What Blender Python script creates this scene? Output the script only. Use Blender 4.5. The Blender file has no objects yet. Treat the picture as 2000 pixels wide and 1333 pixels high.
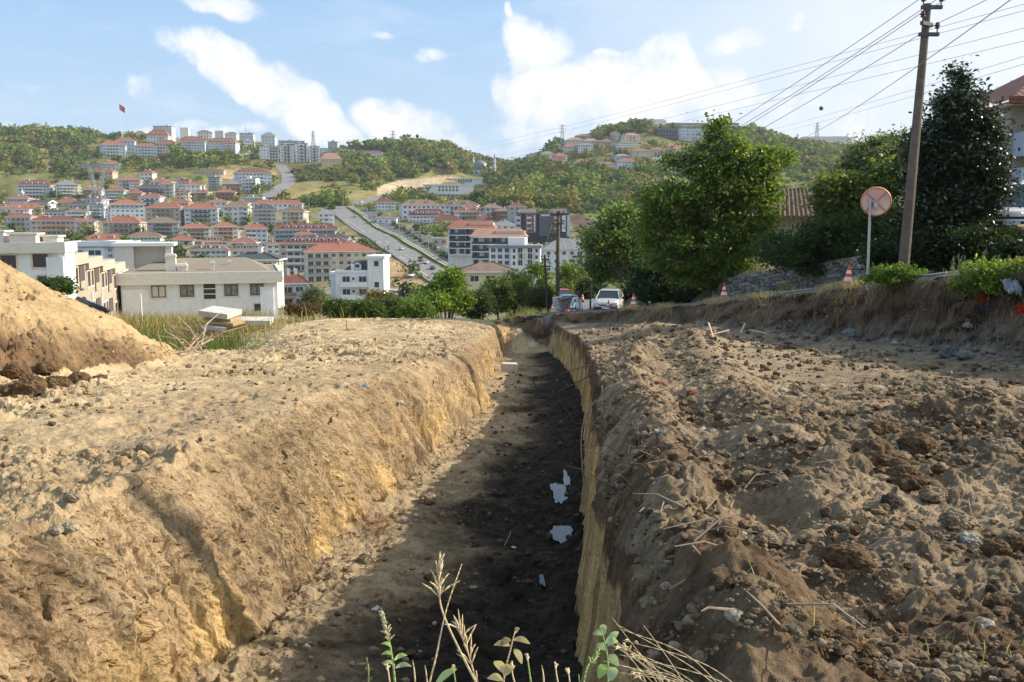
import bpy, math, random
import numpy as np
from mathutils import Vector, Matrix
R = math.radians
random.seed(7); rng = np.random.default_rng(7)
S = bpy.context.scene
# ---------------------------------------------------------------- camera
F = 1800.0; PITCH = math.atan(236.5/F)
cd = bpy.data.cameras.new('camera'); cam = bpy.data.objects.new('camera', cd)
S.collection.objects.link(cam); S.camera = cam
cd.sensor_width = 36.0; cd.lens = 36.0*F/2000.0
cd.clip_start = 0.1; cd.clip_end = 20000
cam.location = (0, 0, 0); cam.rotation_euler = (math.pi/2-PITCH, 0, 0)
SP, CP = math.sin(PITCH), math.cos(PITCH)
# ---------------------------------------------------------------- sun, sky, exposure
SUN_EL, SUN_AZ = R(29.5), R(76)           # azimuth clockwise from +Y (straight ahead)
sund = bpy.data.lights.new('sun', 'SUN'); sun = bpy.data.objects.new('sun', sund)
S.collection.objects.link(sun)
sund.energy = 5.0; sund.angle = R(0.5); sund.color = (1.0, .90, .76)
sv = Vector((math.sin(SUN_AZ)*math.cos(SUN_EL), math.cos(SUN_AZ)*math.cos(SUN_EL), math.sin(SUN_EL)))
sun.rotation_euler = sv.to_track_quat('Z', 'Y').to_euler()
S.view_settings.view_transform = 'Standard'; S.view_settings.look = 'None'
S.view_settings.exposure = 0.62; S.view_settings.gamma = 1.0; S.view_settings.use_curve_mapping = False
W = bpy.data.worlds.new('World'); S.world = W; W.use_nodes = True
nt = W.node_tree; nt.nodes.clear()
class NB:
    """tiny node-building helper"""
    def __init__(s, tree): s.t = tree
    def n(s, typ, **kw):
        x = s.t.nodes.new(typ)
        for k, v in kw.items():
            if k.startswith('_'): setattr(x, k[1:], v)
        return x
    def put(s, sock, v):
        if isinstance(v, bpy.types.NodeSocket): s.t.links.new(v, sock)
        elif v is not None: sock.default_value = v
    def math(s, op, a, b=None, c=None, clamp=False):
        x = s.t.nodes.new('ShaderNodeMath'); x.operation = op; x.use_clamp = clamp
        s.put(x.inputs[0], a)
        if b is not None: s.put(x.inputs[1], b)
        if c is not None: s.put(x.inputs[2], c)
        return x.outputs[0]
    def noise(s, vec, scale, detail=4, rough=.5, dim='3D', dist=0):
        x = s.t.nodes.new('ShaderNodeTexNoise'); x.noise_dimensions = dim
        s.put(x.inputs['Vector'], vec); s.put(x.inputs['Scale'], scale)
        x.inputs['Detail'].default_value = detail; x.inputs['Roughness'].default_value = rough
        x.inputs['Distortion'].default_value = dist
        return x.outputs['Fac']
    def ramp(s, fac, pts, interp='LINEAR'):
        x = s.t.nodes.new('ShaderNodeValToRGB'); x.color_ramp.interpolation = interp
        el = x.color_ramp.elements
        while len(el) < len(pts): el.new(.5)
        for e, (p, c) in zip(el, pts):
            e.position = p; e.color = (c, c, c, 1) if not isinstance(c, tuple) else tuple(c[:3])+(1,)
        s.put(x.inputs[0], fac); return x.outputs[0]
    def mix(s, fac, a, b, mode='MIX'):
        x = s.t.nodes.new('ShaderNodeMix'); x.data_type = 'RGBA'; x.blend_type = mode
        s.put(x.inputs[0], fac)
        for i, v in ((6, a), (7, b)):
            s.put(x.inputs[i], v if isinstance(v, bpy.types.NodeSocket) else tuple(v[:3])+(1,))
        return x.outputs[2]
    def sep(s, v):
        x = s.t.nodes.new('ShaderNodeSeparateXYZ'); s.put(x.inputs[0], v); return x.outputs
    def comb(s, a, b, c):
        x = s.t.nodes.new('ShaderNodeCombineXYZ'); s.put(x.inputs[0], a); s.put(x.inputs[1], b); s.put(x.inputs[2], c); return x.outputs[0]
    def bump(s, h, strength=.5, dist=.02, normal=None):
        x = s.t.nodes.new('ShaderNodeBump'); s.put(x.inputs['Height'], h)
        x.inputs['Strength'].default_value = strength; x.inputs['Distance'].default_value = dist
        if normal is not None: s.put(x.inputs['Normal'], normal)
        return x.outputs[0]
B = NB(nt)
sky = nt.nodes.new('ShaderNodeTexSky'); sky.sky_type = 'NISHITA'; sky.sun_disc = False
sky.sun_elevation = SUN_EL; sky.sun_rotation = SUN_AZ
sky.altitude = 100; sky.air_density = 1.0; sky.dust_density = 1.2; sky.ozone_density = 1.5
tc = nt.nodes.new('ShaderNodeTexCoord')
sx, sy, sz = B.sep(tc.outputs['Generated'])
ysafe = B.math('MAXIMUM', B.math('ABSOLUTE', sy), .05)
gx = B.math('DIVIDE', sx, ysafe); gz = B.math('DIVIDE', sz, ysafe)   # bearing and elevation as tangents
# clouds: blobs given as (bearing tangent, elevation tangent, half width, half height, weight, tilt)
def skyp(u, v):
    a = (u-1000)/F; b = (666.5-v)/F; d = CP+b*SP
    return a/d, (-SP+b*CP)/d
def cl(u, v, w, h, k, tilt=0): 
    x, z = skyp(u, v); return (x, z, 1.12*w/F, 1.15*h/F, k, tilt)
CL = [cl(400,125,110,48,1.0,-.25), cl(500,165,130,55,1.1,-.5), cl(620,215,110,55,1.1,-.6), cl(700,265,90,32,.9,-.4), cl(820,255,110,34,.85,-.3),
      cl(455,28,95,24,.5,-.15), cl(60,158,50,17,.55), cl(255,172,35,20,.55,-.4), cl(250,245,60,20,.7), cl(470,255,90,16,.6), cl(345,240,60,14,.5), cl(20,255,40,20,.5),
      cl(710,92,50,12,.42), cl(850,115,44,18,.40), cl(975,175,30,25,.7),
      cl(1055,95,75,75,1.2,-.3), cl(1090,190,130,75,1.2), cl(1240,190,120,90,1.1), cl(1265,115,55,45,.9), cl(1195,108,25,14,.8), cl(1330,200,110,55,1.0,-.3),
      cl(1440,78,80,30,.85,.3), cl(1590,44,36,16,.6), cl(1500,180,160,50,.6), cl(1130,255,220,40,.7), cl(1010,8,14,18,.8), cl(1400,290,300,40,.5), cl(1700,215,220,90,.5),
      cl(900,290,160,22,.5), cl(-300,120,200,80,1,.2), cl(2400,100,250,120,.9), cl(-500,260,250,30,.8)]
warpn = nt.nodes.new('ShaderNodeTexNoise'); warpn.inputs['Scale'].default_value = 7; warpn.inputs['Detail'].default_value = 4
vv = B.comb(gx, gz, 0); B.put(warpn.inputs['Vector'], vv)
wx, wz, _ = B.sep(warpn.outputs['Color'])
gxw = B.math('ADD', gx, B.math('MULTIPLY', B.math('SUBTRACT', wx, .5), .16))
gzw = B.math('ADD', gz, B.math('MULTIPLY', B.math('SUBTRACT', wz, .5), .09))
tot = None
for (cx, cz, w, h, k, t) in CL:
    dx = B.math('SUBTRACT', gxw, cx); dz = B.math('SUBTRACT', gzw, cz)
    dz = B.math('SUBTRACT', dz, B.math('MULTIPLY', dx, t))
    q = B.math('ADD', B.math('POWER', B.math('DIVIDE', dx, w), 2), B.math('POWER', B.math('DIVIDE', dz, h), 2))
    e = B.math('MULTIPLY', B.math('SUBTRACT', 1.0, q, clamp=True), k)
    tot = e if tot is None else B.math('MAXIMUM', tot, e)
puff = B.noise(vv, 15, 9, .66, dist=.35); puff2 = B.noise(vv, 5, 5, .6); fine = B.noise(vv, 60, 5, .65)
nn = B.math('ADD', B.math('MULTIPLY', B.math('SUBTRACT', puff, .5), 3.4), B.math('MULTIPLY', B.math('SUBTRACT', puff2, .5), 1.8))
dens = B.math('ADD', B.math('SUBTRACT', B.math('MULTIPLY', tot, 1.2), .02), nn)
mask = B.math('MULTIPLY', B.ramp(dens, [(0.0, 0.0), (.25, .30), (.6, .85), (.95, 1.0)]), B.ramp(tot, [(0.0, 0.0), (.38, 1.0)], 'EASE'))
shade = B.ramp(B.math('ADD', B.math('MULTIPLY', dens, .40), B.math('MULTIPLY', fine, .5)), [(.22, (5.7, 6.9, 8.4)), (.45, (7.0, 7.7, 8.5)), (.72, (8.9, 8.8, 8.8))])
grad = B.ramp(gz, [(0.0, (5.6, 7.0, 8.5)), (.09, (4.6, 6.4, 8.5)), (.24, (3.3, 5.5, 8.4))])
c0 = B.mix(.8, sky.outputs[0], grad)
veil = B.ramp(B.math('ADD', gx, B.math('MULTIPLY', B.math('SUBTRACT', puff2, .5), .35)), [(-.05, 0.0), (.12, .35), (.33, .85), (.6, 1.0)])   # thin milky cloud on the sun side
cir = nt.nodes.new('ShaderNodeMapping'); cir.inputs['Scale'].default_value = (2.2, 7.5, 1); cir.inputs['Rotation'].default_value = (0, 0, R(14)); B.put(cir.inputs[0], vv)
wisp = B.math('MULTIPLY', B.ramp(B.noise(cir.outputs[0], 2.4, 8, .68, dist=.6), [(.50, 0.0), (.78, .75)]), .8)
mask = B.math('MAXIMUM', mask, wisp)
mask = B.math('MULTIPLY', mask, B.ramp(sy, [(.0, 0.0), (.2, 1.0)]))
c0 = B.mix(B.math('MULTIPLY', veil, .93), c0, (8.0, 8.35, 8.6))
c1 = B.mix(B.math('MULTIPLY', mask, .95), c0, shade)
bg = nt.nodes.new('ShaderNodeBackground'); bg.inputs[1].default_value = 0.08
nt.links.new(c1, bg.inputs[0])
wo = nt.nodes.new('ShaderNodeOutputWorld'); nt.links.new(bg.outputs[0], wo.inputs[0])

# ---------------------------------------------------------------- geometry helpers
def tv(v):
    b = (666.5-v)/F; return (-SP+b*CP)/(CP+b*SP)
def P(u, v, y):
    """world point on the sight line of photo pixel (u, v) at depth y"""
    a = (u-1000)/F; b = (666.5-v)/F; d = CP+b*SP
    return Vector((a/d*y, y, (-SP+b*CP)/d*y))
def UV(x, y, z):
    yc = y*CP - z*SP; zc = y*SP + z*CP
    return 1000+F*x/yc, 666.5-F*zc/yc
def link(o, parent=None):
    S.collection.objects.link(o)
    if parent is not None: o.parent = parent
    return o
def tag(o, label=None, cat=None, group=None, kind=None):
    if label: o['label'] = label
    if cat: o['category'] = cat
    if group: o['group'] = group
    if kind: o['kind'] = kind
    return o
def empty(name, loc, rz=0):
    o = bpy.data.objects.new(name, None); o.location = loc; o.rotation_euler = (0, 0, rz); o.empty_display_size = .3
    return link(o)
def np_mesh(name, verts, faces, mats=(), matidx=None, smooth=False, col=None):
    """faces: (n,4) or (n,3) int array"""
    verts = np.asarray(verts, dtype=np.float32); faces = np.asarray(faces, dtype=np.int32)
    me = bpy.data.meshes.new(name); k = faces.shape[1]; nf = len(faces)
    me.vertices.add(len(verts)); me.vertices.foreach_set('co', verts.ravel())
    me.loops.add(nf*k); me.loops.foreach_set('vertex_index', faces.ravel())
    me.polygons.add(nf); me.polygons.foreach_set('loop_start', np.arange(0, nf*k, k, dtype=np.int32))
    me.polygons.foreach_set('loop_total', np.full(nf, k, dtype=np.int32))
    if matidx is not None: me.polygons.foreach_set('material_index', np.asarray(matidx, dtype=np.int32))
    me.polygons.foreach_set('use_smooth', np.full(nf, smooth, dtype=bool))
    for m in mats: me.materials.append(m)
    if col is not None:
        c = np.ones((len(verts), 4), dtype=np.float32); c[:, :3] = col
        a = me.color_attributes.new('Col', 'FLOAT_COLOR', 'POINT'); a.data.foreach_set('color', c.ravel())
    me.update(calc_edges=True); me.validate()
    return me
def grid_faces(nr, nc):
    i = np.arange(nr*nc).reshape(nr, nc)
    return np.stack([i[:-1, :-1], i[:-1, 1:], i[1:, 1:], i[1:, :-1]], -1).reshape(-1, 4)
def sstep(a, b, x):
    t = np.clip((x-a)/(b-a), 0, 1); return t*t*(3-2*t)
def _h(ix, iy, iz, s):
    n = (ix.astype(np.int64)*374761393 + iy.astype(np.int64)*668265263 + iz.astype(np.int64)*2147483647 + s*1274126177) & 0xffffffff
    n = ((n ^ (n >> 13))*1274126177) & 0xffffffff
    n = ((n ^ (n >> 16))*2246822519) & 0xffffffff
    return ((n ^ (n >> 15)) & 0xffffff)/float(0xffffff)
def vn(x, y, z=None, s=0):
    """value noise 2D/3D in -1..1"""
    x0 = np.floor(x); y0 = np.floor(y); fx = x-x0; fy = y-y0
    fx = fx*fx*fx*(fx*(fx*6-15)+10); fy = fy*fy*fy*(fy*(fy*6-15)+10)
    if z is None:
        zz = np.zeros_like(x0)
        a = _h(x0, y0, zz, s); b = _h(x0+1, y0, zz, s); c = _h(x0, y0+1, zz, s); d = _h(x0+1, y0+1, zz, s)
        return ((a*(1-fx)+b*fx)*(1-fy)+(c*(1-fx)+d*fx)*fy)*2-1
    z0 = np.floor(z); fz = z-z0; fz = fz*fz*(3-2*fz); r = 0
    for k, wz_ in ((0, 1-fz), (1, fz)):
        a = _h(x0, y0, z0+k, s); b = _h(x0+1, y0, z0+k, s); c = _h(x0, y0+1, z0+k, s); d = _h(x0+1, y0+1, z0+k, s)
        r = r + wz_*((a*(1-fx)+b*fx)*(1-fy)+(c*(1-fx)+d*fx)*fy)
    return r*2-1
def fbm(x, y, z=None, o=4, s=0, g=.5):
    r = 0; a = 1; t = 0
    for i in range(o):
        k = 2.03**i
        r = r + a*vn(x*k+i*17.3, y*k+i*9.1, None if z is None else z*k+i*3.7, s+i); t += a; a *= g
    return r/t
def clods(x, y, cell, s=0, dens=.6):
    """rounded lumps on a jittered lattice, height in units of cell"""
    gx_, gy_ = x/cell, y/cell; ix, iy = np.floor(gx_), np.floor(gy_); best = np.zeros_like(x)
    z0 = np.zeros_like(ix)
    for dx in (-1, 0, 1):
        for dy in (-1, 0, 1):
            cx, cy = ix+dx, iy+dy
            px = cx+.5+(_h(cx, cy, z0, s+1)-.5)*.9; py = cy+.5+(_h(cx, cy, z0, s+2)-.5)*.9
            rr = (.18+.42*_h(cx, cy, z0, s+3))*(_h(cx, cy, z0, s+4) < dens)
            ang = _h(cx, cy, z0, s+5)*6.28; ca, sa = np.cos(ang), np.sin(ang)
            ux, uy = gx_-px, gy_-py; a = (ux*ca+uy*sa); b = (-ux*sa+uy*ca)*1.5
            d2 = a*a+b*b
            best = np.maximum(best, np.sqrt(np.maximum(0, rr*rr-d2))*.9)
    return best
# ---------------------------------------------------------------- materials
MATS = {}
def mat(name, col, rough=.8, var=.0, vscale=3.0, spec=.3, metal=0.0, bump=0.0, bscale=20, bdist=.02, coords='Object', col2=None, trans=0, emit=None, alpha=None):
    if name in MATS: return MATS[name]
    m = bpy.data.materials.new(name); m.use_nodes = True; t = m.node_tree; b = NB(t)
    p = t.nodes['Principled BSDF']; p.inputs['Roughness'].default_value = rough
    p.inputs['Specular IOR Level'].default_value = spec; p.inputs['Metallic'].default_value = metal
    c = t.nodes.new('ShaderNodeTexCoord').outputs[coords]
    if var > 0 or col2:
        f = b.noise(c, vscale, 5, .6)
        lo = tuple(x*(1-var) for x in col[:3]); hi = col2 if col2 else tuple(min(1, x*(1+var)) for x in col[:3])
        b.put(p.inputs['Base Color'], b.ramp(f, [(.33, lo), (.67, hi)]))
    else: p.inputs['Base Color'].default_value = tuple(col[:3])+(1,)
    if bump > 0:
        b.put(p.inputs['Normal'], b.bump(b.noise(c, bscale, 5, .6), bump, bdist))
    if emit: p.inputs['Emission Color'].default_value = tuple(emit)+(1,); p.inputs['Emission Strength'].default_value = 1
    MATS[name] = m; return m
# ================================================================ NEAR TERRAIN
IL = lambda y, pts: np.interp(y, [p[0] for p in pts], [p[1] for p in pts])
XL_RIM = [(1.5,-4.1),(5,-3.6),(7,-3.15),(9,-3.2),(12.8,-3.2),(17,-2.75),(20,-2.3),(22.5,-1.9),(24.5,-1.5),(26,-1.5),(28,-1.85),(31,-1.6),(36,-1.35),(44,-1.1),(52,-1.0)]
XL_FLR = [(1.5,-2.2),(7,-2.45),(9,-2.25),(11,-2.15),(14,-1.9),(17,-1.6),(20,-1.35),(22.5,-1.0),(24.5,-.75),(26,-.8),(28,-1.2),(36,-.75),(44,-.55),(52,-.3)]
XR_RIM = [(1.5,.60),(3.6,.62),(5,.68),(7,.78),(9,.93),(13,1.28),(17,1.66),(22,2.0),(27,2.3),(36,2.5),(44,2.55),(52,2.3)]
XR_FLR = [(1.5,.36),(5,.42),(7,.52),(9,.66),(13,1.02),(17,1.34),(22,1.75),(27,2.05),(36,2.25),(44,2.2),(52,1.8)]
XC = [(0,13.2),(10,13.0),(18,12.5),(22,12.0),(27,11.2),(32,10.2),(38,8.9),(43,7.3),(47,5.5),(50,3.6),(52,1.5),(53.5,-.5),(55,-3),(56,-9),(60,-40)]
def road_z(x, y):
    xx = np.where(x > 8, .12*(x-8), .05*(x-8))
    z = .9-.113*y+xx
    z = np.where(y > 72, .9-.113*72-.055*(y-72)+xx*np.clip((110-y)/38, .3, 1), z)
    return z
def lodist(x, y, pl):
    """distance and parameter to a polyline"""
    best = np.full(x.shape, 1e9); tt = np.zeros(x.shape)
    L = 0
    for (x0, y0), (x1, y1) in zip(pl[:-1], pl[1:]):
        dx, dy = x1-x0, y1-y0; l2 = dx*dx+dy*dy
        t = np.clip(((x-x0)*dx+(y-y0)*dy)/l2, 0, 1)
        d = np.hypot(x-x0-t*dx, y-y0-t*dy); m = d < best
        best = np.where(m, d, best); tt = np.where(m, L+t*math.sqrt(l2), tt); L += math.sqrt(l2)
    return best, tt
def plane_z(x, y):
    return -1.5-.083*y
def G(u, v):
    """ground point of the undisturbed slope under photo pixel"""
    t = tv(v); y = 1.5/(-t-.083); p = P(u, v, y); return (p.x, p.y)
RIDGE_A = [G(1440,1320), G(1390,1200), G(1320,1060), G(1275,960), G(1262,900), G(1250,840), G(1230,760), G(1240,700), G(1300,655)]
RIDGE_B = [G(1700,1060), G(1600,960), G(1500,870), G(1440,790), G(1390,720), G(1350,672)]
PILE_S = .62
def masks(x, y):
    m = {}
    wob = fbm(x*.9, y*.9, o=3, s=11)*.25 + fbm(x*4, y*4, o=3, s=12)*.05
    rib = fbm(x*0+3.1, y*2.6, o=4, s=13)*.34*np.clip(1.3-y/60, .3, 1)
    xl, xlf = IL(y, XL_RIM)+wob*.5+rib*.25, IL(y, XL_FLR)+rib*.8
    rr = fbm(x*0+1.7, y*3.5, o=4, s=14)
    xr, xrf = IL(y, XR_RIM)+rr*.16+wob*.2, IL(y, XR_FLR)+rr*.06
    m['xl'], m['xlf'], m['xr'], m['xrf'] = xl, xlf, xr, xrf
    tl = np.clip((x-xl)/np.maximum(xlf-xl, .15), 0, 1)
    tr = np.clip((xr-x)/np.maximum(xr-xrf, .06), 0, 1)
    # left face: rounded brow, then steep; right face: upright
    steep = IL(y, [(3,1.35),(8,1.55),(12,1.9),(18,2.3),(24,2.4),(40,2.2),(52,1.6)])
    fl = np.where(tl < 1, tl**steep, 1)
    fr = sstep(0, 1, tr)**.8
    end = 1-sstep(49, 52.5, y+wob*2)
    m['trench'] = fl*fr*end
    m['tl'], m['tr'], m['end'] = tl, tr, end
    xc = IL(y, XC); sl = np.gradient(np.array([p[1] for p in XC]), np.array([p[0] for p in XC]))
    sl = np.interp(y, [p[0] for p in XC], sl)
    d = (x-xc)/np.sqrt(1+sl*sl) + fbm(x*.7, y*.7, o=4, s=15)*.35
    m['dbank'] = d
    m['bank'] = sstep(-1.35, 0.05, d)**1.25
    return m
def pile_z(x, y):
    a = -8.0-.02*(y-17)+fbm(x*.25, y*.25, o=3, s=16)*.5
    base = plane_z(x, y)
    front = PILE_S*(a-x)
    yb = 21.6+(x+11.8)*.30
    back = front+.0-np.maximum(0, y-yb)*(.75+.62*.3)
    near = np.maximum(0, 12.5-y)*.4
    return np.maximum(0, np.minimum(back, 6.5)-near)
def near_h(x, y, detail=True):
    m = masks(x, y)
    z = plane_z(x, y)+fbm(x*.16, y*.16, o=3, s=20)*.16
    # left plateau: a gully with weeds beyond the heap
    gd, _ = lodist(x, y, [(-9.3,26.5),(-11,33),(-13.5,40),(-18,46)])
    gul = np.exp(-(gd/2.6)**2)*.95
    z = z-gul*sstep(24, 28, y)
    dA, _ = lodist(x, y, RIDGE_A); dB, _ = lodist(x, y, RIDGE_B)
    z = z+(.30+.22*sstep(14, 9, y))*np.exp(-(dA/.40)**2)*sstep(2, 4, y)*sstep(32, 24, y)+.30*np.exp(-(dB/.55)**2)
    z = z-.22*np.exp(-(((x-2.1)/.7)**2+((y-6.0)/1.6)**2))
    z = z+.40*np.exp(-(((x-4.9)/2.4)**2+((y-34)/5)**2))+.35*np.exp(-(((x-5.7)/.8)**2+((y-11.0)/.7)**2))
    z = z+.25*np.exp(-(((x-5.6)/1.6)**2+((y-30)/5)**2))
    pz = pile_z(x, y); m['pile'] = sstep(.03, .25, pz); z = z+pz
    z = z-.36*np.exp(-(np.maximum(0, x-m['xr'])/.5)**2)*(x > -1)*sstep(15, 8, y)
    z = z+.36*np.exp(-((y-47.5)/5.5)**2)*sstep(-13, -9, x)*sstep(.5, -2.5, x)
    # road level and bank
    rz = road_z(x, y)
    dw, _ = lodist(x, y, WALL); 
    side = wall_side(x, y)
    garden = np.where(side > 0, np.minimum(1.0+.22*dw, 3.2)+fbm(x*.3, y*.3, o=3, s=21)*.4, 0)*sstep(18, 24, y)
    m['garden'] = (side > 0)*1.0
    up = rz+garden+fbm(x*1.1, y*1.1, o=3, s=22)*.03
    b = m['bank']; m['road'] = (b > .97)*(side <= 0)
    hi = np.maximum(up, z+.0)
    hi = np.where(y > 50, rz+garden, hi)
    z = z*(1-b)+hi*b
    # talus at the foot of the bank
    z = z+.45*np.exp(-((m['dbank']+1.7)/.8)**2)*sstep(16, 24, y)*(1-sstep(44, 50, y))*(.6+.6*fbm(x*.5, y*.5, o=2, s=23))
    # crest of the plateau: the ground falls away beyond it on the valley side
    drop = np.maximum(0, y-49.5-fbm(x*.3, y*.3, o=2, s=24)*1.2)*sstep(1, -4, x)*.16
    drop = drop+np.maximum(0, y-60)*sstep(9, -3, x)*.03
    z = z-np.minimum(drop, 5)
    fz = -3.12-.0835*y+fbm(x*.6, y*.6, o=4, s=25)*.10+.10*sstep(0, 1.6, np.abs(x-IL(y, [(5,-.6),(20,.2),(50,.8)])))
    fz = fz-.14*np.exp(-((x-(IL(y, XR_FLR)-.45))/.35)**2)*sstep(14, 9, y)
    t = m['trench']
    z = z*(1-t)+fz*t
    m['flr'] = sstep(.93, .995, t)
    m['dA'] = dA; m['dB'] = dB
    return z, m
WALL = [(8.6,70),(10.2,58),(11.7,50),(13.5,44),(14.8,38),(16.2,31),(17.4,24),(18.5,14)]
def wall_side(x, y):
    xw = IL(y, sorted([(b, a) for a, b in WALL])); xw = np.where(y > 70, 8.6+(y-70)*.02, xw)
    return np.sign(x-xw)

# ================================================================ FAR TERRAIN (rows: depth; columns: bearing)
YS = [60, 75, 90, 130, 200, 280, 350, 375, 420, 460, 520, 600, 700, 800, 900, 1000, 1100, 1200, 1300, 1450, 1700, 2200, 3200, 5000]
L0 = [662,640,626,612,597,588,579,562,530,500,470,440]           # shared: valley side up to 600 m
COLS = {
 -500: L0[:]+[410,385,360,335,310,290,275,272,285,320,360,400],
 0:    L0[:]+[400,374,346,320,300,282,268,266,280,320,360,400],
 200:  L0[:]+[400,374,350,326,306,286,272,268,285,320,360,400],
 300:  L0[:]+[400,374,348,325,308,292,276,270,285,320,360,400],
 400:  L0[:]+[400,370,345,325,305,290,278,272,290,320,360,400],
 500:  L0[:]+[402,376,358,338,316,296,282,275,290,320,360,400],
 600:  L0[:]+[405,388,370,350,328,304,292,290,310,330,360,400],
 700:  L0[:]+[405,390,374,352,330,312,300,296,310,330,360,400],
 760:  L0[:]+[404,392,384,366,340,312,296,290,310,330,360,400],
 820:  L0[:]+[406,396,388,376,345,315,295,284,310,330,360,400],
 880:  L0[:]+[410,398,390,385,355,325,305,296,315,340,360,400],
 930:  L0[:]+[412,402,394,386,366,348,344,322,318,335,360,400],
 990:  L0[:]+[414,404,396,388,368,350,342,340,330,325,360,400],
 1040: L0[:]+[415,392,372,352,335,322,315,310,320,330,360,400],
 1100: L0[:]+[418,385,362,342,322,300,286,285,300,330,360,400],
 1180: L0[:]+[420,385,358,334,308,286,266,262,280,310,350,400],
 1250: L0[:]+[420,385,355,328,300,276,255,252,270,310,350,400],
 1350: L0[:]+[420,385,355,330,302,278,262,256,272,310,350,400],
 1450: L0[:]+[425,392,362,338,312,290,272,262,278,305,350,400],
 1550: L0[:]+[430,400,375,352,330,312,300,292,290,295,285,400],
 1650: L0[:]+[430,405,380,360,340,325,315,308,300,290,278,400],
 2000: L0[:]+[430,410,390,370,350,335,322,315,305,295,285,400],
 2600: L0[:]+[430,410,390,370,350,335,322,315,305,295,285,400]}
# the lane keeps higher on the right-hand side of the valley
RGT = [640,618,596,574,586,582,570,556,528,500,470,440]
for c in (1180, 1250, 1350, 1450, 1550, 1650, 2000, 2600): COLS[c][:12] = RGT
COLS[1100][:12] = [640,612,590,577,586,582,572,556,528,500,470,440]
COLS[1040][:12] = [642,622,606,596,592,584,573,558,529,500,470,440]
for c in (-500, 0, 200, 300): COLS[c][12-4:12] = [528,498,468,436]
CK = sorted(COLS); CT = np.array([[tv(v) for v in COLS[c]] for c in CK])
def hermite_rows(y):
    return y
def far_z(x, y):
    u = 1000+F*CP*x/np.maximum(y, 1)            # bearing in photo columns (approx)
    ly = np.log(np.array(YS)); q = np.log(np.clip(y, YS[0], YS[-1]))
    j = np.clip(np.searchsorted(ly, q)-1, 0, len(YS)-2); fy = (q-ly[j])/(ly[j+1]-ly[j])
    ck = np.array(CK, float); i = np.clip(np.searchsorted(ck, u)-1, 0, len(CK)-2); fx = np.clip((u-ck[i])/(ck[i+1]-ck[i]), 0, 1)
    fx = fx*fx*(3-2*fx)
    t = (CT[i, j]*(1-fx)+CT[i+1, j]*fx)*(1-fy)+(CT[i, j+1]*(1-fx)+CT[i+1, j+1]*fx)*fy
    z = t*y
    z = z+fbm(x*.012, y*.012, o=4, s=40)*np.clip((y-500)*.02, 0, 9)*(y < 1250)+fbm(x*.03, y*.03, o=3, s=41)*np.clip((y-120)*.004, 0, 1.2)
    return z
def ground(x, y):
    x = np.atleast_1d(np.asarray(x, float)); y = np.atleast_1d(np.asarray(y, float))
    b = sstep(66, 92, y)
    zn = np.zeros_like(x); k = b < 1
    if k.any(): zn[k] = near_h(x[k], y[k])[0]
    zf = far_z(x, y)
    lane = 1-sstep(4, 10, np.abs(x-lane_x(y)))
    zf = zf*(1-lane*(y < 135))+np.where(y < 135, road_z(x, y)*lane, 0)
    return zn*(1-b)+zf*b
def lane_x(y): return IL(y, [(40,9.5),(60,6.5),(75,6.7),(100,8.2),(125,9.5),(135,10)])
def gz1(x, y): return float(ground([x], [y])[0])
def hit(u, v, y0=20, y1=3500):
    """depth at which the sight line of a photo pixel meets the ground"""
    ys = np.exp(np.linspace(math.log(y0), math.log(y1), 900)); t = tv(v); a = (u-1000)/F/(CP+(666.5-v)/F*SP)
    d = ground(a*ys, ys)-t*ys
    k = np.argmax(d > 0)
    return float(ys[k]) if d[k] > 0 else float(ys[-1])

def voro(x, y, s):
    ix, iy = np.floor(x), np.floor(y); f1 = np.full(x.shape, 9.); f2 = np.full(x.shape, 9.); idv = np.zeros(x.shape); z0 = np.zeros_like(ix)
    for dx in (-1, 0, 1):
        for dy in (-1, 0, 1):
            cx, cy = ix+dx, iy+dy; d = np.hypot(x-cx-.5-(_h(cx, cy, z0, s)-.5)*.85, y-cy-.5-(_h(cx, cy, z0, s+1)-.5)*.85)
            n = d < f1; f2 = np.where(n, f1, np.minimum(f2, d)); idv = np.where(n, _h(cx, cy, z0, s+2), idv); f1 = np.where(n, d, f1)
    return f1, f2, idv
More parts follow.
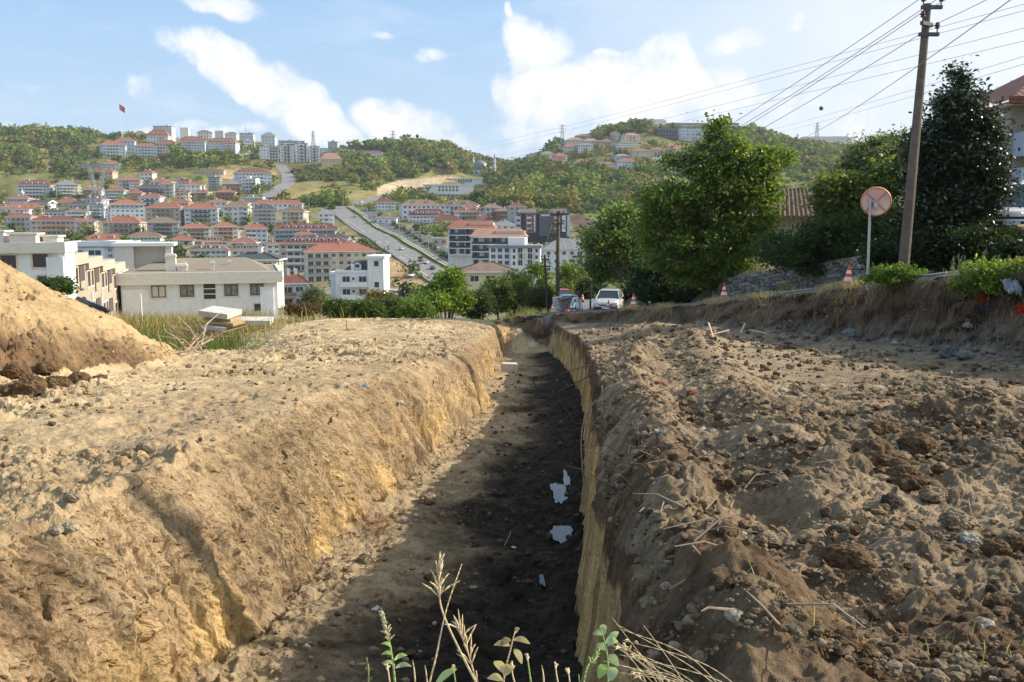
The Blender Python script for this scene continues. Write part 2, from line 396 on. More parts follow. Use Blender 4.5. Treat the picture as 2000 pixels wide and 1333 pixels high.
# ---- build the near ground
def build_near():
    rows = [1.45]
    while rows[-1] < 92:
        y = rows[-1]; r = .0030 if y < 14 else (.0034 if y < 60 else .008)
        rows.append(y*(1+r))
    rows = np.array(rows); NC = 1060
    Y = np.repeat(rows[:, None], NC, 1); X = np.zeros_like(Y)
    base = np.linspace(-900, 2900, 3600)
    for r, y in enumerate(rows):
        xs = (base-1000)/F/.985*y
        w = np.where((base < -90)|(base > 2090), .22, 1.0)
        a, b = IL(y, XL_RIM), IL(y, XL_FLR); w += 1.2*np.exp(-(((xs-(a+b)/2)/(abs(b-a)*.6+.2))**4))
        a, b = IL(y, XR_RIM), IL(y, XR_FLR); w += 9*np.exp(-(((xs-(a+b)/2)/.26)**4))*(y < 52)
        c = np.cumsum(w); c = (c-c[0])/(c[-1]-c[0]); X[r] = np.interp(np.linspace(0, 1, NC), c, xs)
    shp = X.shape; x, y = X.ravel(), Y.ravel()
    z, m = near_h(x, y)
    b = sstep(66, 92, y); zf = far_z(x, y); lane = (1-sstep(4, 10, np.abs(x-lane_x(y))))
    zf = zf*(1-lane)+road_z(x, y)*lane
    z = z*(1-b)+zf*b
    # --- surface character
    left = (x < m['xl']+.5)
    flr, tr_, bank = m['flr'], m['trench'], m['bank']
    wallL = (m['tl'] > .12)*(flr < .5)*(x < 0)*(tr_ > .02); wallR = (m['tr'] > 0)*(m['tr'] < 1)*(tr_ > .02)*(x > 0)
    packL = sstep(.0, .35, fbm(x*.22+4, y*.16, o=3, s=50)+.15*(y > 14))           # smooth, machine-packed ground
    roughL = 1.1-.7*packL*(y > 9)
    right = (x > m['xr']-.1)*(bank < .6)
    wheel = np.exp(-((x-(4.0+.16*(y-12)))/.9)**2)*sstep(12, 16, y)                   # worn strip on the right
    k = np.where(right, 1.15-.65*sstep(11, 16, y+fbm(x*.4, y*.4, o=2, s=51)*3)*(np.exp(-(m['dA']/1.2)**2) < .25)-.3*wheel, roughL)
    k = np.where(flr > .5, .75, k)
    k = np.where(m['pile'] > .5, .55+.9*sstep(.35, .0, pile_z(x, y)-.7-.6*fbm(x*.5, y*.5, o=2, s=52)), k)
    k = np.where(wallL, .85-.35*m['tl'], k); k = np.where(wallR, .25, k)
    k = np.where(m['road'] > 0, .05, k); k = np.where((bank > .1)*(bank < .97), 1.1, k)
    k = k*np.clip(1.2-y/75, .15, 1)
    patch = sstep(-.25, .45, fbm(x*.8, y*.8, o=3, s=53))
    wx_, wy_ = x+.05*vn(x*8, y*8)+.02*vn(x*17, y*17), y+.05*vn(x*8+4, y*8+9)+.02*vn(x*17+5, y*17)
    dz = 1.25*k*(.15*clods(wx_, wy_, .42, 60, .22)*patch+.095*clods(wx_, wy_, .21, 61, .45)*(.2+.8*patch)+.050*clods(wx_+9, wy_, .11, 62, .6)*(.5+.5*patch)+.10*fbm(x*2.2, y*2.2, o=4, s=63, g=.6)-.045*np.abs(fbm(x*5, y*5, o=2, s=67, g=.6)))
    dz += np.where(y < 18, k*(.026*clods(x+3, y+5, .058, 65, .65)+.014*clods(x+1, y+2, .034, 68, .6)*sstep(9, 7, y))*sstep(18, 12, y), 0)
    gouge = np.maximum(0, fbm(x*1.5, y*1.2, o=4, s=66)-.22)
    dz -= np.where(left & (bank < .1), gouge*.6*roughL, gouge*.16*k*(bank < .5)*(m['road'] < 1))
    # track marks of a digger across the packed ground
    tm = np.exp(-(((x+1.9+.02*y)+.0*y)/.25)**2)
    z = z+dz
    # face erosion: shift sideways
    rr = 1-2*np.abs(vn(y*2.2, z*.35, s=70)); r2 = fbm(y*6, z*2.2, o=4, s=71)
    q1, q2, _ = voro(y*5.5+.3*vn(y*9, z*9), z*4.2+.3*vn(y*9+3, z*9), 76); q3, q4, _ = voro(y*13, z*11, 77)
    crack = (1-sstep(.0, .10, q2-q1))*sstep(-.2, .3, fbm(y*.8, z*1.2, o=2, s=78)); cr2 = (1-sstep(0, .14, q4-q3))
    sx_ = np.where(wallL, .07*rr*m['tl']+.14*fbm(y*3.5, z*2.6, o=5, s=71, g=.6)+.045*fbm(y*9, z*13, o=3, s=72, g=.65)-.05*crack-.018*cr2*(y < 14), 0)+np.where(wallR, .05*fbm(y*7, z*.8, o=3, s=73)+.02*fbm(y*30, z*4, o=2, s=74), 0)
    bk = (bank > .08)*(bank < .95)
    sb = np.where(bk, .42*fbm(x*1.3+z*.8, z*1.6+y*.9, o=5, s=75, g=.6), 0)
    x2 = x+sx_+sb*.6; y2 = y+sb*.8
    # --- colours (albedo)
    def C(*c): return np.array(c)[None, :]
    n1 = sstep(-.5, .5, fbm(x*.55, y*.55, o=5, s=80, g=.6))[:, None]; n2 = sstep(-.5, .5, fbm(x*5, y*5, o=4, s=81, g=.65))[:, None]
    n3 = sstep(-.15, .5, fbm(x*.9+7, y*.9, o=4, s=82, g=.6))[:, None]
    tan = C(.54, .405, .235)*(.80+.28*n1)*(.85+.25*n2); brown = C(.22, .145, .078)*(.75+.5*n2)
    nearb = (.62+.25*sstep(15, 8, y))[:, None]*n3*np.clip(roughL, 0, 1)[:, None]; col = tan*(1-nearb)+brown*nearb
    # the brow of the cut is darker topsoil
    brow = np.exp(-((x-m['xl']+.5)/.9)**2)[:, None]*left[:, None]*(.45+.4*n1)
    col = col*(1-brow*.6)+C(.27,.18,.10)*brow*.6
    gray = C(.29, .215, .135)*(.66+.4*n1)*(.70+.5*n2); dk = C(.095, .056, .029)*(.6+.8*n2)
    dkm = (sstep(-.12, .35, fbm(x*.75, y*.75, o=4, s=83))*sstep(14.5, 10, y+fbm(x*.5, y*.5, o=2, s=84)*2.5))[:, None]
    rc = gray*(1-.85*dkm)+dk*.85*dkm
    rc = rc*(1-wheel[:, None]*.5)+C(.40,.305,.185)*wheel[:, None]*.5
    rc = rc*(1-.35*sstep(14, 22, y)[:, None])+C(.33,.25,.16)*(.7+.4*n2)*.35*sstep(14, 22, y)[:, None]
    col = np.where(right[:, None], rc, col)
    clay = C(.50, .345, .155)*(.75+.4*sstep(-.5, .5, fbm(y*3, z*1.3, o=4, s=85))[:, None])*(.85+.25*n2)
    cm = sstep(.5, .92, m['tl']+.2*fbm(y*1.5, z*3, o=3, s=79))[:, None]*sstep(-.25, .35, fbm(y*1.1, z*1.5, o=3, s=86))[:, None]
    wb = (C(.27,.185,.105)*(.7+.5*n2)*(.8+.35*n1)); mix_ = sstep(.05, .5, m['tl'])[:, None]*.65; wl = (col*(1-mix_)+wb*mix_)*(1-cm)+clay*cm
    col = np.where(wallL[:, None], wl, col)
    hR = np.clip((z-(-3.12-.0835*y))/1.6, 0, 1)[:, None]
    wr = np.where(hR > .78+.12*fbm(y*1.5, z*0, o=3, s=87)[:, None], C(.13,.085,.05)*(.7+.5*n2), clay*1.12*(1-.5*sstep(0, .5, fbm(y*11, z*1.0, o=4, s=88))[:, None]))
    col = np.where(wallR[:, None], wr, col)
    wet = sstep(-.9, .5, (x-IL(y, [(5,-1.3),(9,-1.0),(20,.25),(36,1.0),(50,1.4)]))+fbm(x*.9, y*.9, o=4, s=89)*.9)[:, None]  # right half of the floor: damp soil, with its shade painted into the albedo
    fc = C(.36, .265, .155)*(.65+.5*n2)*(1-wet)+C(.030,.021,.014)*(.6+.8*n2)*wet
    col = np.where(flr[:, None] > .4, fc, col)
    pc = C(.50, .355, .185)*(.84+.22*n1)*(.86+.2*n2); pd = C(.17, .105, .055)*(.7+.6*n2)
    pm = sstep(.55, .0, pile_z(x, y)-.5-.55*fbm(x*.5, y*.5, o=3, s=52))[:, None]*sstep(22, 19.5, y)[:, None]
    col = np.where((m['pile'] > .5)[:, None], pc*(1-pm)+pd*pm, col)
    bkc = C(.155,.098,.056)*(.6+.5*sstep(-.4, .4, fbm(x*1.2, z*2+y*.5, o=4, s=90))[:, None])*(.7+.5*n2)
    bkc = bkc*(1-.4*sstep(.5, .0, bank)[:, None])+C(.17,.155,.135)*.4*sstep(.5, .0, bank)[:, None]*(.6+.8*n2)
    bm = (sstep(.02, .15, bank)*sstep(.985, .93, bank)*(y < 58))[:, None]; col = col*(1-bm)+bkc*bm
    tm_ = (np.exp(-((m['dbank']+1.6)/.7)**2)*sstep(15, 20, y)*(1-sstep(45, 49, y)))[:, None]*.75
    col = col*(1-tm_)+C(.15,.135,.115)*(.5+.9*n2)*tm_
    grass = C(.155, .165, .050)*(.6+.8*n2); dry = C(.36,.28,.15)*(.8+.4*n2)
    g1 = (sstep(-.3, .4, fbm(x*.25, y*.25, o=3, s=91)))[:, None]
    gm = np.maximum(np.maximum(m['garden']*(m['bank'] > .9), sstep(27, 33, y)*(x < -8.6-.13*(y-26))*(m['pile'] < .5)), sstep(56, 60, y)*(np.abs(x-lane_x(y)) > 3.4)*(x < 3))[:, None]
    col = np.where(gm > .5, grass*g1+dry*(1-g1), col)
    rb = (m['road']*(y < 60))[:, None]; col = np.where(rb > 0, C(.20,.18,.15)*(.7+.5*n2), col)
    far = sstep(70, 85, y)[:, None]; col = col*(1-far)+far*(grass*.6+dry*.4)
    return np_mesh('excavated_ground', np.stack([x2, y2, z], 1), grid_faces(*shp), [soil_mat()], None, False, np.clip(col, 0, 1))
def soil_mat():
    m = bpy.data.materials.new('soil'); m.use_nodes = True; t = m.node_tree; b = NB(t); p = t.nodes['Principled BSDF']
    at = t.nodes.new('ShaderNodeAttribute'); at.attribute_name = 'Col'
    c = t.nodes.new('ShaderNodeTexCoord').outputs['Object']
    n = b.noise(c, 38, 5, .7); n2_ = b.noise(c, 9, 4, .65)
    g = b.math('ADD', b.math('MULTIPLY', n, .9), b.math('MULTIPLY', n2_, .5))
    sc = b.ramp(g, [(.45, .52), (.7, 1.0), (.95, 1.38)])
    base = b.mix(1.0, at.outputs['Color'], sc, 'MULTIPLY')
    vo = t.nodes.new('ShaderNodeTexVoronoi'); vo.inputs['Scale'].default_value = 16; b.put(vo.inputs['Vector'], c)
    peb = b.ramp(vo.outputs['Distance'], [(.10, 1.0), (.2, 0.0)]); rs, rg, _ = b.sep(vo.outputs['Color'])
    sel = b.math('MULTIPLY', peb, b.math('GREATER_THAN', rs, .86))
    base = b.mix(b.math('MULTIPLY', sel, .35), base, (.42, .38, .31))
    b.put(p.inputs['Base Color'], base)
    p.inputs['Roughness'].default_value = .95; p.inputs['Specular IOR Level'].default_value = .15
    h = b.math('ADD', b.math('MULTIPLY', b.noise(c, 22, 6, .75), 1.0), b.math('MULTIPLY', sel, .4))
    h2 = b.noise(c, 90, 3, .7)
    b.put(p.inputs['Normal'], b.bump(h2, .35, .012, b.bump(h, .75, .06)))
    return m
near = tag(link(bpy.data.objects.new('excavated_ground', build_near())), 'bare excavated earth with the open trench and the road cutting', None, None, 'structure')

# ---- build the far ground: colour zones by photo region
def inpoly(u, v, poly):
    r = np.zeros(u.shape, bool); n = len(poly)
    for i in range(n):
        x0, y0 = poly[i]; x1, y1 = poly[(i+1) % n]
        c = ((y0 > v) != (y1 > v)) & (u < (x1-x0)*(v-y0)/((y1-y0) if y1 != y0 else 1e-9)+x0)
        r ^= c
    return r
FIELD = [[(556,372),(640,368),(735,376),(740,392),(700,402),(650,402),(548,392)], [(840,386),(1000,392),(1000,400),(870,398)], [(560,360),(620,352),(650,366),(560,372)]]
CUT = [[(735,384),(742,362),(800,348),(900,345),(905,352),(850,360),(830,372),(745,386)]]
PLOUGH = [[(1110,424),(1130,418),(1190,446),(1180,452),(1120,450)]]
GREENF = [[(1130,415),(1240,416),(1240,440),(1190,444)]]
EARTH = [[(752,495),(775,492),(800,520),(800,545),(765,548)], [(690,435),(705,430),(730,455),(705,460)], [(1030,468),(1110,460),(1110,478),(1030,478)], [(420,330),(540,335),(535,352),(430,350)], [(62,292),(108,288),(100,298),(66,299)],
         [(740,548),(860,545),(850,575),(745,580)]]
def build_far():
    ys = np.exp(np.linspace(math.log(62), math.log(5200), 420)); us = np.linspace(-420, 2420, 520)
    Y = np.repeat(ys[:, None], 520, 1); X = (us[None, :]-1000)/F/CP*Y
    x, y = X.ravel(), Y.ravel(); b = sstep(62, 92, y)
    z = far_z(x, y)
    lane = (1-sstep(4, 10, np.abs(x-lane_x(y))))*(y < 135)
    z = z*(1-lane)+np.where(lane > 0, road_z(x, y), 0)*lane
    z = z-1.6*(1-sstep(86, 93, y))
    u, v = UV(x, y, z)
    def C(*c): return np.array(c)[None, :]
    n1 = sstep(-.5, .5, fbm(x*.02, y*.012, o=5, s=100, g=.65))[:, None]; n2 = sstep(-.5, .5, fbm(x*.09, y*.06, o=4, s=101, g=.7))[:, None]
    n3 = sstep(.05, .5, fbm(x*.03, y*.02, o=3, s=102))[:, None]
    col = C(.13,.15,.045)*(.6+.6*n2)*(1-n1*.75)+C(.28,.225,.095)*(.8+.3*n2)*n1*.75
    col = col*(1-.45*n3)+C(.24,.14,.06)*.45*n3
    town = (sstep(80, 110, y)*sstep(690, 600, y)*sstep(1180, 1080, u+fbm(x*.02, y*.02, o=3, s=103)*90)*sstep(-.5, .1, fbm(x*.03, y*.03, o=4, s=104)))[:, None]*.75
    col = col*(1-town)+C(.27,.24,.18)*(.7+.5*n2)*town
    for polys, c in ((FIELD, C(.27,.225,.085)), (CUT, C(.50,.39,.24)), (PLOUGH, C(.12,.085,.06)), (GREENF, C(.15,.19,.055)), (EARTH, C(.38,.26,.14))):
        for q in polys:
            k = inpoly(u, v, q); col[k] = (c*(.75+.4*n2[k])*(.85+.3*n1[k]))
    return np_mesh('hillside', np.stack([x, y, z], 1), grid_faces(420, 520), [land_mat()], None, True, np.clip(col, 0, 1))
def land_mat():
    m = bpy.data.materials.new('hill_ground'); m.use_nodes = True; t = m.node_tree; b = NB(t); p = t.nodes['Principled BSDF']
    at = t.nodes.new('ShaderNodeAttribute'); at.attribute_name = 'Col'
    c = t.nodes.new('ShaderNodeTexCoord').outputs['Object']
    sc = b.ramp(b.noise(c, .35, 6, .7), [(.3, .6), (.7, 1.35)])
    b.put(p.inputs['Base Color'], b.mix(1.0, at.outputs['Color'], sc, 'MULTIPLY'))
    p.inputs['Roughness'].default_value = .95; p.inputs['Specular IOR Level'].default_value = .1
    b.put(p.inputs['Normal'], b.bump(b.noise(c, .5, 5, .7), .6, 1.0))
    return m
tag(link(bpy.data.objects.new('hillside', build_far())), 'valley and scrubby hills', None, None, 'structure')
# ================================================================ MESH BUILDER
class MB:
    def __init__(s): s.v = []; s.f = []; s.m = []
    def poly(s, pts, m=0):
        i = len(s.v); s.v += [tuple(p) for p in pts]; s.f.append(tuple(range(i, i+len(pts)))); s.m.append(m)
    def box(s, x0, y0, z0, x1, y1, z1, m=0, M=None):
        i = len(s.v); c = [(x0,y0,z0),(x1,y0,z0),(x1,y1,z0),(x0,y1,z0),(x0,y0,z1),(x1,y0,z1),(x1,y1,z1),(x0,y1,z1)]
        if M is not None: c = [tuple(M @ Vector(p)) for p in c]
        s.v += c
        for q in ((0,3,2,1),(4,5,6,7),(0,1,5,4),(1,2,6,5),(2,3,7,6),(3,0,4,7)): s.f.append(tuple(i+k for k in q)); s.m.append(m)
    def tube(s, p0, p1, r0, r1=None, n=8, m=0, caps=True):
        r1 = r0 if r1 is None else r1; p0, p1 = Vector(p0), Vector(p1); d = (p1-p0)
        if d.length < 1e-6: return
        d.normalize(); a = d.orthogonal().normalized(); b = d.cross(a); i = len(s.v)
        for p, r in ((p0, r0), (p1, r1)):
            for k in range(n):
                t = 2*math.pi*k/n; s.v.append(tuple(p+a*(r*math.cos(t))+b*(r*math.sin(t))))
        for k in range(n): s.f.append((i+k, i+(k+1) % n, i+n+(k+1) % n, i+n+k)); s.m.append(m)
        if caps:
            s.f.append(tuple(i+n-1-k for k in range(n))); s.m.append(m)
            s.f.append(tuple(i+n+k for k in range(n))); s.m.append(m)
    def path(s, pts, r, n=6, m=0):
        rs = r if isinstance(r, (list, tuple)) else [r]*len(pts)
        for k in range(len(pts)-1): s.tube(pts[k], pts[k+1], rs[k], rs[k+1], n, m)
    def lathe(s, prof, n=16, c=(0,0,0), m=0):
        i = len(s.v)
        for (r, z) in prof:
            for k in range(n):
                t = 2*math.pi*k/n; s.v.append((c[0]+r*math.cos(t), c[1]+r*math.sin(t), c[2]+z))
        for j in range(len(prof)-1):
            for k in range(n):
                a = i+j*n+k; b_ = i+j*n+(k+1) % n; s.f.append((a, b_, b_+n, a+n)); s.m.append(m)
    def mesh(s, name, mats, smooth=False):
        me = bpy.data.meshes.new(name); me.from_pydata(s.v, [], s.f)
        for q in mats: me.materials.append(q)
        me.polygons.foreach_set('material_index', s.m)
        if smooth: me.polygons.foreach_set('use_smooth', [True]*len(s.f))
        me.update(); return me
    def build(s, name, mats, parent=None, smooth=False, loc=None, rz=0):
        if not isinstance(mats, (list, tuple)): mats = [mats]
        o = bpy.data.objects.new(name, s.mesh(name, mats, smooth))
        if loc is not None: o.location = loc
        o.rotation_euler = (0, 0, rz)
        return link(o, parent)
# ================================================================ BUILDINGS
WALLC = {'W':('white',(.72,.73,.74)), 'C':('cream',(.66,.60,.47)), 'B':('beige',(.52,.45,.35)), 'G':('grey',(.40,.41,.42)), 'L':('pale blue-grey',(.50,.56,.62)),
         'P':('pinkish',(.60,.45,.36)), 'D':('dark charcoal',(.06,.065,.075)), 'T':('pale green',(.50,.58,.50)), 'K':('brick-red',(.30,.12,.07)), 'Y':('sandy',(.58,.47,.30))}
ROOFC = {'R':('orange-red tile roof',(.31,.125,.082)), 'M':('maroon tile roof',(.19,.075,.058)), 'N':('brown tile roof',(.21,.145,.105)), 'K':('dark grey roof',(.075,.078,.088)),
         'S':('salmon tile roof',(.36,.21,.15)), 'F':('flat roof',(.33,.33,.33)), 'G':('grey roof',(.22,.22,.23))}
def tile_mat(k):
    n = 'roof_'+k
    if n in MATS: return MATS[n]
    c = ROOFC[k][1]; m = bpy.data.materials.new(n); m.use_nodes = True; t = m.node_tree; b = NB(t); p = t.nodes['Principled BSDF']
    co = t.nodes.new('ShaderNodeTexCoord').outputs['Object']
    x, y, z = b.sep(co)
    wv = b.math('ADD', b.math('SINE', b.math('MULTIPLY', x, 20)), b.math('SINE', b.math('MULTIPLY', z, 36)))
    f = b.noise(co, .7, 6, .7); f2 = b.noise(co, 6, 3, .6)
    base = b.ramp(b.math('ADD', b.math('MULTIPLY', f, .6), b.math('MULTIPLY', f2, .4)), [(.3, tuple(q*.62 for q in c)), (.52, c), (.75, tuple(min(1, q*1.35) for q in c))])
    b.put(p.inputs['Base Color'], base); p.inputs['Roughness'].default_value = .85; p.inputs['Specular IOR Level'].default_value = .25
    b.put(p.inputs['Normal'], b.bump(wv, .35, .05)); MATS[n] = m; return m
def wall_mat(k):
    n = 'wall_'+k
    if n in MATS: return MATS[n]
    c = WALLC[k][1]; m = bpy.data.materials.new(n); m.use_nodes = True; t = m.node_tree; b = NB(t); p = t.nodes['Principled BSDF']
    co = t.nodes.new('ShaderNodeTexCoord').outputs['Object']
    mp = t.nodes.new('ShaderNodeMapping'); mp.inputs['Scale'].default_value = (1, 1, .22); b.put(mp.inputs[0], co)
    f = b.noise(mp.outputs[0], 1.1, 6, .65)
    b.put(p.inputs['Base Color'], b.ramp(f, [(.28, tuple(q*.80 for q in c)), (.55, c), (.8, tuple(min(1, q*1.06) for q in c))]))
    p.inputs['Roughness'].default_value = .85; p.inputs['Specular IOR Level'].default_value = .2
    MATS[n] = m; return m
GLASS = mat('window_glass', (.035,.045,.055), .12, spec=.6); FRAME = mat('white_frame', (.72,.72,.72), .5); BROWNF = mat('brown_frame', (.13,.055,.03), .45)
CURT = mat('curtained_glass', (.22,.23,.24), .25, var=.5, vscale=3, spec=.5); SOFF = mat('soffit_white', (.74,.74,.73), .7); METAL = mat('grey_metal', (.35,.36,.37), .4, metal=.7)
BALC = {'w': mat('balcony_white', (.66,.67,.68), .7, .1), 'n': mat('balcony_brown', (.28,.17,.10), .7, .15), 'k': mat('balcony_dark', (.05,.055,.07), .4, .1), 's': mat('balcony_salmon', (.50,.27,.17), .7, .1),
        't': mat('balcony_teal', (.16,.33,.36), .5, .1), 'r': mat('balcony_maroon', (.22,.08,.07), .6, .1), 'g': mat('balcony_grey', (.25,.26,.28), .5, .1)}
def window_mesh(name, w, h, frame, glass, mull=1, depth=.10, sill=False):
    """faces local -y, centred on x, sill at z=0; stands proud of the wall by a few cm"""
    b = MB(); e = .07
    b.box(-w/2, -.03, 0, w/2, .06, e, 0); b.box(-w/2, -.03, h-e, w/2, .06, h, 0); b.box(-w/2, -.03, e, -w/2+e, .06, h-e, 0); b.box(w/2-e, -.03, e, w/2, .06, h-e, 0)
    for k in range(mull):
        x = -w/2+w*(k+1)/(mull+1); b.box(x-.03, -.025, e, x+.03, .05, h-e, 0)
    b.poly([(-w/2+e, -.008, e), (w/2-e, -.008, e), (w/2-e, -.008, h-e), (-w/2+e, -.008, h-e)], 1)
    if sill: b.box(-w/2-.1, -.1, -.09, w/2+.1, .05, -.01, 2)
    return b.mesh(name, [frame, glass, SOFF])
WIN = [window_mesh('window', 1.35, 1.3, FRAME, GLASS), window_mesh('window', 1.35, 1.3, FRAME, CURT), window_mesh('window', 1.7, 2.05, FRAME, GLASS), window_mesh('window', 1.0, 1.2, FRAME, GLASS, 0), window_mesh('window', 2.4, 1.9, FRAME, GLASS, 2)]
def add_win(parent, k, x, y, z, rz=0, s=(1,1,1), name='window', me=None):
    o = bpy.data.objects.new(name, me or WIN[k]); o.location = (x, y, z); o.rotation_euler = (0, 0, rz); o.scale = s
    return link(o, parent)
def hip_roof(w, d, z, h, ov, ridge_frac=.45, gable=False):
    b = MB(); X, Y = w/2+ov, d/2+ov
    if w >= d: rx, ry = (X-min(X*.98, Y*.95) if not gable else X-.02), 0
    else: rx, ry = 0, (Y-min(Y*.98, X*.95) if not gable else Y-.02)
    z0 = z+.28; A = [(-X,-Y,z0),(X,-Y,z0),(X,Y,z0),(-X,Y,z0)]; r0 = (-rx,-ry,z+h); r1 = (rx,ry,z+h)
    if w >= d:
        b.poly([A[0],A[1],r1,r0]); b.poly([A[2],A[3],r0,r1]); b.poly([A[1],A[2],r1], 2 if gable else 0); b.poly([A[3],A[0],r0], 2 if gable else 0)
        hips = [(A[0],r0),(A[1],r1),(A[2],r1),(A[3],r0),(r0,r1)]
    else:
        b.poly([A[0],A[1],r0], 2 if gable else 0); b.poly([A[1],A[2],r1,r0]); b.poly([A[2],A[3],r1], 2 if gable else 0); b.poly([A[3],A[0],r0,r1])
        hips = [(A[0],r0),(A[1],r0),(A[2],r1),(A[3],r1),(r0,r1)]
    if not gable:
        for p, q in hips: b.tube(p, q, .13, .13, 5, 0, False)
    b.box(-X, -Y, z+.003, X, Y, z0-.004, 1)                                # eaves board
    return b
def dormer(parent, x, y, z, s, rm, wm):
    b = MB(); b.box(-.9*s, -.9*s, -.4*s, .9*s, 1.6*s, 1.0*s, 0)
    b.poly([(-1.1*s,-1.1*s,.95*s),(0,-1.1*s,1.6*s),(0,2.6*s,1.6*s),(-1.1*s,2.0*s,.95*s)], 1); b.poly([(0,-1.1*s,1.6*s),(1.1*s,-1.1*s,.95*s),(1.1*s,2.0*s,.95*s),(0,2.6*s,1.6*s)], 1)
    b.poly([(-.9*s,-.905*s,1.0*s),(.9*s,-.905*s,1.0*s),(0,-.905*s,1.5*s)], 0)
    b.poly([(-.5*s,-.92*s,.15*s),(.5*s,-.92*s,.15*s),(.5*s,-.92*s,.9*s),(-.5*s,-.92*s,.9*s)], 2)
    return b.build('dormer', [SOFF, rm, GLASS], parent, loc=(x, y, z))
NUMW = {1:'single-storey', 2:'two-storey', 3:'three-storey', 4:'four-storey', 5:'five-storey', 6:'six-storey'}
BLD = []
def building(spec, where, **o):
    u0, u1, vr, ve, vb, n, wk, rk = spec
    uc = (u0+u1)/2; D = o.get('D') or hit(uc, vb)
    az = math.atan2((uc-1000)/F, 1); yaw = R(o.get('yaw', random.choice([-4, 2, 5, 8, 12, 16])))
    ratio = o.get('ratio', .75); Wd = (u1-u0)/F*D
    phi = yaw-az                                        # angle of the front's normal off the line of sight
    w = Wd/(math.cos(phi)+ratio*abs(math.sin(phi))) if 'w' not in o else o['w']
    d = max(min(w*ratio, 22), 5)
    base = P(uc, vb, D); z0 = base.z; he = P(uc, ve, D).z-z0
    cy = D+.5*d*math.cos(phi)+.3*w*abs(math.sin(phi)); c = P(uc, vb, cy)
    hr = max(.9, (tv(vr)*(cy))-(z0+he)); hr = min(hr, w*.32+1)
    if rk == 'F': hr = 0
    name = 'house' if n <= 2 else 'apartment_building'
    root = empty(name, (c.x, cy, z0), yaw)
    wn, rn = WALLC[wk][0], ROOFC[rk][0]
    rn = o.get('rn', rn)
    lab = f"{wn} {NUMW[n]} {'house' if n <= 2 else 'block'} with {rn} {where}"
    if len(lab.split()) > 16: lab = f"{wn} {NUMW[n]} {'house' if n <= 2 else 'block'} {where}"
    tag(root, lab, 'house' if n <= 2 else 'apartment block')
    if 'bal' not in o and n >= 3 and rk != 'F' and random.random() < .65:
        o['bal'] = random.choice('wwgns'); q0 = random.choice([.05, .3, .5]); o['bz'] = (q0, q0+random.choice([.3, .42])); o['bals'] = random.choice([None, o['bal']])
    wm = wall_mat(wk); fh = he/n; sc_ = max(.7, min(1.35, fh/3.0))
    b = MB(); b.box(-w/2, -d/2, -7, w/2, d/2, he, 0)
    ak = o.get('acc')
    mats = [wm, wall_mat(ak) if ak else wm]
    if ak:                                             # accent strips of another colour
        for x in o.get('accx', (-.25, .25)): b.box(x*w-w*.06, -d/2-.12, 0, x*w+w*.06, -d/2+.1, he-.02, 1)
    if o.get('bands', False):
        for k in range(1, n): b.box(-w/2-.06, -d/2-.06, k*fh-.12, w/2+.06, d/2+.06, k*fh+.12, 1 if ak else 0)
    b.build('wall', mats, root)
    right = az < yaw                                     # which side face is seen
    sx = 1 if right else -1
    # roof
    if rk != 'F':
        rf = hip_roof(w, d, he, hr, .75*min(1, w/12)+.15, gable=o.get('gable', False)).build('roof', [tile_mat(rk), SOFF, wm], root)
        nd = o.get('dorm', 0)
        for k in range(nd):
            dormer(rf, (-.5+(k+.5)/nd)*w*.72, -d*.30, he+hr*.35, min(1.2, hr/3.2+.35), tile_mat(rk), wm)
        for k in range(o.get('chim', 1 if n < 3 else 2)):
            q = MB(); q.box(-.35, -.35, -.8, .35, .35, 1.25, 0); q.box(-.45, -.45, 1.25, .45, .45, 1.4, 0); q.build('chimney', SOFF, rf, loc=(random.uniform(-.25,.25)*w, random.uniform(-.12,.1)*d, he+hr*.75))
    else:
        q = MB(); e = .25
        q.box(-w/2-.2, -d/2-.2, he, w/2+.2, d/2+.2, he+.15, 0)
        for (a0, b0, a1, b1) in ((-w/2-.2,-d/2-.2,w/2+.2,-d/2+e-.2), (-w/2-.2,d/2-e+.2,w/2+.2,d/2+.2), (-w/2-.2,-d/2+e-.2,-w/2+e-.2,d/2-e+.2), (w/2-e+.2,-d/2+e-.2,w/2+.2,d/2-e+.2)): q.box(a0, b0, he+.15, a1, b1, he+.75, 1)
        rf = q.build('roof', [tile_mat('F'), tile_mat(o['fc']) if o.get('fc') else SOFF], root)
        if w > 9:
            q = MB(); q.box(-1.8, -1.8, 0, 1.8, 1.8, 2.4, 0); q.box(-2, -2, 2.4, 2, 2, 2.6, 0); q.build('stair_head', wm, rf, loc=(random.uniform(-.2,.2)*w, 0, he+.15))
    # windows and balconies on the two faces that are seen
    step = o.get('step', 2.8*sc_); bc = o.get('bal'); bs = o.get('bals', bc)
    nw = max(2, int((w-1.0)/step)); bz = o.get('bz', (.22, .78))
    if nw*n > 52: nw = max(2, 52//n)
    for k in range(n):
        zf = k*fh
        for i in range(nw):
            xf = (i+.5)/nw; x = (xf-.5)*(w-.8)
            inb = bc and bz[0] < xf < bz[1]
            wk_ = 2 if inb else random.choice([0, 0, 1])
            add_win(root, wk_, x, -d/2-(.13 if ak else .005), zf+fh*(.08 if inb else .34), 0, (min(1.3, (w-.8)/nw/1.75), 1, min(1.25, fh/2.9)))
        ns = max(1, int((d-1.2)/(step*1.15)));
        for i in range(ns):
            yf = (i+.5)/ns; y = (yf-.5)*(d-.8); inb = bs and .3 < yf < .8
            add_win(root, 2 if inb else random.choice([0, 1, 3]), sx*(w/2+.005), y, zf+fh*(.08 if inb else .34), sx*math.pi/2, (min(1.1, (d-.8)/ns/1.9), 1, min(1.2, fh/3.0)))
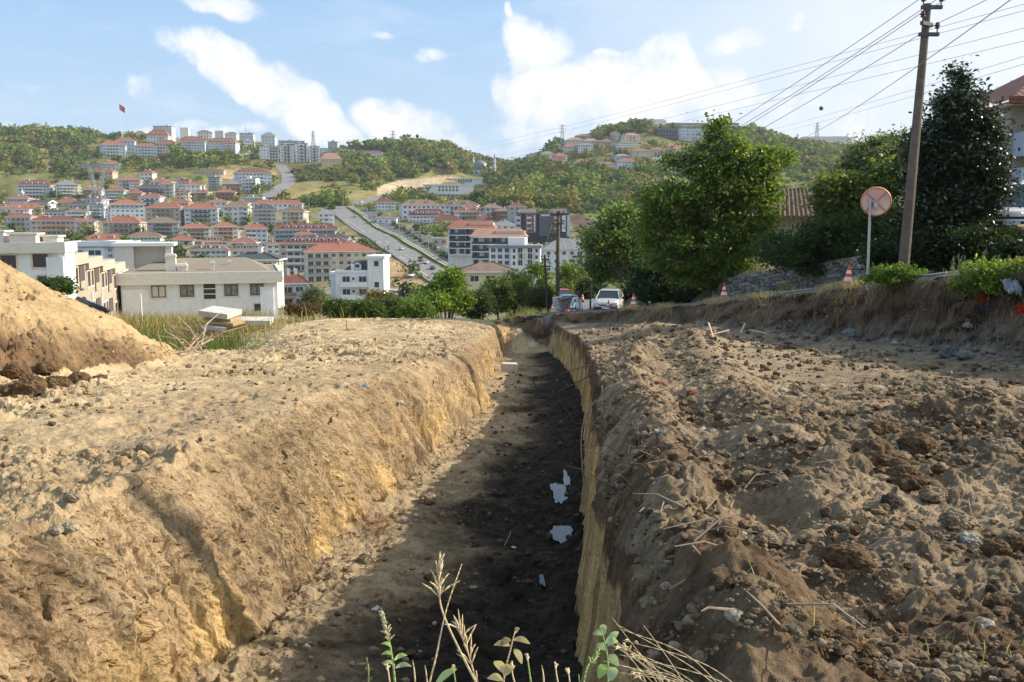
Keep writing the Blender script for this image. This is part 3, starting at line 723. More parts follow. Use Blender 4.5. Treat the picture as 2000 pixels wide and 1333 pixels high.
        if bc and (k > 0 or n < 3):
            q = MB(); x0, x1 = (bz[0]-.5)*w, (bz[1]-.5)*w
            q.box(x0, -d/2-1.3, zf-.13, x1, -d/2-.004, zf, 1); q.box(x0, -d/2-1.3, zf, x1, -d/2-1.2, zf+.95, 0); q.box(x0, -d/2-1.2, zf, x0+.1, -d/2-.004, zf+.95, 0); q.box(x1-.1, -d/2-1.2, zf, x1, -d/2-.004, zf+.95, 0)
            q.build('balcony', [BALC[bc], SOFF], root)
        if bs and d > 7:
            q = MB(); y0, y1 = -.2*d, .3*d; a0, a1 = sorted((sx*w/2+sx*.004, sx*(w/2+1.3)))
            q.box(a0, y0, zf-.13, a1, y1, zf, 1); e0, e1 = sorted((sx*(w/2+1.2), sx*(w/2+1.3))); q.box(e0, y0, zf, e1, y1, zf+.95, 0)
            q.build('balcony', [BALC[bs], SOFF], root)
    BLD.append((c.x, cy, max(w, d)*.62)); return root, w, d, he
A = building
# --- hilltop on the left
A((301,343,243,247,278,5,'L','F'), 'the tallest block on the left hilltop', rn='dark flat roof', fc='K')
A((289,334,253,266,284,3,'W','R'), 'in front of the tallest hilltop block', dorm=3, ratio=.5)
A((352,371,247,250,268,4,'C','F'), 'right of the tallest hilltop block', fc='N')
A((384,417,255,259,274,3,'W','M'), 'on the crest behind the long red-roofed row', bal='w')
A((353,403,267,277,298,4,'L','R'), 'left half of the long hilltop row', dorm=5, ratio=.4, bals=None, bal='w', bz=(.1,.4))
A((404,467,270,279,299,4,'L','R'), 'right half of the long hilltop row', dorm=6, ratio=.4, bals=None, bal='w', bz=(.6,.9))
A((421,440,255,256,272,3,'G','F'), 'narrow one on the crest below the thin mast')
A((440,466,258,262,274,2,'W','N'), 'on the crest left of the glassy block')
A((468,499,257,261,276,4,'L','F'), 'above the white block with arched windows', fc='K', step=2.2)
A((473,500,272,275,292,3,'W','F'), 'with small arched windows on the hilltop', step=2.4)
A((510,541,259,266,284,3,'L','G'), 'with grey gable, right of the glassy block')
A((197,248,276,283,307,4,'L','R'), 'leftmost of the four hill blocks under the flag', ratio=.55, bal='w', bals=None)
A((228,266,269,275,302,4,'L','R'), 'second from left under the flag', ratio=.5)
A((265,312,280,286,309,4,'L','R'), 'third from left under the flag', ratio=.55, bal='w', bals=None, chim=1)
A((308,348,274,281,304,4,'P','R'), 'rightmost of four hill blocks by the flag', ratio=.5)
A((260,288,256,262,272,2,'B','N'), 'low on the crest right of the flagpole')
A((505,548,276,286,320,6,'W','F'), 'left end of the stepped white hill complex', yaw=14, bal='k', ratio=.7, bz=(.55,.95), fc='K')
A((545,577,274,284,320,6,'W','F'), 'second part of the stepped white complex', yaw=14, bal='k', acc='K', accx=(.1,), fc='K')
A((575,604,272,281,320,6,'W','F'), 'third part of the stepped white complex', yaw=14, bal='k', acc='K', accx=(.3,), fc='K')
A((602,627,276,287,321,6,'W','F'), 'right end of the stepped white complex', yaw=14, bal='k', fc='K')
A((540,600,268,276,300,5,'G','F'), 'upper terrace behind the stepped white complex', yaw=14, bal='w', fc='K')
A((626,669,299,311,327,2,'Y','S'), 'broad salmon-roofed one beside the stepped complex', chim=0, ratio=.5)
A((625,693,288,291,308,3,'L','F'), 'wide and dark-trimmed behind the salmon roof', fc='K', bal='g', ratio=.4)
A((642,662,275,278,300,3,'G','F'), 'rising above the dark-trimmed hill block', fc='K')
A((698,747,294,298,308,2,'W','M'), 'long and low among trees right of the hill complex', ratio=.3, chim=0)
# --- left hillside and its foot
A((203,238,314,320,340,3,'T','R'), 'behind the top of the near pylon')
A((165,228,329,336,352,2,'P','R'), 'long one under the arms of the near pylon', ratio=.35)
A((0,20,281,286,294,2,'W','R'), 'at the left edge on the far slope')
A((4,22,272,275,280,1,'C','R'), 'tiny, high at the left edge')
A((276,305,332,339,358,3,'W','R'), 'standing alone above the town')
A((350,375,349,356,374,3,'C','M'), 'with white bays left of the grey-green block')
A((377,402,356,362,380,3,'L','R'), 'just right of the bay-fronted cream house', bal='w')
A((407,434,345,348,373,5,'G','F'), 'tall and narrow above the maroon-roofed house', fc='K', bal='g')
A((440,471,351,360,378,3,'K','G'), 'with wooden balconies left of the big hill block', bal='n')
A((455,533,329,338,366,4,'L','M'), 'long hill block beside the uphill road', dorm=6, bal='w', ratio=.55, yaw=18)
A((474,506,345,350,377,4,'W','F'), 'in front of the long maroon-roofed hill block', bal='w')
A((421,463,370,376,392,2,'K','R'), 'wide red house below the brick-and-wood block', bal='r')
A((382,412,371,377,394,3,'P','R'), 'with maroon balconies mid-slope', bal='r')
A((385,440,331,333,342,1,'B','M'), 'low shed row on the slope above the town', ratio=.3, chim=0)
A((231,280,346,352,372,3,'L','R'), 'upper left of the dark-roofed block', bal='g')
A((296,342,349,356,386,4,'W','R'), 'behind and right of the dark-roofed block')
A((265,323,359,368,392,3,'D','K'), 'broad, under the lone white block', bal='k')
A((343,372,347,352,370,2,'W','N'), 'small one with dormer, mid-slope', dorm=1)
A((40,103,352,362,387,4,'L','M'), 'big dormered block at the foot of the left hill', dorm=4, bal='w', ratio=.5)
A((107,160,352,361,385,4,'C','G'), 'right of the dormered block under the left hill', bal='w', ratio=.9, yaw=20)
A((164,206,365,371,386,3,'W','R'), 'left of the near pylon foot')
A((207,252,366,373,397,4,'L','R'), 'right of the near pylon foot', bal='w')
A((250,283,371,378,397,4,'P','R'), 'between two red-roofed blocks behind the blue one', bal='s')
A((277,323,378,386,403,2,'W','R'), 'with two dark balcony bands right of the pylon', bal='k')
A((343,373,369,377,400,3,'P','M'), 'small, above the dark-balcony blocks', dorm=2)
A((17,66,382,389,402,2,'L','R'), 'at the left beside the slim white minaret')
A((60,107,391,397,412,2,'W','K'), 'with white gable end by the slim minaret', gable=True)
A((112,157,386,396,406,1,'B','R'), 'pyramid-roofed, left of the pylon legs')
A((134,178,392,401,418,2,'G','K'), 'low and grey left of the pylon legs', chim=2)
A((0,17,397,404,418,1,'C','R'), 'cut by the left edge of the town')
A((17,82,397,405,420,1,'C','R'), 'long low one at the left of town', ratio=.4)
A((176,210,398,402,428,4,'W','K'), 'with stacked white balconies behind the pylon', bal='w')
A((210,289,390,400,434,4,'L','R'), 'big pale one right of the pylon', bal=None, bals='w', ratio=.8, yaw=24)
A((288,364,396,407,442,4,'B','R'), 'with brown balcony bands in mid town', bal='n', ratio=.6)
A((360,430,397,408,443,4,'W','R'), 'with dark balcony bands in mid town', bal='k', ratio=.6)
A((432,492,394,405,442,4,'W','N'), 'with blue-white front in mid town', bal='w', acc='G', ratio=.8, yaw=14, bz=(.7,.95))
A((335,376,389,397,410,2,'C','R'), 'small, behind the dark-balcony block')
A((497,592,391,398,417,2,'W','R'), 'very long low one left of the boulevard', ratio=.25, chim=3)
A((470,520,384,387,402,2,'G','F'), 'low factory-like one behind the very long roof', rn='plain flat roof')
A((490,545,399,410,448,5,'G','K'), 'with curved dark balconies in mid town', bal='g', dorm=1, ratio=.8)
A((553,601,403,414,440,3,'C','N'), 'plain-fronted, left of the boulevard top', chim=1)
A((617,656,409,418,443,3,'W','G'), 'nearest the top of the boulevard on its left', bal='w', bals=None)
A((537,661,437,450,476,3,'L','M'), 'long, with teal balconies and dormers', dorm=6, bal='t', ratio=.3, bz=(.03,.97))
A((477,527,437,448,484,4,'L','R'), 'plain bluish front in mid town', ratio=.7, yaw=14)
A((410,471,434,444,477,4,'C','R'), 'with brown balconies and white right side', bal='n', ratio=.8, yaw=20)
A((354,414,437,446,470,3,'C','R'), 'left of the brown-balconied block', bal='n', ratio=.6)
A((205,286,422,436,466,3,'B','R'), 'with brown bands behind the near flat roofs', bal='n', ratio=.6)
A((285,355,424,435,468,4,'G','N'), 'with navy balconies behind the near flat roofs', bal='k', ratio=.7, yaw=18)
A((17,72,417,425,453,3,'L','R'), 'blue-tinted, far left of town', bal='s', ratio=.5)
A((68,150,423,432,460,3,'P','M'), 'with salmon balconies at the far left', bal='s', ratio=.4)
A((146,192,426,433,462,3,'C','R'), 'round-cornered, right of the salmon balconies', bal='s')
A((164,252,457,470,480,2,'W','R'), 'low, right behind the near white wing', dorm=2, ratio=.5)
A((250,322,453,464,478,2,'W','N'), 'with wide white eaves behind the near roofs', ratio=.6)
A((333,384,460,470,480,2,'W','R'), 'with white gable right of the stair tower', ratio=.7)
A((392,450,462,473,488,2,'W','R'), 'with a row of white dormers behind the near house', dorm=3)
A((452,506,465,475,492,2,'C','R'), 'small, right of the dormered white one')
A((370,452,476,490,508,2,'W','N'), 'hip-roofed, just behind the near flat-roofed house', dorm=3, ratio=.6)
A((448,522,476,490,512,2,'W','N'), 'with white attic windows behind the near house', dorm=4, ratio=.6)
A((452,556,494,510,556,3,'C','K'), 'pyramid roof, right behind the near white house', ratio=.7, D=170)
A((517,552,471,479,515,4,'W','N'), 'narrow, left of the dormered beige block')
A((545,692,462,477,530,4,'B','M'), 'large, with a row of dormers mid-valley', dorm=7, bal='w', bz=(.1,.4), ratio=.45, bals=None)
A((588,741,475,493,552,4,'C','R'), 'largest red roof in the valley', ratio=.5, chim=2, bands=True, acc='B', accx=(.02,))
A((541,606,532,556,603,2,'L','M'), 'with brown balcony beside the near white house', bal='n', D=205, bals=None, bz=(.05,.6), chim=2)
A((253,278,352,358,374,3,'W','R'), 'left neighbour of the lone white block')
A((314,343,354,360,388,4,'L','R'), 'right of the dark roof, two grey balcony stacks', bal='g')
A((362,396,356,362,384,3,'W','R'), 'between the bay-fronted and the maroon-balconied houses')
A((408,449,389,395,412,2,'W','R'), 'tucked behind the dark-balcony block on its right')
A((455,490,392,398,420,3,'C','R'), 'peeping over the blue-white front block')
A((163,211,383,390,408,2,'L','M'), 'behind the pylon feet', dorm=2)
A((90,140,410,416,432,2,'W','K'), 'dark-roofed, left of the stacked balconies', gable=True)
A((132,178,408,414,436,3,'W','N'), 'in front of the low grey one by the pylon', bal='w')
A((600,691,455,466,484,2,'G','K'), 'grey-roofed, between teal balconies and beige dormers', chim=2)
A((138,268,483,484,532,2,'W','F'), 'plain white wing behind the beige terrace', D=118, yaw=2, ratio=.5)
A((218,245,482,484,506,2,'W','F'), 'small white roof cube behind the terrace', D=105, yaw=4)
A((575,618,452,458,476,2,'W','R'), 'short one above the grey-roofed one mid-valley')
A((30,62,404,410,424,2,'W','R'), 'second from the left in the lowest hill row')
A((210,240,404,410,432,3,'W','K'), 'half hidden by the big pale block', bal='k')
A((430,470,446,452,472,3,'G','R'), 'squeezed behind the brown-balconied block')
A((735,778,420,426,440,1,'W','N'), 'low kiosk-like one at the top of the side street')
A((905,945,436,441,458,2,'W','M'), 'left of the blue-grey roof, right side of town')
# --- right of the boulevard
A((734,774,387,396,414,3,'W','M'), 'alone at the top right of the boulevard', yaw=10)
A((778,862,390,401,430,3,'W','N'), 'wide, first in the row right of the boulevard', dorm=2, ratio=.5, acc='W')
A((862,934,391,402,428,3,'W','N'), 'wide, second in the row right of the boulevard', dorm=2, ratio=.5)
A((800,872,409,422,436,2,'W','M'), 'long with orange eaves right of the boulevard', dorm=5, ratio=.4)
A((847,902,421,433,448,2,'B','M'), 'above the round tree right of the boulevard', ratio=.6)
A((889,949,403,414,436,3,'W','R'), 'with brown balcony right of the boulevard', bal='n', dorm=2)
A((940,980,398,406,434,3,'L','N'), 'with grey bays at the foot of the forest')
A((962,1000,406,413,436,3,'K','N'), 'raw brick with open balconies', bal='n')
A((990,1027,396,405,440,4,'G','M'), 'with red centre strip under the forest', acc='K', accx=(0,))
A((924,970,421,433,442,1,'B','M'), 'hip-roofed, behind the curved balconies')
A((962,1008,431,441,462,2,'W','G'), 'with blue-grey roof behind the curved balconies')
A((1055,1182,466,488,535,3,'W','G'), 'with wide grey hip roof by the forest edge', ratio=.6, bal='k', bz=(.45,.95))
A((843,876,463,467,480,1,'B','F'), 'low beige garage beside the side street')
A((897,1008,513,533,560,1,'C','N'), 'wide, half hidden by trees beyond the pit', ratio=.8, bal=None, chim=0, D=175)
# --- hill on the right
A((1027,1059,301,303,322,3,'B','F'), 'leftmost on the right-hand hill', fc='G')
A((1054,1081,296,301,319,3,'W','G'), 'slim, left end of the right-hand hill')
A((1080,1107,299,305,319,3,'C','R'), 'red-capped, left end of the right-hand hill', yaw=14)
A((1067,1107,307,312,326,2,'P','M'), 'broad, at the left foot of the right hill')
A((1098,1126,283,287,299,2,'C','R'), 'small, left on the right-hand slope')
A((1127,1160,279,284,299,3,'W','G'), 'below the pink row on the right hill')
A((1105,1140,269,274,290,2,'C','S'), 'left one of the pink row, right hill')
A((1138,1168,271,276,291,3,'P','S'), 'right one of the pink row, right hill')
A((1122,1160,262,266,276,1,'B','N'), 'highest above the pink row, right hill')
A((1168,1200,272,277,293,3,'P','R'), 'centre of the right-hand hill', bal='s')
A((1192,1210,257,262,276,3,'L','N'), 'narrow, under the right hilltop trees')
A((1214,1247,260,264,284,3,'C','S'), 'cream tower-like one right of the hill trees', yaw=16, bal='n')
A((1205,1241,275,279,291,3,'W','N'), 'just below the cream tower-like one')
A((1179,1203,242,246,258,2,'G','F'), 'white-framed, on top of the right hill', bal='w')
A((1120,1153,311,317,328,2,'W','R'), 'lowest left of the right-hand slope', bal='w')
A((1153,1178,316,318,326,1,'B','F'), 'between two low red roofs, right slope')
A((1172,1201,317,321,330,2,'W','R'), 'small, low on the right-hand slope')
A((1203,1244,309,316,334,3,'W','R'), 'with bright red roof low on the right slope', bal='w', bz=(.3,.55))
A((1196,1231,301,306,315,1,'T','G'), 'above the bright red roof, right slope')
A((1232,1267,290,295,312,2,'P','N'), 'left half of the twin row, right hill')
A((1265,1303,288,293,311,2,'P','N'), 'right half of the twin row, right hill', bal='s')
A((1308,1338,284,291,312,2,'C','R'), 'beside the big green tree, right hill')
A((1312,1345,300,304,318,2,'W','M'), 'lower beside the big green tree, right hill')
A((1271,1304,307,309,332,3,'W','F'), 'modern with dark window band, right slope', bal='k', bals=None)
A((1303,1345,308,310,330,3,'W','F'), 'modern, partly behind the big green tree', bal='k', bals=None)
A((1256,1300,233,236,252,3,'C','G'), 'long one on the very top of the right hill', ratio=.35)
A((1295,1442,237,240,256,3,'D','F'), 'very long white-banded one crowning the right hill', ratio=.2, bal='w', bz=(.02,.98), bals=None, yaw=0, fc='G')
A((1279,1320,250,252,271,3,'D','F'), 'square glassy one below the long dark block', yaw=4, fc='G')
A((1320,1385,249,253,274,3,'L','F'), 'row with bays below the long dark block', yaw=4, bal='w', bz=(.4,.6))
A((1562,1660,267,272,284,3,'C','G'), 'long one on the farthest ridge', ratio=.2, D=2700)
A((1480,1540,285,289,300,2,'P','M'), 'low on the ridge behind the big green tree')
# ================================================================ SPECIAL BUILDINGS
WW = wall_mat('W'); CC = mat('parapet_cream', (.70,.665,.59), .8, .08); TAN = mat('gravel_roof', (.24,.20,.15), .95, .3, 9, bump=.4, bscale=30)
PALEBLUE = mat('render_pale', (.80,.82,.85), .85, .07, 1.5); SHUT = mat('roller_blind', (.62,.60,.56), .6, .08, 8)
def near_window(root, x, y, z, w=1.45, h=1.2, rz=0, glass=None, sill=True):
    q = MB(); e = .09
    q.box(-w/2-.14, -.05, -.16, w/2+.14, .02, -.04, 2); q.box(-w/2-.14, -.05, h+.04, w/2+.14, .02, h+.14, 2); q.box(-w/2-.14, -.05, -.04, -w/2-.02, .02, h+.04, 2); q.box(w/2+.02, -.05, -.04, w/2+.14, .02, h+.04, 2)
    q.box(-w/2, -.03, 0, w/2, .03, e, 0); q.box(-w/2, -.03, h-e, w/2, .03, h, 0); q.box(-w/2, -.03, e, -w/2+e, .03, h-e, 0); q.box(w/2-e, -.03, e, w/2, .03, h-e, 0); q.box(-.05, -.028, e, .05, .03, h-e, 0)
    f = q.build('window', [BROWNF, GLASS, CC], root, loc=(x, y, z), rz=rz)
    g = MB(); g.poly([(-w/2+e, -.012, e), (-.05, -.012, e), (-.05, -.012, h-e), (-w/2+e, -.012, h-e)]); g.poly([(.05, -.012, e), (w/2-e, -.012, e), (w/2-e, -.012, h-e), (.05, -.012, h-e)])
    g.build('pane', glass or GLASS, f)
    return f
# near white flat-roofed house (front about 90 m away)
def flat_house():
    D = 92.; a, b_ = P(238, 600, D), P(543, 604, D+4.2); w = (b_-a).length; yaw = math.atan2(b_.y-a.y, b_.x-a.x)
    root = empty('flat_roofed_house', ((a.x+b_.x)/2, (a.y+b_.y)/2, a.z), yaw)
    tag(root, 'long white house with flat gravel roof and brown windows beyond the concrete slabs', 'house')
    he = P(390, 557, D).z-a.z; zp = P(390, 534, D).z-a.z; d = 15
    m = MB(); m.box(-w/2, 0, -3, w/2, d, he, 0); m.box(-w/2+.15, -.22, -3, -w/2+2.6, 0, he-.45, 0); m.box(w/2-1.75, -.22, -3, w/2-.45, 0, he-.45, 0)
    m.build('wall', PALEBLUE, root)
    m = MB(); e = .45; ow = .5
    m.box(-w/2-ow, -.6, he, w/2+ow, d+.5, he+.12, 2)
    for q in ((-w/2-ow,-.6,w/2+ow,-.6+e), (-w/2-ow,d+.1,w/2+ow,d+.5), (-w/2-ow,-.6+e,-w/2-ow+.3,d+.1), (w/2+ow-.3,-.6+e,w/2+ow,d+.1)): m.box(q[0], q[1], he+.12, q[2], q[3], zp, 1)
    m.box(-w/2-ow+.3, -.15, he+.12, w/2+ow-.3, d+.1, zp-.12, 0)
    rf = m.build('roof', [TAN, CC, SOFF], root)
    # gravel pitch rising to the back, chimneys, stair house
    m = MB(); z1 = zp+.9
    m.poly([(-w/2+.3,1.2,zp-.1),(w/2-.6,1.2,zp-.1),(w/2-3,d-1,z1),(-w/2+3,d-1,z1)]); m.poly([(-w/2+.3,1.2,zp-.1),(-w/2+3,d-1,z1),(-w/2+.3,d-.5,zp-.1)]); m.poly([(w/2-.6,1.2,zp-.1),(w/2-.6,d-.5,zp-.1),(w/2-3,d-1,z1)])
    m.build('roof_pitch', TAN, rf)
    for (u, v0, v1, ww) in ((362,517,532,.95), (341,497,526,1.0), (386,512,519,.3), (316,523,533,.3), (471,510,524,.3), (419,512,526,.35)):
        yy = 3.2 if v1 > 525 else 7
        Yw = D+yy; p0, p1 = P(u, v1, Yw), P(u, v0, Yw)
        m = MB(); m.box(-ww/2, -ww/2, -1.2, ww/2, ww/2, (p1.z-p0.z), 0); m.box(-ww/2-.08, -ww/2-.08, p1.z-p0.z-.3, ww/2+.08, ww/2+.08, p1.z-p0.z-.14, 0)
        lx = (p0.x-root.location.x)
        m.build('chimney', CC, rf, loc=(lx, yy, p0.z-a.z))
    m = MB(); q0, q1 = P(268, 517, D+9), P(372, 475, D+9); lx0 = q0.x-root.location.x; lx1 = q1.x-root.location.x; zt = q1.z-a.z
    m.box(lx0, 9, he, lx0+(lx1-lx0)*.33, 14, zt-.35, 0); m.box(lx0+(lx1-lx0)*.33, 10.5, he, lx1-.25, 14, zt-.35, 0); m.box(lx1-.7, 9.2, he, lx1-.05, 10.5, zt-.35, 0); m.box(lx0-.25, 8.7, zt-.35, lx1+.25, 14.3, zt, 1)
    m.build('stair_house', [CC, SOFF], root)
    for u, bl in ((300,True),(353,False),(437,False),(487,False)):
        px = P(u, 583, D); near_window(root, px.x-root.location.x, -.002, px.z-a.z, 1.35, 1.2, glass=SHUT if bl else CURT)
    px = P(396, 589, D); m = MB(); ww = 1.15; hh = P(396, 557, D).z-px.z
    m.box(-ww/2-.12, -.08, -1.6, -ww/2, .02, hh, 0); m.box(ww/2, -.08, -1.6, ww/2+.12, .02, hh, 0)
    for k in range(4): m.box(-ww/2, -.05, hh*k/3-.05, ww/2, .0, hh*k/3+.05, 0)
    m.box(-ww/2, -.02, 0, ww/2, .01, hh, 1)
    m.build('stairwell_glazing', [SOFF, GLASS], root, loc=(px.x-root.location.x, -.002, px.z-a.z))
    px = P(493, 615, D); near_window(root, px.x-root.location.x, -.002, px.z-a.z, 1.1, .75)
flat_house()
def left_house():
    D = 68.; a, b_ = P(-70, 600, D-2), P(133, 600, D); w = math.hypot(b_.x-a.x, b_.y-a.y); yaw = R(13)
    root = empty('flat_roofed_house', (b_.x-w/2*math.cos(yaw), D-w/2*math.sin(yaw), b_.z), yaw); tag(root, 'white flat-roofed house rising behind the sandy heap', 'house')
    he = P(60, 489, D).z-a.z; zp = P(60, 469, D).z-a.z; d = 3
    m = MB(); m.box(-w/2, 0, -3, w/2, d, he, 0); m.box(w/2-1.25, -.2, -3, w/2-.1, 0, he-.3, 0); m.build('wall', PALEBLUE, root)
    m = MB(); m.box(-w/2-.2, -.5, he, w/2+.15, d+.4, he+.1, 1)
    for q in ((-w/2-.2,-.5,w/2+.15,-.2), (-w/2-.2,d,w/2+.15,d+.4), (w/2-.15,-.2,w/2+.15,d)): m.box(q[0], q[1], he+.1, q[2], q[3], zp, 1)
    m.box(-w/2, -.2, he+.1, w/2-.15, d, he+.3, 0)
    rf = m.build('roof', [TAN, CC], root)
    for x0, x1, y0, h in ((w/2-4.2,w/2-2.4,2.5,.55), (w/2-6.8,w/2-4.7,3,.75), (w/2-2.2,w/2-1.2,4,.35)):
        m = MB(); y0 *= .8; m.box(x0, y0, he, x1, y0+2, zp+h, 0); m.box(x0-.15, y0-.15, zp+h, x1+.15, y0+2.15, zp+h+.12, 0); m.build('chimney_block', CC, rf)
    for u, v in ((15,520),(71,518),(80,561),(15,561)):
        px = P(u, v, D-1); near_window(root, (px.x-root.location.x)/math.cos(yaw), -.002, px.z-a.z, 1.0, .95)
left_house()
def beige_row():
    # side wing stepping down the slope, seen at a sharp angle
    col = mat('terrace_beige', (.38,.32,.25), .85, .1, 1.2); pts = [(133, 92.), (160, 98.), (199, 106.), (232, 115.)]
    p0 = P(138, 590, 71); p1 = P(243, 590, 96)
    d = (p1-p0); L = math.hypot(d.x, d.y); yaw = math.atan2(d.y, d.x)
    root = empty('terraced_house', (p0.x, p0.y, -9.5), yaw); tag(root, 'beige two-storey terrace with recessed balconies between the two near white houses', 'house')
    n = 4; zt0, zt1 = P(138, 494, 71).z+9.5, P(240, 518, 96).z+9.5
    m = MB(); rf = MB()
    for k in range(n):
        x0, x1 = L*k/n, L*(k+1)/n; zt = zt0+(zt1-zt0)*(k+.3)/n
        m.box(x0, 0, -4, x1, 9, zt-.9, 0); rf.box(x0-.02, -.3, zt-.9, x1-.03, 9.2, zt, 0)
    m.build('wall', col, root); rf.build('parapet', mat('parapet_beige', (.44,.39,.32), .8, .1), root)
    for k in range(n):
        x0 = L*k/n; zt = zt0+(zt1-zt0)*(k+.3)/n
        for fl in (0, 1):
            zz = zt-2.4-fl*2.7
            near_window(root, x0+L/n*.17, -.002, zz, 1.2, 1.25); near_window(root, x0+L/n*.42, -.002, zz, .9, 1.25)
            q = MB(); q.box(x0+L/n*.58, -.06, zz-.6, x0+L/n*.9, .0, zz+1.4, 0); q.box(x0+L/n*.58, -.12, zz-.6, x0+L/n*.9, -.06, zz+.1, 1); q.build('balcony', [mat('recess_dark', (.09,.08,.075), .9), col], root)
beige_row()
def tower_house():
    D = 200.; a, b_ = P(656, 590, D), P(722, 590, D); c = P(751, 590, D); w = c.x-a.x
    root = empty('white_villa', (a.x, D, a.z), R(0)); tag(root, 'bright white villa with a square stair tower and dark mansard roof', 'villa')
    he = P(690, 533, D).z-a.z; zt = P(730, 500, D).z-a.z; xt = P(720, 590, D).x-a.x
    m = MB(); m.box(0, 0, -4, xt, 11, he, 0); m.box(xt, -.6, -4, w, 9, zt-.5, 0); m.box(-1.6, 3, -4, 0, 11, he-.5, 0); m.build('wall', WW, root)
    m = MB(); m.box(xt-.35, -.95, zt-.5, w+.35, 9.3, zt, 0); m.box(-.1, -.1, he, xt, .15, he+.55, 0); m.box(-1.8, 2.8, he-.5, 0, 11.2, he, 0); m.build('cornice', SOFF, root)
    zr = P(700, 512, D).z-a.z
    m = MB(); m.poly([(1.2,1,he),(xt,1,he),(xt,4.5,zr),(3.5,4.5,zr)]); m.poly([(1.2,1,he),(3.5,4.5,zr),(3.5,10,zr),(1.2,10.8,he)]); m.poly([(3.5,4.5,zr),(xt,4.5,zr),(xt,10,zr),(3.5,10,zr)])
    rf = m.build('roof', tile_mat('K'), root); dormer(rf, xt-2.6, 2.6, he+.9, .9, tile_mat('K'), WW)
    m = MB(); m.box(xt*.5-.3, 1.0, he, xt*.5+.3, 1.6, he+1.8, 0); m.build('chimney', SOFF, rf)
    for fl in range(3):
        z = P(700, 583, D).z-a.z+fl*(he/2.95) if False else (.9+fl*2.75)
        if z > he-1.5: break
        for x in (xt*.33, xt*.83): add_win(root, 2, x, -.006, z, 0, (1.0,1,.95))
        add_win(root, 3, xt*.55, -.006, z+1.1, 0, (.6,1,.5))
        q = MB(); q.box(1.2, -1.3, z-.35, xt, -.004, z-.2, 0); q.box(1.2, -1.3, z-.2, xt, -1.18, z+.75, 0); q.box(1.2, -1.18, z-.2, 1.35, -.004, z+.75, 0); q.build('balcony', SOFF, root)
        for x in (3.2, 7): add_win(root, 0, -.006, x, z+.3, -math.pi/2)
    for v in (521, 562, 583):
        z = P(735, v, D).z-a.z; add_win(root, 3, (xt+w)/2+.2, -.606, z, 0, (1.15,1,1.1))
tower_house()
def curved_block(u0, u1, ve, vb, D, n, label, roofk, umid, rot):
    a, c = P(u0, vb, D), P(u1, vb, D); w = c.x-a.x
    root = empty('apartment_building', (a.x, D, a.z), rot); tag(root, label, 'apartment block')
    he = P(u0, ve, D).z-a.z; fh = he/n; d = 14
    prof = [(0,3.4),(1.0,1.2),(3,.2),(w*.5,-.2),(w-1,0),(w,.6)]
    m = MB(); m.box(0, 1.5, -5, w, d, he, 0); m.build('wall', WW, root)
    for k in range(n+1):
        q = MB(); z = k*fh
        top = [(x, y-1.0) for x, y in prof]
        vv_ = [(x, y, z-.16) for x, y in top]+[(w, 1.495, z-.16), (0, 3.5, z-.16)]
        q.poly(list(reversed(vv_)), 0); q.poly([(x, y, z+.16) for x, y, _ in vv_], 0)
        for i in range(len(vv_)):
            p, r_ = vv_[i], vv_[(i+1) % len(vv_)]; q.poly([(p[0],p[1],z-.16),(r_[0],r_[1],z-.16),(r_[0],r_[1],z+.16),(p[0],p[1],z+.16)], 0)
        if 0 < k < n:
            for i in range(len(top)-1):
                p, r_ = top[i], top[i+1]; q.poly([(p[0]+.05,p[1]+.05,z+.16),(r_[0],r_[1]+.05,z+.16),(r_[0],r_[1]+.05,z+1.0),(p[0]+.05,p[1]+.05,z+1.0)], 1)
        q.build('balcony' if k < n else 'eaves', [SOFF, BALC['k']], root)
        if k < n:
            nw = max(3, int(w/3.2))
            for i in range(nw): add_win(root, random.choice([2, 4]), (i+.5)/nw*w, 1.49, z+.3, 0, (1.1,1,1.05))
            for i in range(3): add_win(root, 0, -.006, 5+i*3.2, z+1, -math.pi/2)
    for i in range(3):
        q = MB(); q.box(w*(i+.2)/3, .9, 0, w*(i+.2)/3+.9, 1.52, he, 0); q.build('pier', BALC['k'], root)
    rf = MB(); rf.poly([(-.5,.2,he+.2),(w+.5,.2,he+.2),(w*.9,d*.5,he+3),(w*.1,d*.5,he+3)]); rf.poly([(w+.5,d,he+.2),(-.5,d,he+.2),(w*.1,d*.5,he+3),(w*.9,d*.5,he+3)]); rf.poly([(-.5,d,he+.2),(-.5,.2,he+.2),(w*.1,d*.5,he+3)]); rf.poly([(w+.5,.2,he+.2),(w+.5,d,he+.2),(w*.9,d*.5,he+3)])
    rr = rf.build('roof', tile_mat(roofk), root)
    q = MB(); q.box(w*.45, 3, he, w*.98, 8, he+2.2, 0); q.build('attic', wall_mat('P'), rr)
curved_block(874, 964, 447, 498, 345, 4, 'four-storey block with curved white balconies and orange roof beside the boulevard', 'R', 900, R(-6))
curved_block(918, 1026, 464, 520, 318, 4, 'four-storey block with curved white balconies and pink attic in front of its twin', 'S', 900, R(-4))
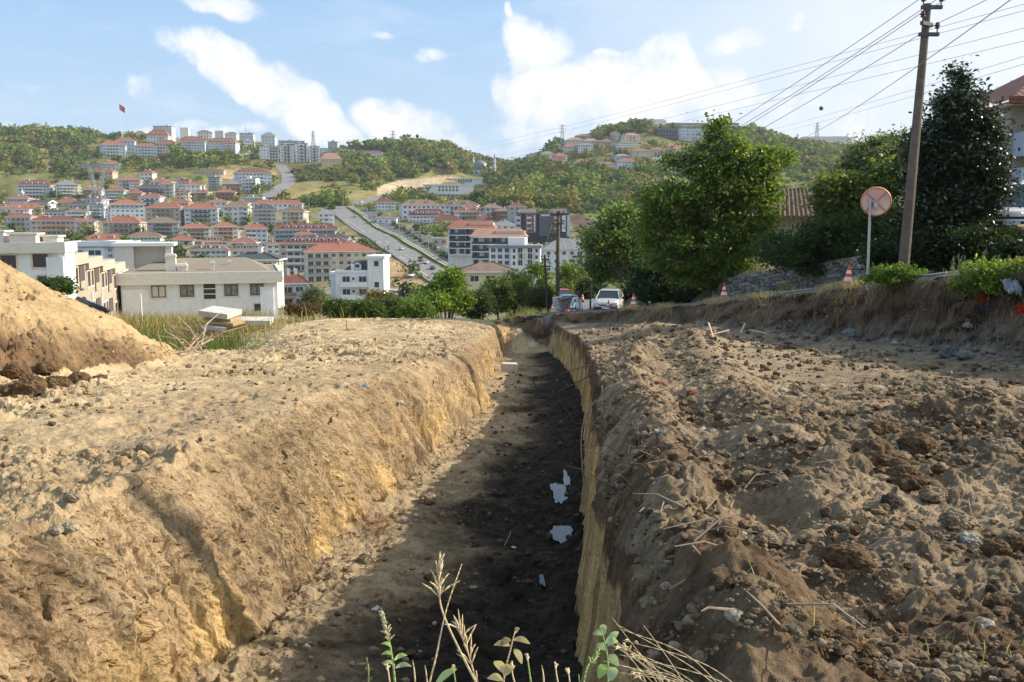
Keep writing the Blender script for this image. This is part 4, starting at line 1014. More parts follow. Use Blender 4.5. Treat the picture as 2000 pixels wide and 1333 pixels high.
def white_grey_block():
    D = 270.; a, c = P(997, 522, D), P(1055, 522, D); l = P(962, 512, D+14)
    root = empty('apartment_building', (a.x, D, a.z), R(-3)); tag(root, 'white three-storey block with dark grey cornice and pink window strips near the side street', 'apartment block')
    w = c.x-a.x; he = P(1000, 485, D).z-a.z; d = 13
    m = MB(); m.box(0, 0, -6, w, d, he, 0); m.box(-6.5, 2.5, -6, 0, d, he, 0); m.build('wall', WW, root)
    m = MB(); m.box(-.4, -.5, he, w+.5, d+.4, he+.8, 0); m.box(-7, 2.0, he, -.4, d+.3, he+.8, 0); rf = m.build('roof', BALC['g'], root)
    m = MB(); m.box(-1, 5, he+.8, 4, 11, he+3.0, 0); m.build('penthouse', SOFF, rf)
    for k in range(3):
        z = he*(k+.25)/3.0
        for i, x in enumerate((.12, .33, .66, .88)): add_win(root, 2 if i in (1, 2) else 3, x*w, -.006, z, 0, (.85,1,.85 if i in (1,2) else 1))
        for x in (-5.2, -3.2, -1.2): add_win(root, 0, x, 2.494, z)
        if k == 1:
            for x in (.33, .66, .12): m = MB(); m.box(x*w+1.0, -.05, z-.4, x*w+1.5, 0, z+1.9, 0); m.build('facade_strip', wall_mat('P'), root)
white_grey_block()
def dark_block():
    D = 455.; a, c = P(1008, 458, D), P(1112, 458, D); w = c.x-a.x
    root = empty('apartment_building', (a.x, D, a.z), 0); tag(root, 'black and white four-storey block with a dark sign-bearing central panel', 'apartment block')
    he = P(1060, 417, D).z-a.z; d = 15
    m = MB(); m.box(0, 0, -4, w, d, he, 0)
    m.build('wall', wall_mat('D'), root)
    for (f0, f1, k) in ((-.02,.085,'L'), (.20,.285,'W'), (.33,.36,'W'), (.72,.80,'W'), (.86,.93,'W'), (.955,1.01,'L')):
        m = MB(); m.box(f0*w, -.35, 1.2 if k == 'W' else -1, f1*w, 0-.004, he-.8, 0); m.build('facade_strip', wall_mat(k), root)
    m = MB(); m.box(.43*w, -1.2, -1, .61*w, -.004, he+1.2, 0); m.build('centre_panel', mat('anthracite', (.10,.11,.125), .6, .1), root)
    m = MB()
    for i in range(5):                                         # small raised lettering, too far off to read
        m.box(.47*w+i*.85, -1.26, he-1.4, .47*w+i*.85+.55, -1.2, he-.5, 0)
    m.build('sign_letters', SOFF, root)
    m = MB()
    for x in (.19,.30,.37,.70,.82): m.box(x*w-.22, -.5, 0, x*w+.22, -.351, he, 0)
    for z in (.3,.62): m.box(.13*w, -.46, he*z, .40*w, -.36, he*z+.3, 0); m.box(.64*w, -.46, he*z, .95*w, -.36, he*z+.3, 0)
    m.build('wood_trim', wall_mat('K'), root)
    for k in range(4):
        for x in (.245,.41-.11,.66,.76): add_win(root, 4, x*w, -.40, .8+k*he/4, 0, (.85,1,.95))
        for x in (.03,.055): add_win(root, 0, x*w, -.36, 1+k*he/4)
    m = MB(); m.box(-.5, -.6, he, w*.42, d, he+.4, 0); m.box(w*.62, -.6, he, w+.5, d, he+.4, 0); m.box(w*.1, .5, he+.4, w*.38, d-1, he+2.2, 1); m.box(w*.66, .5, he+.4, w*.95, d-1, he+2.2, 1); m.build('roof', [BALC['g'], wall_mat('P')], root)
dark_block()
def mosque():
    D = 1250.; lead = mat('lead_dome', (.20,.215,.25), .45, .15, .3, metal=.2); st = mat('mosque_stone', (.58,.59,.62), .8, .08)
    c = P(939, 347, D); root = empty('mosque', (c.x, D, c.z), R(4)); tag(root, 'grey domed mosque on the saddle between the two hills', 'mosque')
    m = MB(); m.box(-17, -14, -6, 17, 16, 9, 0); m.box(-22, -18, -6, -17, 14, 6.5, 0); m.box(17, -18, -6, 22, 14, 6.5, 0); m.build('wall', st, root)
    r = 9.5; m = MB(); m.lathe([(r+.6, 9), (r+.6, 13.2), (r, 13.3)]+[(r*math.cos(t), 13.3+r*.95*math.sin(t)) for t in np.linspace(0, 1.5, 9)]+[(.05, 22.8)], 28)
    dm = m.build('dome', lead, root, True); m = MB(); m.lathe([(.35, 22.5), (.5, 24), (.15, 25), (.4, 26), (.05, 29)], 8); m.build('finial', mat('gilt', (.5,.38,.12), .4, metal=.8), dm)
    for x in (-12, 12):
        for y in (-9, 9):
            m = MB(); m.lathe([(4.2, 9), (4.2, 10.2)]+[(4.1*math.cos(t), 10.2+3.4*math.sin(t)) for t in np.linspace(0, 1.5, 6)], 16, (x, y, 0)); m.build('half_dome', lead, root, True)
    for i in range(7): m = MB(); m.lathe([(2.0, 6.5)]+[(2*math.cos(t), 6.6+1.6*math.sin(t)) for t in np.linspace(0, 1.5, 5)], 10, (-18+i*6, -16.2, 0)); m.build('porch_dome', lead, root, True)
    for i in range(5): add_win(root, 2, -12+i*6, -14.01, 3, 0, (1.6,1,1.8))
    for u, vt, vb in ((924.5, 298, 347), (966, 299, 348)):
        a = P(u, vb, D+4); h = P(u, vt, D+4).z-a.z; mr = empty('minaret', (a.x, a.y, a.z)); tag(mr, 'slender white minaret at the %s side of the domed mosque' % ('left' if u < 950 else 'right'), 'minaret', 'minarets of the hillside mosque')
        m = MB(); m.lathe([(2.1,-4),(2.1,4),(1.55,6),(1.45,h*.45)], 12); m.lathe([(1.3,h*.45),(1.15,h*.78)], 12); m.build('shaft', st, mr, True)
        for z in (.45, .64): m = MB(); m.lathe([(1.4,h*z-1.2),(2.3,h*z),(2.3,h*z+1),(1.2,h*z+1.02)], 12); m.build('balcony', st, mr, True)
        m = MB(); m.lathe([(1.35,h*.78),(.7,h*.9),(.05,h)], 12); m.build('spire', lead, mr, True)
    # the long white school-like complex below it
    for (u0, u1, vt, vb, lab) in ((827, 925, 362, 386, 'long white building on stilts below the mosque'), (875, 942, 350, 364, 'upper white hall between stilted building and mosque')):
        Dd = hit((u0+u1)/2, vb); a, b_ = P(u0, vb, Dd), P(u1, vb, Dd); w = b_.x-a.x; h = P(u0, vt, Dd).z-a.z
        rt = empty('public_building', (a.x, Dd, a.z), R(3)); tag(rt, lab, 'public building')
        m = MB(); m.box(0, 0, h*.25, w, 22, h, 0); m.box(1, 3, -6, w-1, 20, h*.25, 1); m.build('wall', [WW, wall_mat('G')], rt)
        m = MB(); m.box(-.6, -1, h, w+.6, 23, h+.8, 0); m.build('roof', SOFF, rt)
        for i in range(12): m = MB(); m.box(w*(i+.5)/12-.4, .2, -5, w*(i+.5)/12+.4, 1, h*.25, 0); m.build('pillar', SOFF, rt)
        for i in range(6): add_win(rt, 4, w*(.32+i*.07), -.01, h*.5, 0, (1,1,1.2)); add_win(rt, 4, w*(.32+i*.07), -.01, h*.75, 0, (1,1,1))
    a = P(44, 392, hit(44, 396)); h = P(44, 366, a.y).z-a.z
    mr = empty('minaret', tuple(a)); tag(mr, 'small slim white minaret among the houses at the far left', 'minaret')
    m = MB(); m.lathe([(1.3,-3),(1.2,h*.5),(1.8,h*.55),(1.8,h*.6),(1.0,h*.6),(.9,h*.75)], 10); m.build('shaft', st, mr, True)
    m = MB(); m.lathe([(1.1,h*.75),(.05,h)], 10); m.build('spire', lead, mr, True)
mosque()
def right_house():
    # house at the right edge, behind the dark tree
    D = 40.; a = P(1958, 478, D); root = empty('village_house', (a.x, D, a.z-1.2), R(-6)); tag(root, 'three-storey rendered house with maroon eaves behind the dark tree at right', 'house')
    he = P(1965, 212, D).z-root.location.z
    pk = mat('house_render', (.40,.34,.28), .85, .12, 1.2); bl = mat('balcony_blue', (.42,.46,.53), .6, .08); low = mat('house_render_grey', (.34,.35,.36), .85, .12, 1.2)
    m = MB(); m.box(0, 0, 2.6, 12, 10, he, 0); m.box(-1.9, .4, -2, 12.01, 10, 2.59, 1); m.build('wall', [pk, low], root)
    m = MB(); m.box(-.45, -1.1, he, 13, 11, he+.2, 1); m.poly([(-.6,-1.3,he+.2),(13.2,-1.3,he+.2),(13.2,4.5,he+2.3),(3,4.5,he+2.3)]); m.poly([(-.6,-1.3,he+.2),(3,4.5,he+2.3),(3,6,he+2.3),(-.6,11,he+.2)]); m.box(-.62, -1.35, he+.05, 13.2, -1.2, he+.35, 0)
    m.build('roof', [tile_mat('M'), pk], root)
    for z in (.55*he-.4, .82*he-.8):
        m = MB(); m.box(.15, -1.0, z, 12, -.004, z+.18, 0); m.box(.15, -1.0, z+.18, 12, -.9, z+1.0, 0); m.box(.15, -.9, z+.18, .27, -.004, z+1.0, 0); m.build('balcony', bl, root)
        m = MB(); m.box(1.1, -.1, z+.3, 2.2, -.002, z+2.1, 0); m.build('door', GLASS, root)
    zt = .82*he+1.0
    m = MB(); m.poly([(.3,-1.5,zt),(2.8,-1.5,zt),(2.6,-.6,zt+.6),(.5,-.6,zt+.6)]); m.build('awning', mat('awning_dark', (.05,.055,.065), .7), root)
    near_window(root, -1.3, .398, .9, .85, 1.1); near_window(root, -.1, .398, .9, .6, 1.1)
right_house()
def old_roof():
    D = 58.; a = P(1470, 470, D); root = empty('old_house', (P(1545, 470, D).x, D, P(1545, 470, D).z-2.5), R(-14)); tag(root, 'old low house with weathered pantile roof behind the big green tree', 'house')
    h = P(1545, 421, D).z-root.location.z; hr = P(1570, 366, D).z-root.location.z
    m = MB(); m.box(-2.2, 0, -2, 4.0, 5, h, 0); m.build('wall', wall_mat('B'), root)
    # pantile roof as real corrugated courses
    v = []; nx, ny = 60, 16
    X = np.linspace(-2.7, 4.3, nx*3); T = np.linspace(0, 1, ny*2)
    XX, TT = np.meshgrid(X, T); t2 = np.floor(TT*ny)/ny
    Z = h-.1+(hr-h)*TT+.05*np.sin(XX*2*math.pi/.28)+.05*(1-((TT*ny) % 1)); Y = -.7+3.4*TT
    shrink = 1-TT*.15
    me = np_mesh('roof', np.stack([(XX*shrink).ravel(), Y.ravel(), Z.ravel()], 1), grid_faces(*XX.shape), [mat('old_pantile', (.17,.105,.080), .9, .5, 7)], None, False)
    o = bpy.data.objects.new('roof', me); link(o, root)
    m = MB(); m.poly([(-2.6,6.2,h),(4.0,6.2,h),(3.7,2.75,hr),(-2.3,2.75,hr)]); m.build('rear_slope', tile_mat('N'), root)
old_roof()
# ================================================================ ROADS
ASPH = mat('asphalt', (.115,.115,.12), .9, .25, .6, bump=.2, bscale=30); ASPHL = mat('worn_asphalt', (.20,.195,.19), .9, .2, .4); PAVE = mat('pale_paving', (.38,.36,.32), .9, .2, .5); MEDG = mat('median_grass', (.16,.20,.06), .95, .35, .8)
KERB = mat('kerb_stone', (.45,.44,.42), .85, .15, 2); PAINT = mat('road_paint', (.75,.75,.72), .7)
def strip(name, pts, width, m, off=.3, sub=14, label=None, y0=30):
    """ribbon draped on the ground; pts are photo pixels or (x, y) metres"""
    W3 = [(P(u, v, hit(u, v, y0)).x, hit(u, v, y0)) if abs(u) > 60 else (u, v) for u, v in pts]
    q = []
    for (a, b_) in zip(W3[:-1], W3[1:]):
        for k in range(sub): t = k/sub; q.append((a[0]*(1-t)+b_[0]*t, a[1]*(1-t)+b_[1]*t))
    q.append(W3[-1]); q = np.array(q)
    for _ in range(6): q[1:-1] = (q[:-2]+q[1:-1]*2+q[2:])/4
    d = np.gradient(q, axis=0); d /= np.linalg.norm(d, axis=1)[:, None]; nrm = np.stack([-d[:, 1], d[:, 0]], 1)
    zc = ground(q[:, 0], q[:, 1]); 
    for _ in range(3): zc[1:-1] = (zc[:-2]+zc[1:-1]+zc[2:])/3
    wv = np.asarray(width) if not np.isscalar(width) else np.array([-width/2, width/2])
    V = []
    for o in (wv[0], wv[-1]):
        e = q+nrm*o; V.append(np.column_stack([e, np.maximum(zc+off, ground(e[:, 0], e[:, 1])+off*.5)]))
    # skirt so the ribbon has a real edge
    V = [V[0]-[0,0,.6], V[0], V[1], V[1]-[0,0,.6]]
    V = np.array(V); me = np_mesh(name, V.reshape(-1, 3), grid_faces(4, len(q))[:, ::-1], [m])
    o = link(bpy.data.objects.new(name, me)); tag(o, label, None, None, 'structure'); return q, zc
strip('boulevard', [(655,407),(676,424),(716,452),(768,486),(828,524),(868,552)], 13.5, ASPHL, .45, label='left carriageway of the boulevard')
strip('median', [(684,406),(716,428),(768,459),(822,491),(878,524)], 3.2, MEDG, .8, label='grassy median of the boulevard')
strip('kerb', [(680,406),(712,428),(764,459),(818,491),(874,524)], .6, KERB, .85, label='pale kerb of the median')
strip('kerb', [(688,406),(720,428),(772,459),(826,491),(882,523)], .6, KERB, .85, label='far kerb of the median')
strip('kerb', [(650,414),(700,448),(748,482),(800,518),(842,548)], .8, PAVE, .6, label='pale verge of the boulevard')
strip('side_street', [(712,412),(760,440),(812,468),(862,496),(905,516)], 15, ASPH, .5, label='side street with parked cars')
strip('boulevard', [(650,410),(690,400),(740,389),(800,379),(830,375)], 13, ASPHL, .5, label='upper boulevard climbing towards the mosque')
strip('road', [(520,388),(545,374),(563,358),(561,342),(548,326)], 13, ASPHL, .6, label='pale road climbing to the stepped complex')
strip('road', [(440,309),(470,304),(495,297),(512,293)], 9, PAVE, .6, label='hill road beside the long row')
strip('road', [(700,582),(760,579),(810,573),(850,562)], 9, ASPHL, .35, label='lower road with the yellow kerb')
strip('pavement', [(745,566),(790,570),(835,560),(862,548)], 5, PAVE, .35, label='pavement by the lower road')
# painted dashes of the boulevard
def dashes():
    m = MB(); q = [(690,432),(731,460),(782,494),(836,528)]
    for (a, b_) in zip(q[:-1], q[1:]):
        A0, B0 = P(*a, hit(*a)), P(*b_, hit(*b_)); n = max(2, int((B0-A0).length/9))
        for k in range(n):
            p, r_ = A0.lerp(B0, k/n), A0.lerp(B0, (k+.4)/n); s = (r_-p).normalized().cross(Vector((0,0,1)))*.12
            z0, z1 = gz1(p.x, p.y)+.52, gz1(r_.x, r_.y)+.52
            m.poly([(p.x-s.x,p.y-s.y,z0),(p.x+s.x,p.y+s.y,z0),(r_.x+s.x,r_.y+s.y,z1),(r_.x-s.x,r_.y-s.y,z1)])
    tag(m.build('lane_marking', PAINT), None, None, None, 'structure')
dashes()
# the lane at the top of the bank
def lane():
    ys = np.concatenate([np.linspace(16, 52, 160), np.linspace(52.3, 135, 160)]); n = 9
    xl = np.where(ys < 52, IL(ys, XC)+.22, lane_x(ys)-3.1); xr = np.where(ys < 60, IL(ys, sorted([(b, a) for a, b in WALL]))-.5, lane_x(ys)+2.9)
    bl = sstep(50, 58, ys); xl = (IL(ys, XC)+.22)*(1-bl)+(lane_x(ys)-3.1)*bl; xr = np.minimum(xr, xl+7.5)
    xl = xl+.18*fbm(ys*1.3, ys*0, o=4, s=200)
    T = np.linspace(0, 1, n)[None, :]; X = xl[:, None]*(1-T)+xr[:, None]*T; Yy = np.repeat(ys[:, None], n, 1)
    Z = ground(X.ravel(), Yy.ravel()).reshape(X.shape); Z = np.maximum(Z, road_z(X, Yy))+.06
    # thickness at the broken edge
    X = np.concatenate([X[:, :1], X], 1); Yy = np.concatenate([Yy[:, :1], Yy], 1); Z = np.concatenate([Z[:, :1]-.22, Z], 1)
    me = np_mesh('lane', np.stack([X, Yy, Z], -1).reshape(-1, 3), grid_faces(*X.shape), [mat('lane_asphalt', (.17,.17,.175), .85, .22, .9, bump=.3, bscale=18)])
    tag(link(bpy.data.objects.new('lane', me)), 'narrow asphalt lane above the bank', None, None, 'structure')
lane()
# ================================================================ FOLIAGE
def leaf_mat(name, tr=.35, rough=.55, spec=.35):
    if name in MATS: return MATS[name]
    m = bpy.data.materials.new(name); m.use_nodes = True; t = m.node_tree; b = NB(t); p = t.nodes['Principled BSDF']
    at = t.nodes.new('ShaderNodeAttribute'); at.attribute_name = 'Col'
    oi = t.nodes.new('ShaderNodeObjectInfo'); k = b.ramp(oi.outputs['Random'], [(0, .78), (1, 1.22)])
    c = b.mix(1.0, at.outputs['Color'], k, 'MULTIPLY')
    b.put(p.inputs['Base Color'], c); p.inputs['Roughness'].default_value = rough; p.inputs['Specular IOR Level'].default_value = spec
    tl = t.nodes.new('ShaderNodeBsdfTranslucent'); b.put(tl.inputs[0], b.mix(1.0, c, (1.25, 1.35, .55), 'MULTIPLY'))
    mx = t.nodes.new('ShaderNodeMixShader'); mx.inputs[0].default_value = tr
    t.links.new(p.outputs[0], mx.inputs[1]); t.links.new(tl.outputs[0], mx.inputs[2]); t.links.new(mx.outputs[0], t.nodes['Material Output'].inputs[0])
    MATS[name] = m; return m
LEAF = leaf_mat('leaves', .46); GLOSSY = leaf_mat('glossy_leaves', .12, .32, .6); FARL = leaf_mat('far_leaves', .25, .8, .1); BARK = mat('bark', (.12,.09,.065), .95, .3, 4, bump=.5, bscale=12)
def rand_dirs(n, r=rng):
    v = r.normal(size=(n, 3)); return v/np.linalg.norm(v, axis=1)[:, None]
def leaf_quads(cen, size, r=rng, up=.35, aspect=.55, droop=0):
    """one small four-sided leaf per centre"""
    n = len(cen); a = rand_dirs(n, r); a[:, 2] = a[:, 2]*.6-droop; a /= np.linalg.norm(a, axis=1)[:, None]
    nn_ = rand_dirs(n, r); nn_[:, 2] = np.abs(nn_[:, 2])+up; b = np.cross(a, nn_); b /= np.linalg.norm(b, axis=1)[:, None]+1e-9
    s = (size*(.6+.8*r.random(n)))[:, None]
    p0 = cen-a*s*.5; p1 = cen+b*s*aspect*.5; p2 = cen+a*s*.55; p3 = cen-b*s*aspect*.5
    return np.stack([p0, p1, p2, p3], 1).reshape(-1, 3)
def crown_points(blobs, n, r, clump=.35, shell=.55, ncl=None):
    """clumped points inside a set of ellipsoids: (centre, radii)"""
    vol = np.array([b[1][0]*b[1][1]*b[1][2] for b in blobs])**.7; vol /= vol.sum(); out = []; cls = []
    for (c, rad), f in zip(blobs, vol):
        k = max(6, int((ncl or 160)*f)); d = rand_dirs(k, r); q = (shell+(1-shell)*r.random(k)**.6)[:, None]
        cc = np.array(c)+d*q*np.array(rad); cls.append(cc)
        m = int(n*f); idx = r.integers(0, k, m); sc = clump*(.5+r.random(k))[idx][:, None]
        pts = cc[idx]+r.normal(size=(m, 3))*sc*np.array([1, 1, .62]); out.append(pts)
    return np.concatenate(out), np.concatenate(cls)
def leafcol(n, c, r, var=.35, yellow=.08):
    k = (1-var+2*var*r.random(n))[:, None]; col = np.array(c)[None, :]*k
    y = r.random(n) < yellow; col[y] = col[y]*np.array([2.2, 1.5, .9]); return np.clip(np.repeat(col, 4, 0), 0, 1)
def near_tree(name, label, cat, base, blobs, n, size, color, m=LEAF, trunk_r=.22, seed=1, clump=.35, ncl=160, yellow=.08, var=.35, group=None, forks=26, droop=.25, trunk=True, shell=.55):
    """blobs: (u, v, half width px, half height px, depth)"""
    r = np.random.default_rng(seed); bl = []
    for (u, v, ru, rv, y) in blobs:
        c = P(u, v, y); k = y/F; bl.append(((c.x, c.y, c.z), (ru*k, max(ru*k*.85, .3), rv*k)))
    pts, cls = crown_points(bl, n, r, clump, shell, ncl)
    V = leaf_quads(pts, size, r, droop=droop); nf = len(pts)
    col = leafcol(nf, color, r, var, yellow)
    cn = fbm(pts[:, 0]*1.1, pts[:, 1]*1.1, pts[:, 2]*1.1, o=2, s=seed); col = np.clip(col*(1+.45*np.repeat(cn, 4))[:, None], 0, 1)
    z0 = gz1(*base)-.15; root = empty(name, (base[0], base[1], z0)); tag(root, label, cat, group)
    off = np.array([base[0], base[1], z0])
    me = np_mesh('crown', V-off, np.arange(nf*4).reshape(-1, 4), [m], None, False, col)
    link(bpy.data.objects.new('crown', me), root)
    if trunk:
        b = MB(); top = np.mean([c[0] for c in bl], 0)-off; fork = top*np.array([.6, .6, .35])
        b.path([(0,0,-.5), tuple(fork*.5), tuple(fork)], [trunk_r*1.25, trunk_r, trunk_r*.85], 9)
        for k in r.choice(len(cls), min(forks, len(cls)), replace=False):
            e = cls[k]-off; mid = fork*.45+e*.55+r.normal(size=3)*.15-np.array([0, 0, .15]); b.path([tuple(fork*(.75+.25*r.random())), tuple(mid), tuple(e)], [trunk_r*.5, trunk_r*.24, trunk_r*.06], 5)
        b.build('trunk', BARK, root)
    return root
near_tree('walnut_tree', 'big bright green broadleaf tree standing right of the parked crossover', 'tree', (11.3, 51.5),
  [(1402,240,9,24,51),(1408,290,38,26,51),(1345,322,36,22,50.5),(1462,318,44,24,51),(1520,306,22,12,51),(1425,365,72,38,51),(1285,378,34,16,50),(1305,428,46,32,50.5),(1325,500,64,38,50),(1465,420,48,40,51),(1400,480,78,44,51),(1500,372,22,20,50.5),(1265,450,14,24,50),(1350,400,50,30,50),(1420,535,60,22,51)],
  62000, .215, (.115,.168,.036), seed=3, clump=.36, ncl=250, trunk_r=.3, yellow=.12, droop=.5, shell=.7)
near_tree('laurel_tree', 'tall dark glossy-leaved tree in front of the house at right', 'tree', (15.4, 32.0),
  [(1868,165,12,28,32),(1872,215,44,38,32),(1835,275,46,44,32),(1915,260,36,48,32),(1875,330,72,62,32),(1805,350,34,48,32.5),(1922,370,36,52,31.5),(1850,410,66,42,32)],
  50000, .145, (.034,.055,.022), GLOSSY, seed=4, clump=.26, ncl=260, trunk_r=.2, yellow=.03, var=.5)
near_tree('olive_tree', 'grey-green olive-like tree behind the road mirror', 'tree', (19.0, 48.0),
  [(1712,305,52,42,48),(1690,350,55,35,48),(1760,300,30,35,48),(1640,385,50,28,50)], 20000, .17, (.14,.165,.095), seed=5, clump=.35, ncl=120, yellow=.02)
near_tree('fig_tree', 'yellow-green bushy tree directly left of the road mirror', 'tree', (14.9, 42.5),
  [(1650,368,44,22,42.5),(1680,395,48,30,42),(1735,345,30,35,42),(1625,408,28,20,43)], 13000, .2, (.13,.175,.04), seed=6, clump=.32, ncl=90, yellow=.15)
near_tree('ivy_bush', 'large tangle of ivy on the stone wall behind the mirror', 'bush', (14.9, 41.0),
  [(1555,480,45,25,43),(1630,462,58,44,41),(1700,460,60,55,40),(1600,500,95,30,42),(1700,505,60,25,40),(1520,490,40,30,45)], 42000, .15, (.050,.085,.024), seed=7, clump=.28, ncl=230, trunk_r=.1, yellow=.05, var=.45)
near_tree('hedge_bush', 'dark overgrown hedge between the concrete pole and the house', 'bush', (15.6, 31.5),
  [(1790,450,40,40,33),(1830,485,60,30,31),(1920,480,70,32,30),(1990,495,40,30,28),(1760,500,60,30,33)], 34000, .12, (.028,.046,.016), seed=8, clump=.24, ncl=190, trunk_r=.08, yellow=.05, var=.5)
near_tree('linden_tree', 'pale green tree left of the big bright one, over the lane', 'tree', (10.6, 70.0),
  [(1215,435,42,28,71),(1180,470,45,30,71),(1245,480,45,38,72),(1182,520,30,36,76),(1205,500,46,40,75)], 24000, .28, (.12,.17,.06), seed=9, clump=.45, ncl=150, trunk_r=.22, yellow=.06)
near_tree('roadside_bush', 'dark roadside thicket behind the parked crossover', 'bush', (12.0, 61.0),
  [(1235,560,22,24,70),(1275,560,36,42,60),(1315,565,55,38,57),(1370,570,36,25,54),(1300,520,55,30,58),(1168,566,8,12,86)], 34000, .2, (.032,.052,.018), seed=10, clump=.35, ncl=200, trunk_r=.1, yellow=.04, var=.45)
near_tree('ash_tree', 'sunny yellow-green tree just past the crest left of the lane', 'tree', (-5.4, 74.0),
  [(880,545,22,24,74),(868,575,34,24,74),(895,585,24,22,75),(845,590,30,16,72)], 17000, .24, (.16,.235,.04), seed=11, clump=.36, ncl=110, trunk_r=.14, yellow=.1)
SH = [('round ivy-covered bush left of the sunny yellow-green tree', (718,601,26,13,64), (.09,.15,.03), .16), ('bright green bramble just right of the white villa front', (660,598,24,12,66), (.085,.13,.025), .16),
      ('straggly green shrub between two round bushes at the crest', (765,598,24,13,68), (.085,.12,.035), .16), ('reddish-brown bush under the white villa', (742,584,26,12,78), (.13,.10,.04), .2), ('low climbing vine on the fence left of the villa', (590,602,30,8,78), (.10,.055,.03), .15),
      ('silvery small tree beside the red-roofed cottage', (612,580,14,13,90), (.12,.14,.08), .2), ('leafy scrub under the sunny yellow-green tree', (815,601,26,14,66), (.11,.17,.035), .18),
      ('dark-stemmed tree first right of the sunny tree', (932,583,26,22,82), (.06,.085,.03), .22), ('loose green tree second right of the sunny tree', (972,568,28,26,88), (.12,.16,.045), .24), ('olive-green tree before the hip-roofed cream house', (1008,560,30,30,90), (.08,.115,.032), .24),
      ('wide green tree left of the leaning dark pole', (1042,548,34,30,86), (.11,.16,.04), .24), ('dull green bush at the foot of the leaning dark pole', (1058,578,20,14,74), (.075,.085,.035), .18), ('yellow-green tree filling the gap behind the thin far pole', (1118,545,28,34,112), (.12,.165,.03), .3),
      ('small leafy tree top at the left end of the lane', (1100,572,14,12,100), (.07,.11,.03), .2), ('dark bush where the lane disappears', (1143,560,10,14,105), (.04,.06,.02), .2), ('young fig bush over the sandy heap against the white house', (112,557,22,8,46), (.07,.12,.03), .16)]
for i, (lb, q, c, s) in enumerate(SH):
    p = P(q[0], q[1], q[4]); near_tree('shrub' if q[3] < 20 else 'small_tree', lb, 'shrub' if q[3] < 20 else 'tree', (p.x, q[4]), [(q[0], q[1], q[2], q[3], q[4]), (q[0]+q[2]*.5, q[1]+q[3]*.8, q[2]*.6, q[3]*.7, q[4]-.5), (q[0]-q[2]*.5, q[1]+q[3]*.8, q[2]*.6, q[3]*.7, q[4]+.6), (q[0], q[1]+q[3]*1.2, q[2]*.6, q[3]*.6, q[4])], 7500, s, c, seed=20+i, clump=.26*q[4]/70, ncl=60, trunk_r=.08, yellow=.1, forks=12)
# ---- distant trees: a few crown shapes, copied tree by tree
def crown_template(seed, n=230, tall=1.0, cards=.24):
    r = np.random.default_rng(seed); lob = [((r.normal()*.28, r.normal()*.28, .55*tall+r.normal()*.14), (.42, .42, .36*tall)) for _ in range(6)]
    pts, _ = crown_points(lob, n, r, .10, .6, 40); pts[:, 2] = np.maximum(pts[:, 2], .08)
    V = leaf_quads(pts, cards, r, aspect=.8); col = leafcol(len(pts), (.5,.5,.5), r, .3, 0)
    cn = fbm(pts[:, 0]*3, pts[:, 1]*3, pts[:, 2]*3, o=2, s=seed); return V, np.clip(col*(1+.4*np.repeat(cn, 4))[:, None], 0, 1)
TPL = [crown_template(300+i, 260 if i < 6 else 150, [1, 1.15, .8, 1.3, .9, 1.05][i % 6], .2 if i < 6 else .27) for i in range(12)]
HUES = [(.11,.15,.042), (.155,.205,.05), (.07,.105,.038), (.21,.23,.06), (.19,.165,.055), (.25,.205,.065)]
def tree_zone(u, v):
    """density and size of trees for a photo region"""
    f = np.zeros(u.shape)
    for poly, k in ZT: f[inpoly(u, v, poly)] = k
    for q in FIELD+CUT+PLOUGH+GREENF+EARTH: f[inpoly(u, v, q)] = 0
    return f
ZT = [([(-200,262),(200,262),(560,300),(640,300),(760,285),(900,300),(1000,320),(1100,290),(1200,250),(1300,235),(1420,250),(1560,280),(1900,280),(1900,620),(1180,620),(1120,415),(520,400),(480,330),(200,345),(-200,360)], .35),
      ([(-200,258),(190,262),(190,292),(-200,290)], 1.0), ([(0,290),(64,290),(66,330),(0,335)], .9), ([(110,285),(200,285),(200,330),(110,330)], .7),
      ([(660,305),(760,280),(830,275),(930,310),(1000,330),(930,345),(800,348),(700,350),(660,345)], .95), ([(640,318),(720,318),(735,352),(640,345)], 1.0), ([(560,335),(650,350),(735,372),(700,385),(590,372)], .4),
      ([(960,330),(1100,325),(1200,335),(1300,340),(1420,330),(1420,415),(1130,412),(1010,415),(930,390),(935,350)], 1.0), ([(1050,285),(1150,250),(1220,232),(1270,240),(1270,275),(1130,262),(1075,300)], .9), ([(1450,255),(1560,290),(1900,300),(1900,345),(1450,330)], .9), ([(1420,330),(1900,345),(1900,500),(1420,420)], .6), ([(500,372),(520,372),(520,388),(500,388)], 1),
      ([(200,300),(400,305),(400,330),(200,330)], .4), ([(345,305),(360,300),(380,330),(340,330)], 1.0), ([(930,395),(1130,405),(1120,420),(1000,415),(930,405)], .9), ([(600,397),(655,397),(655,412),(600,410)], .9), ([(620,455),(700,445),(740,480),(740,500),(690,480)], .0)]
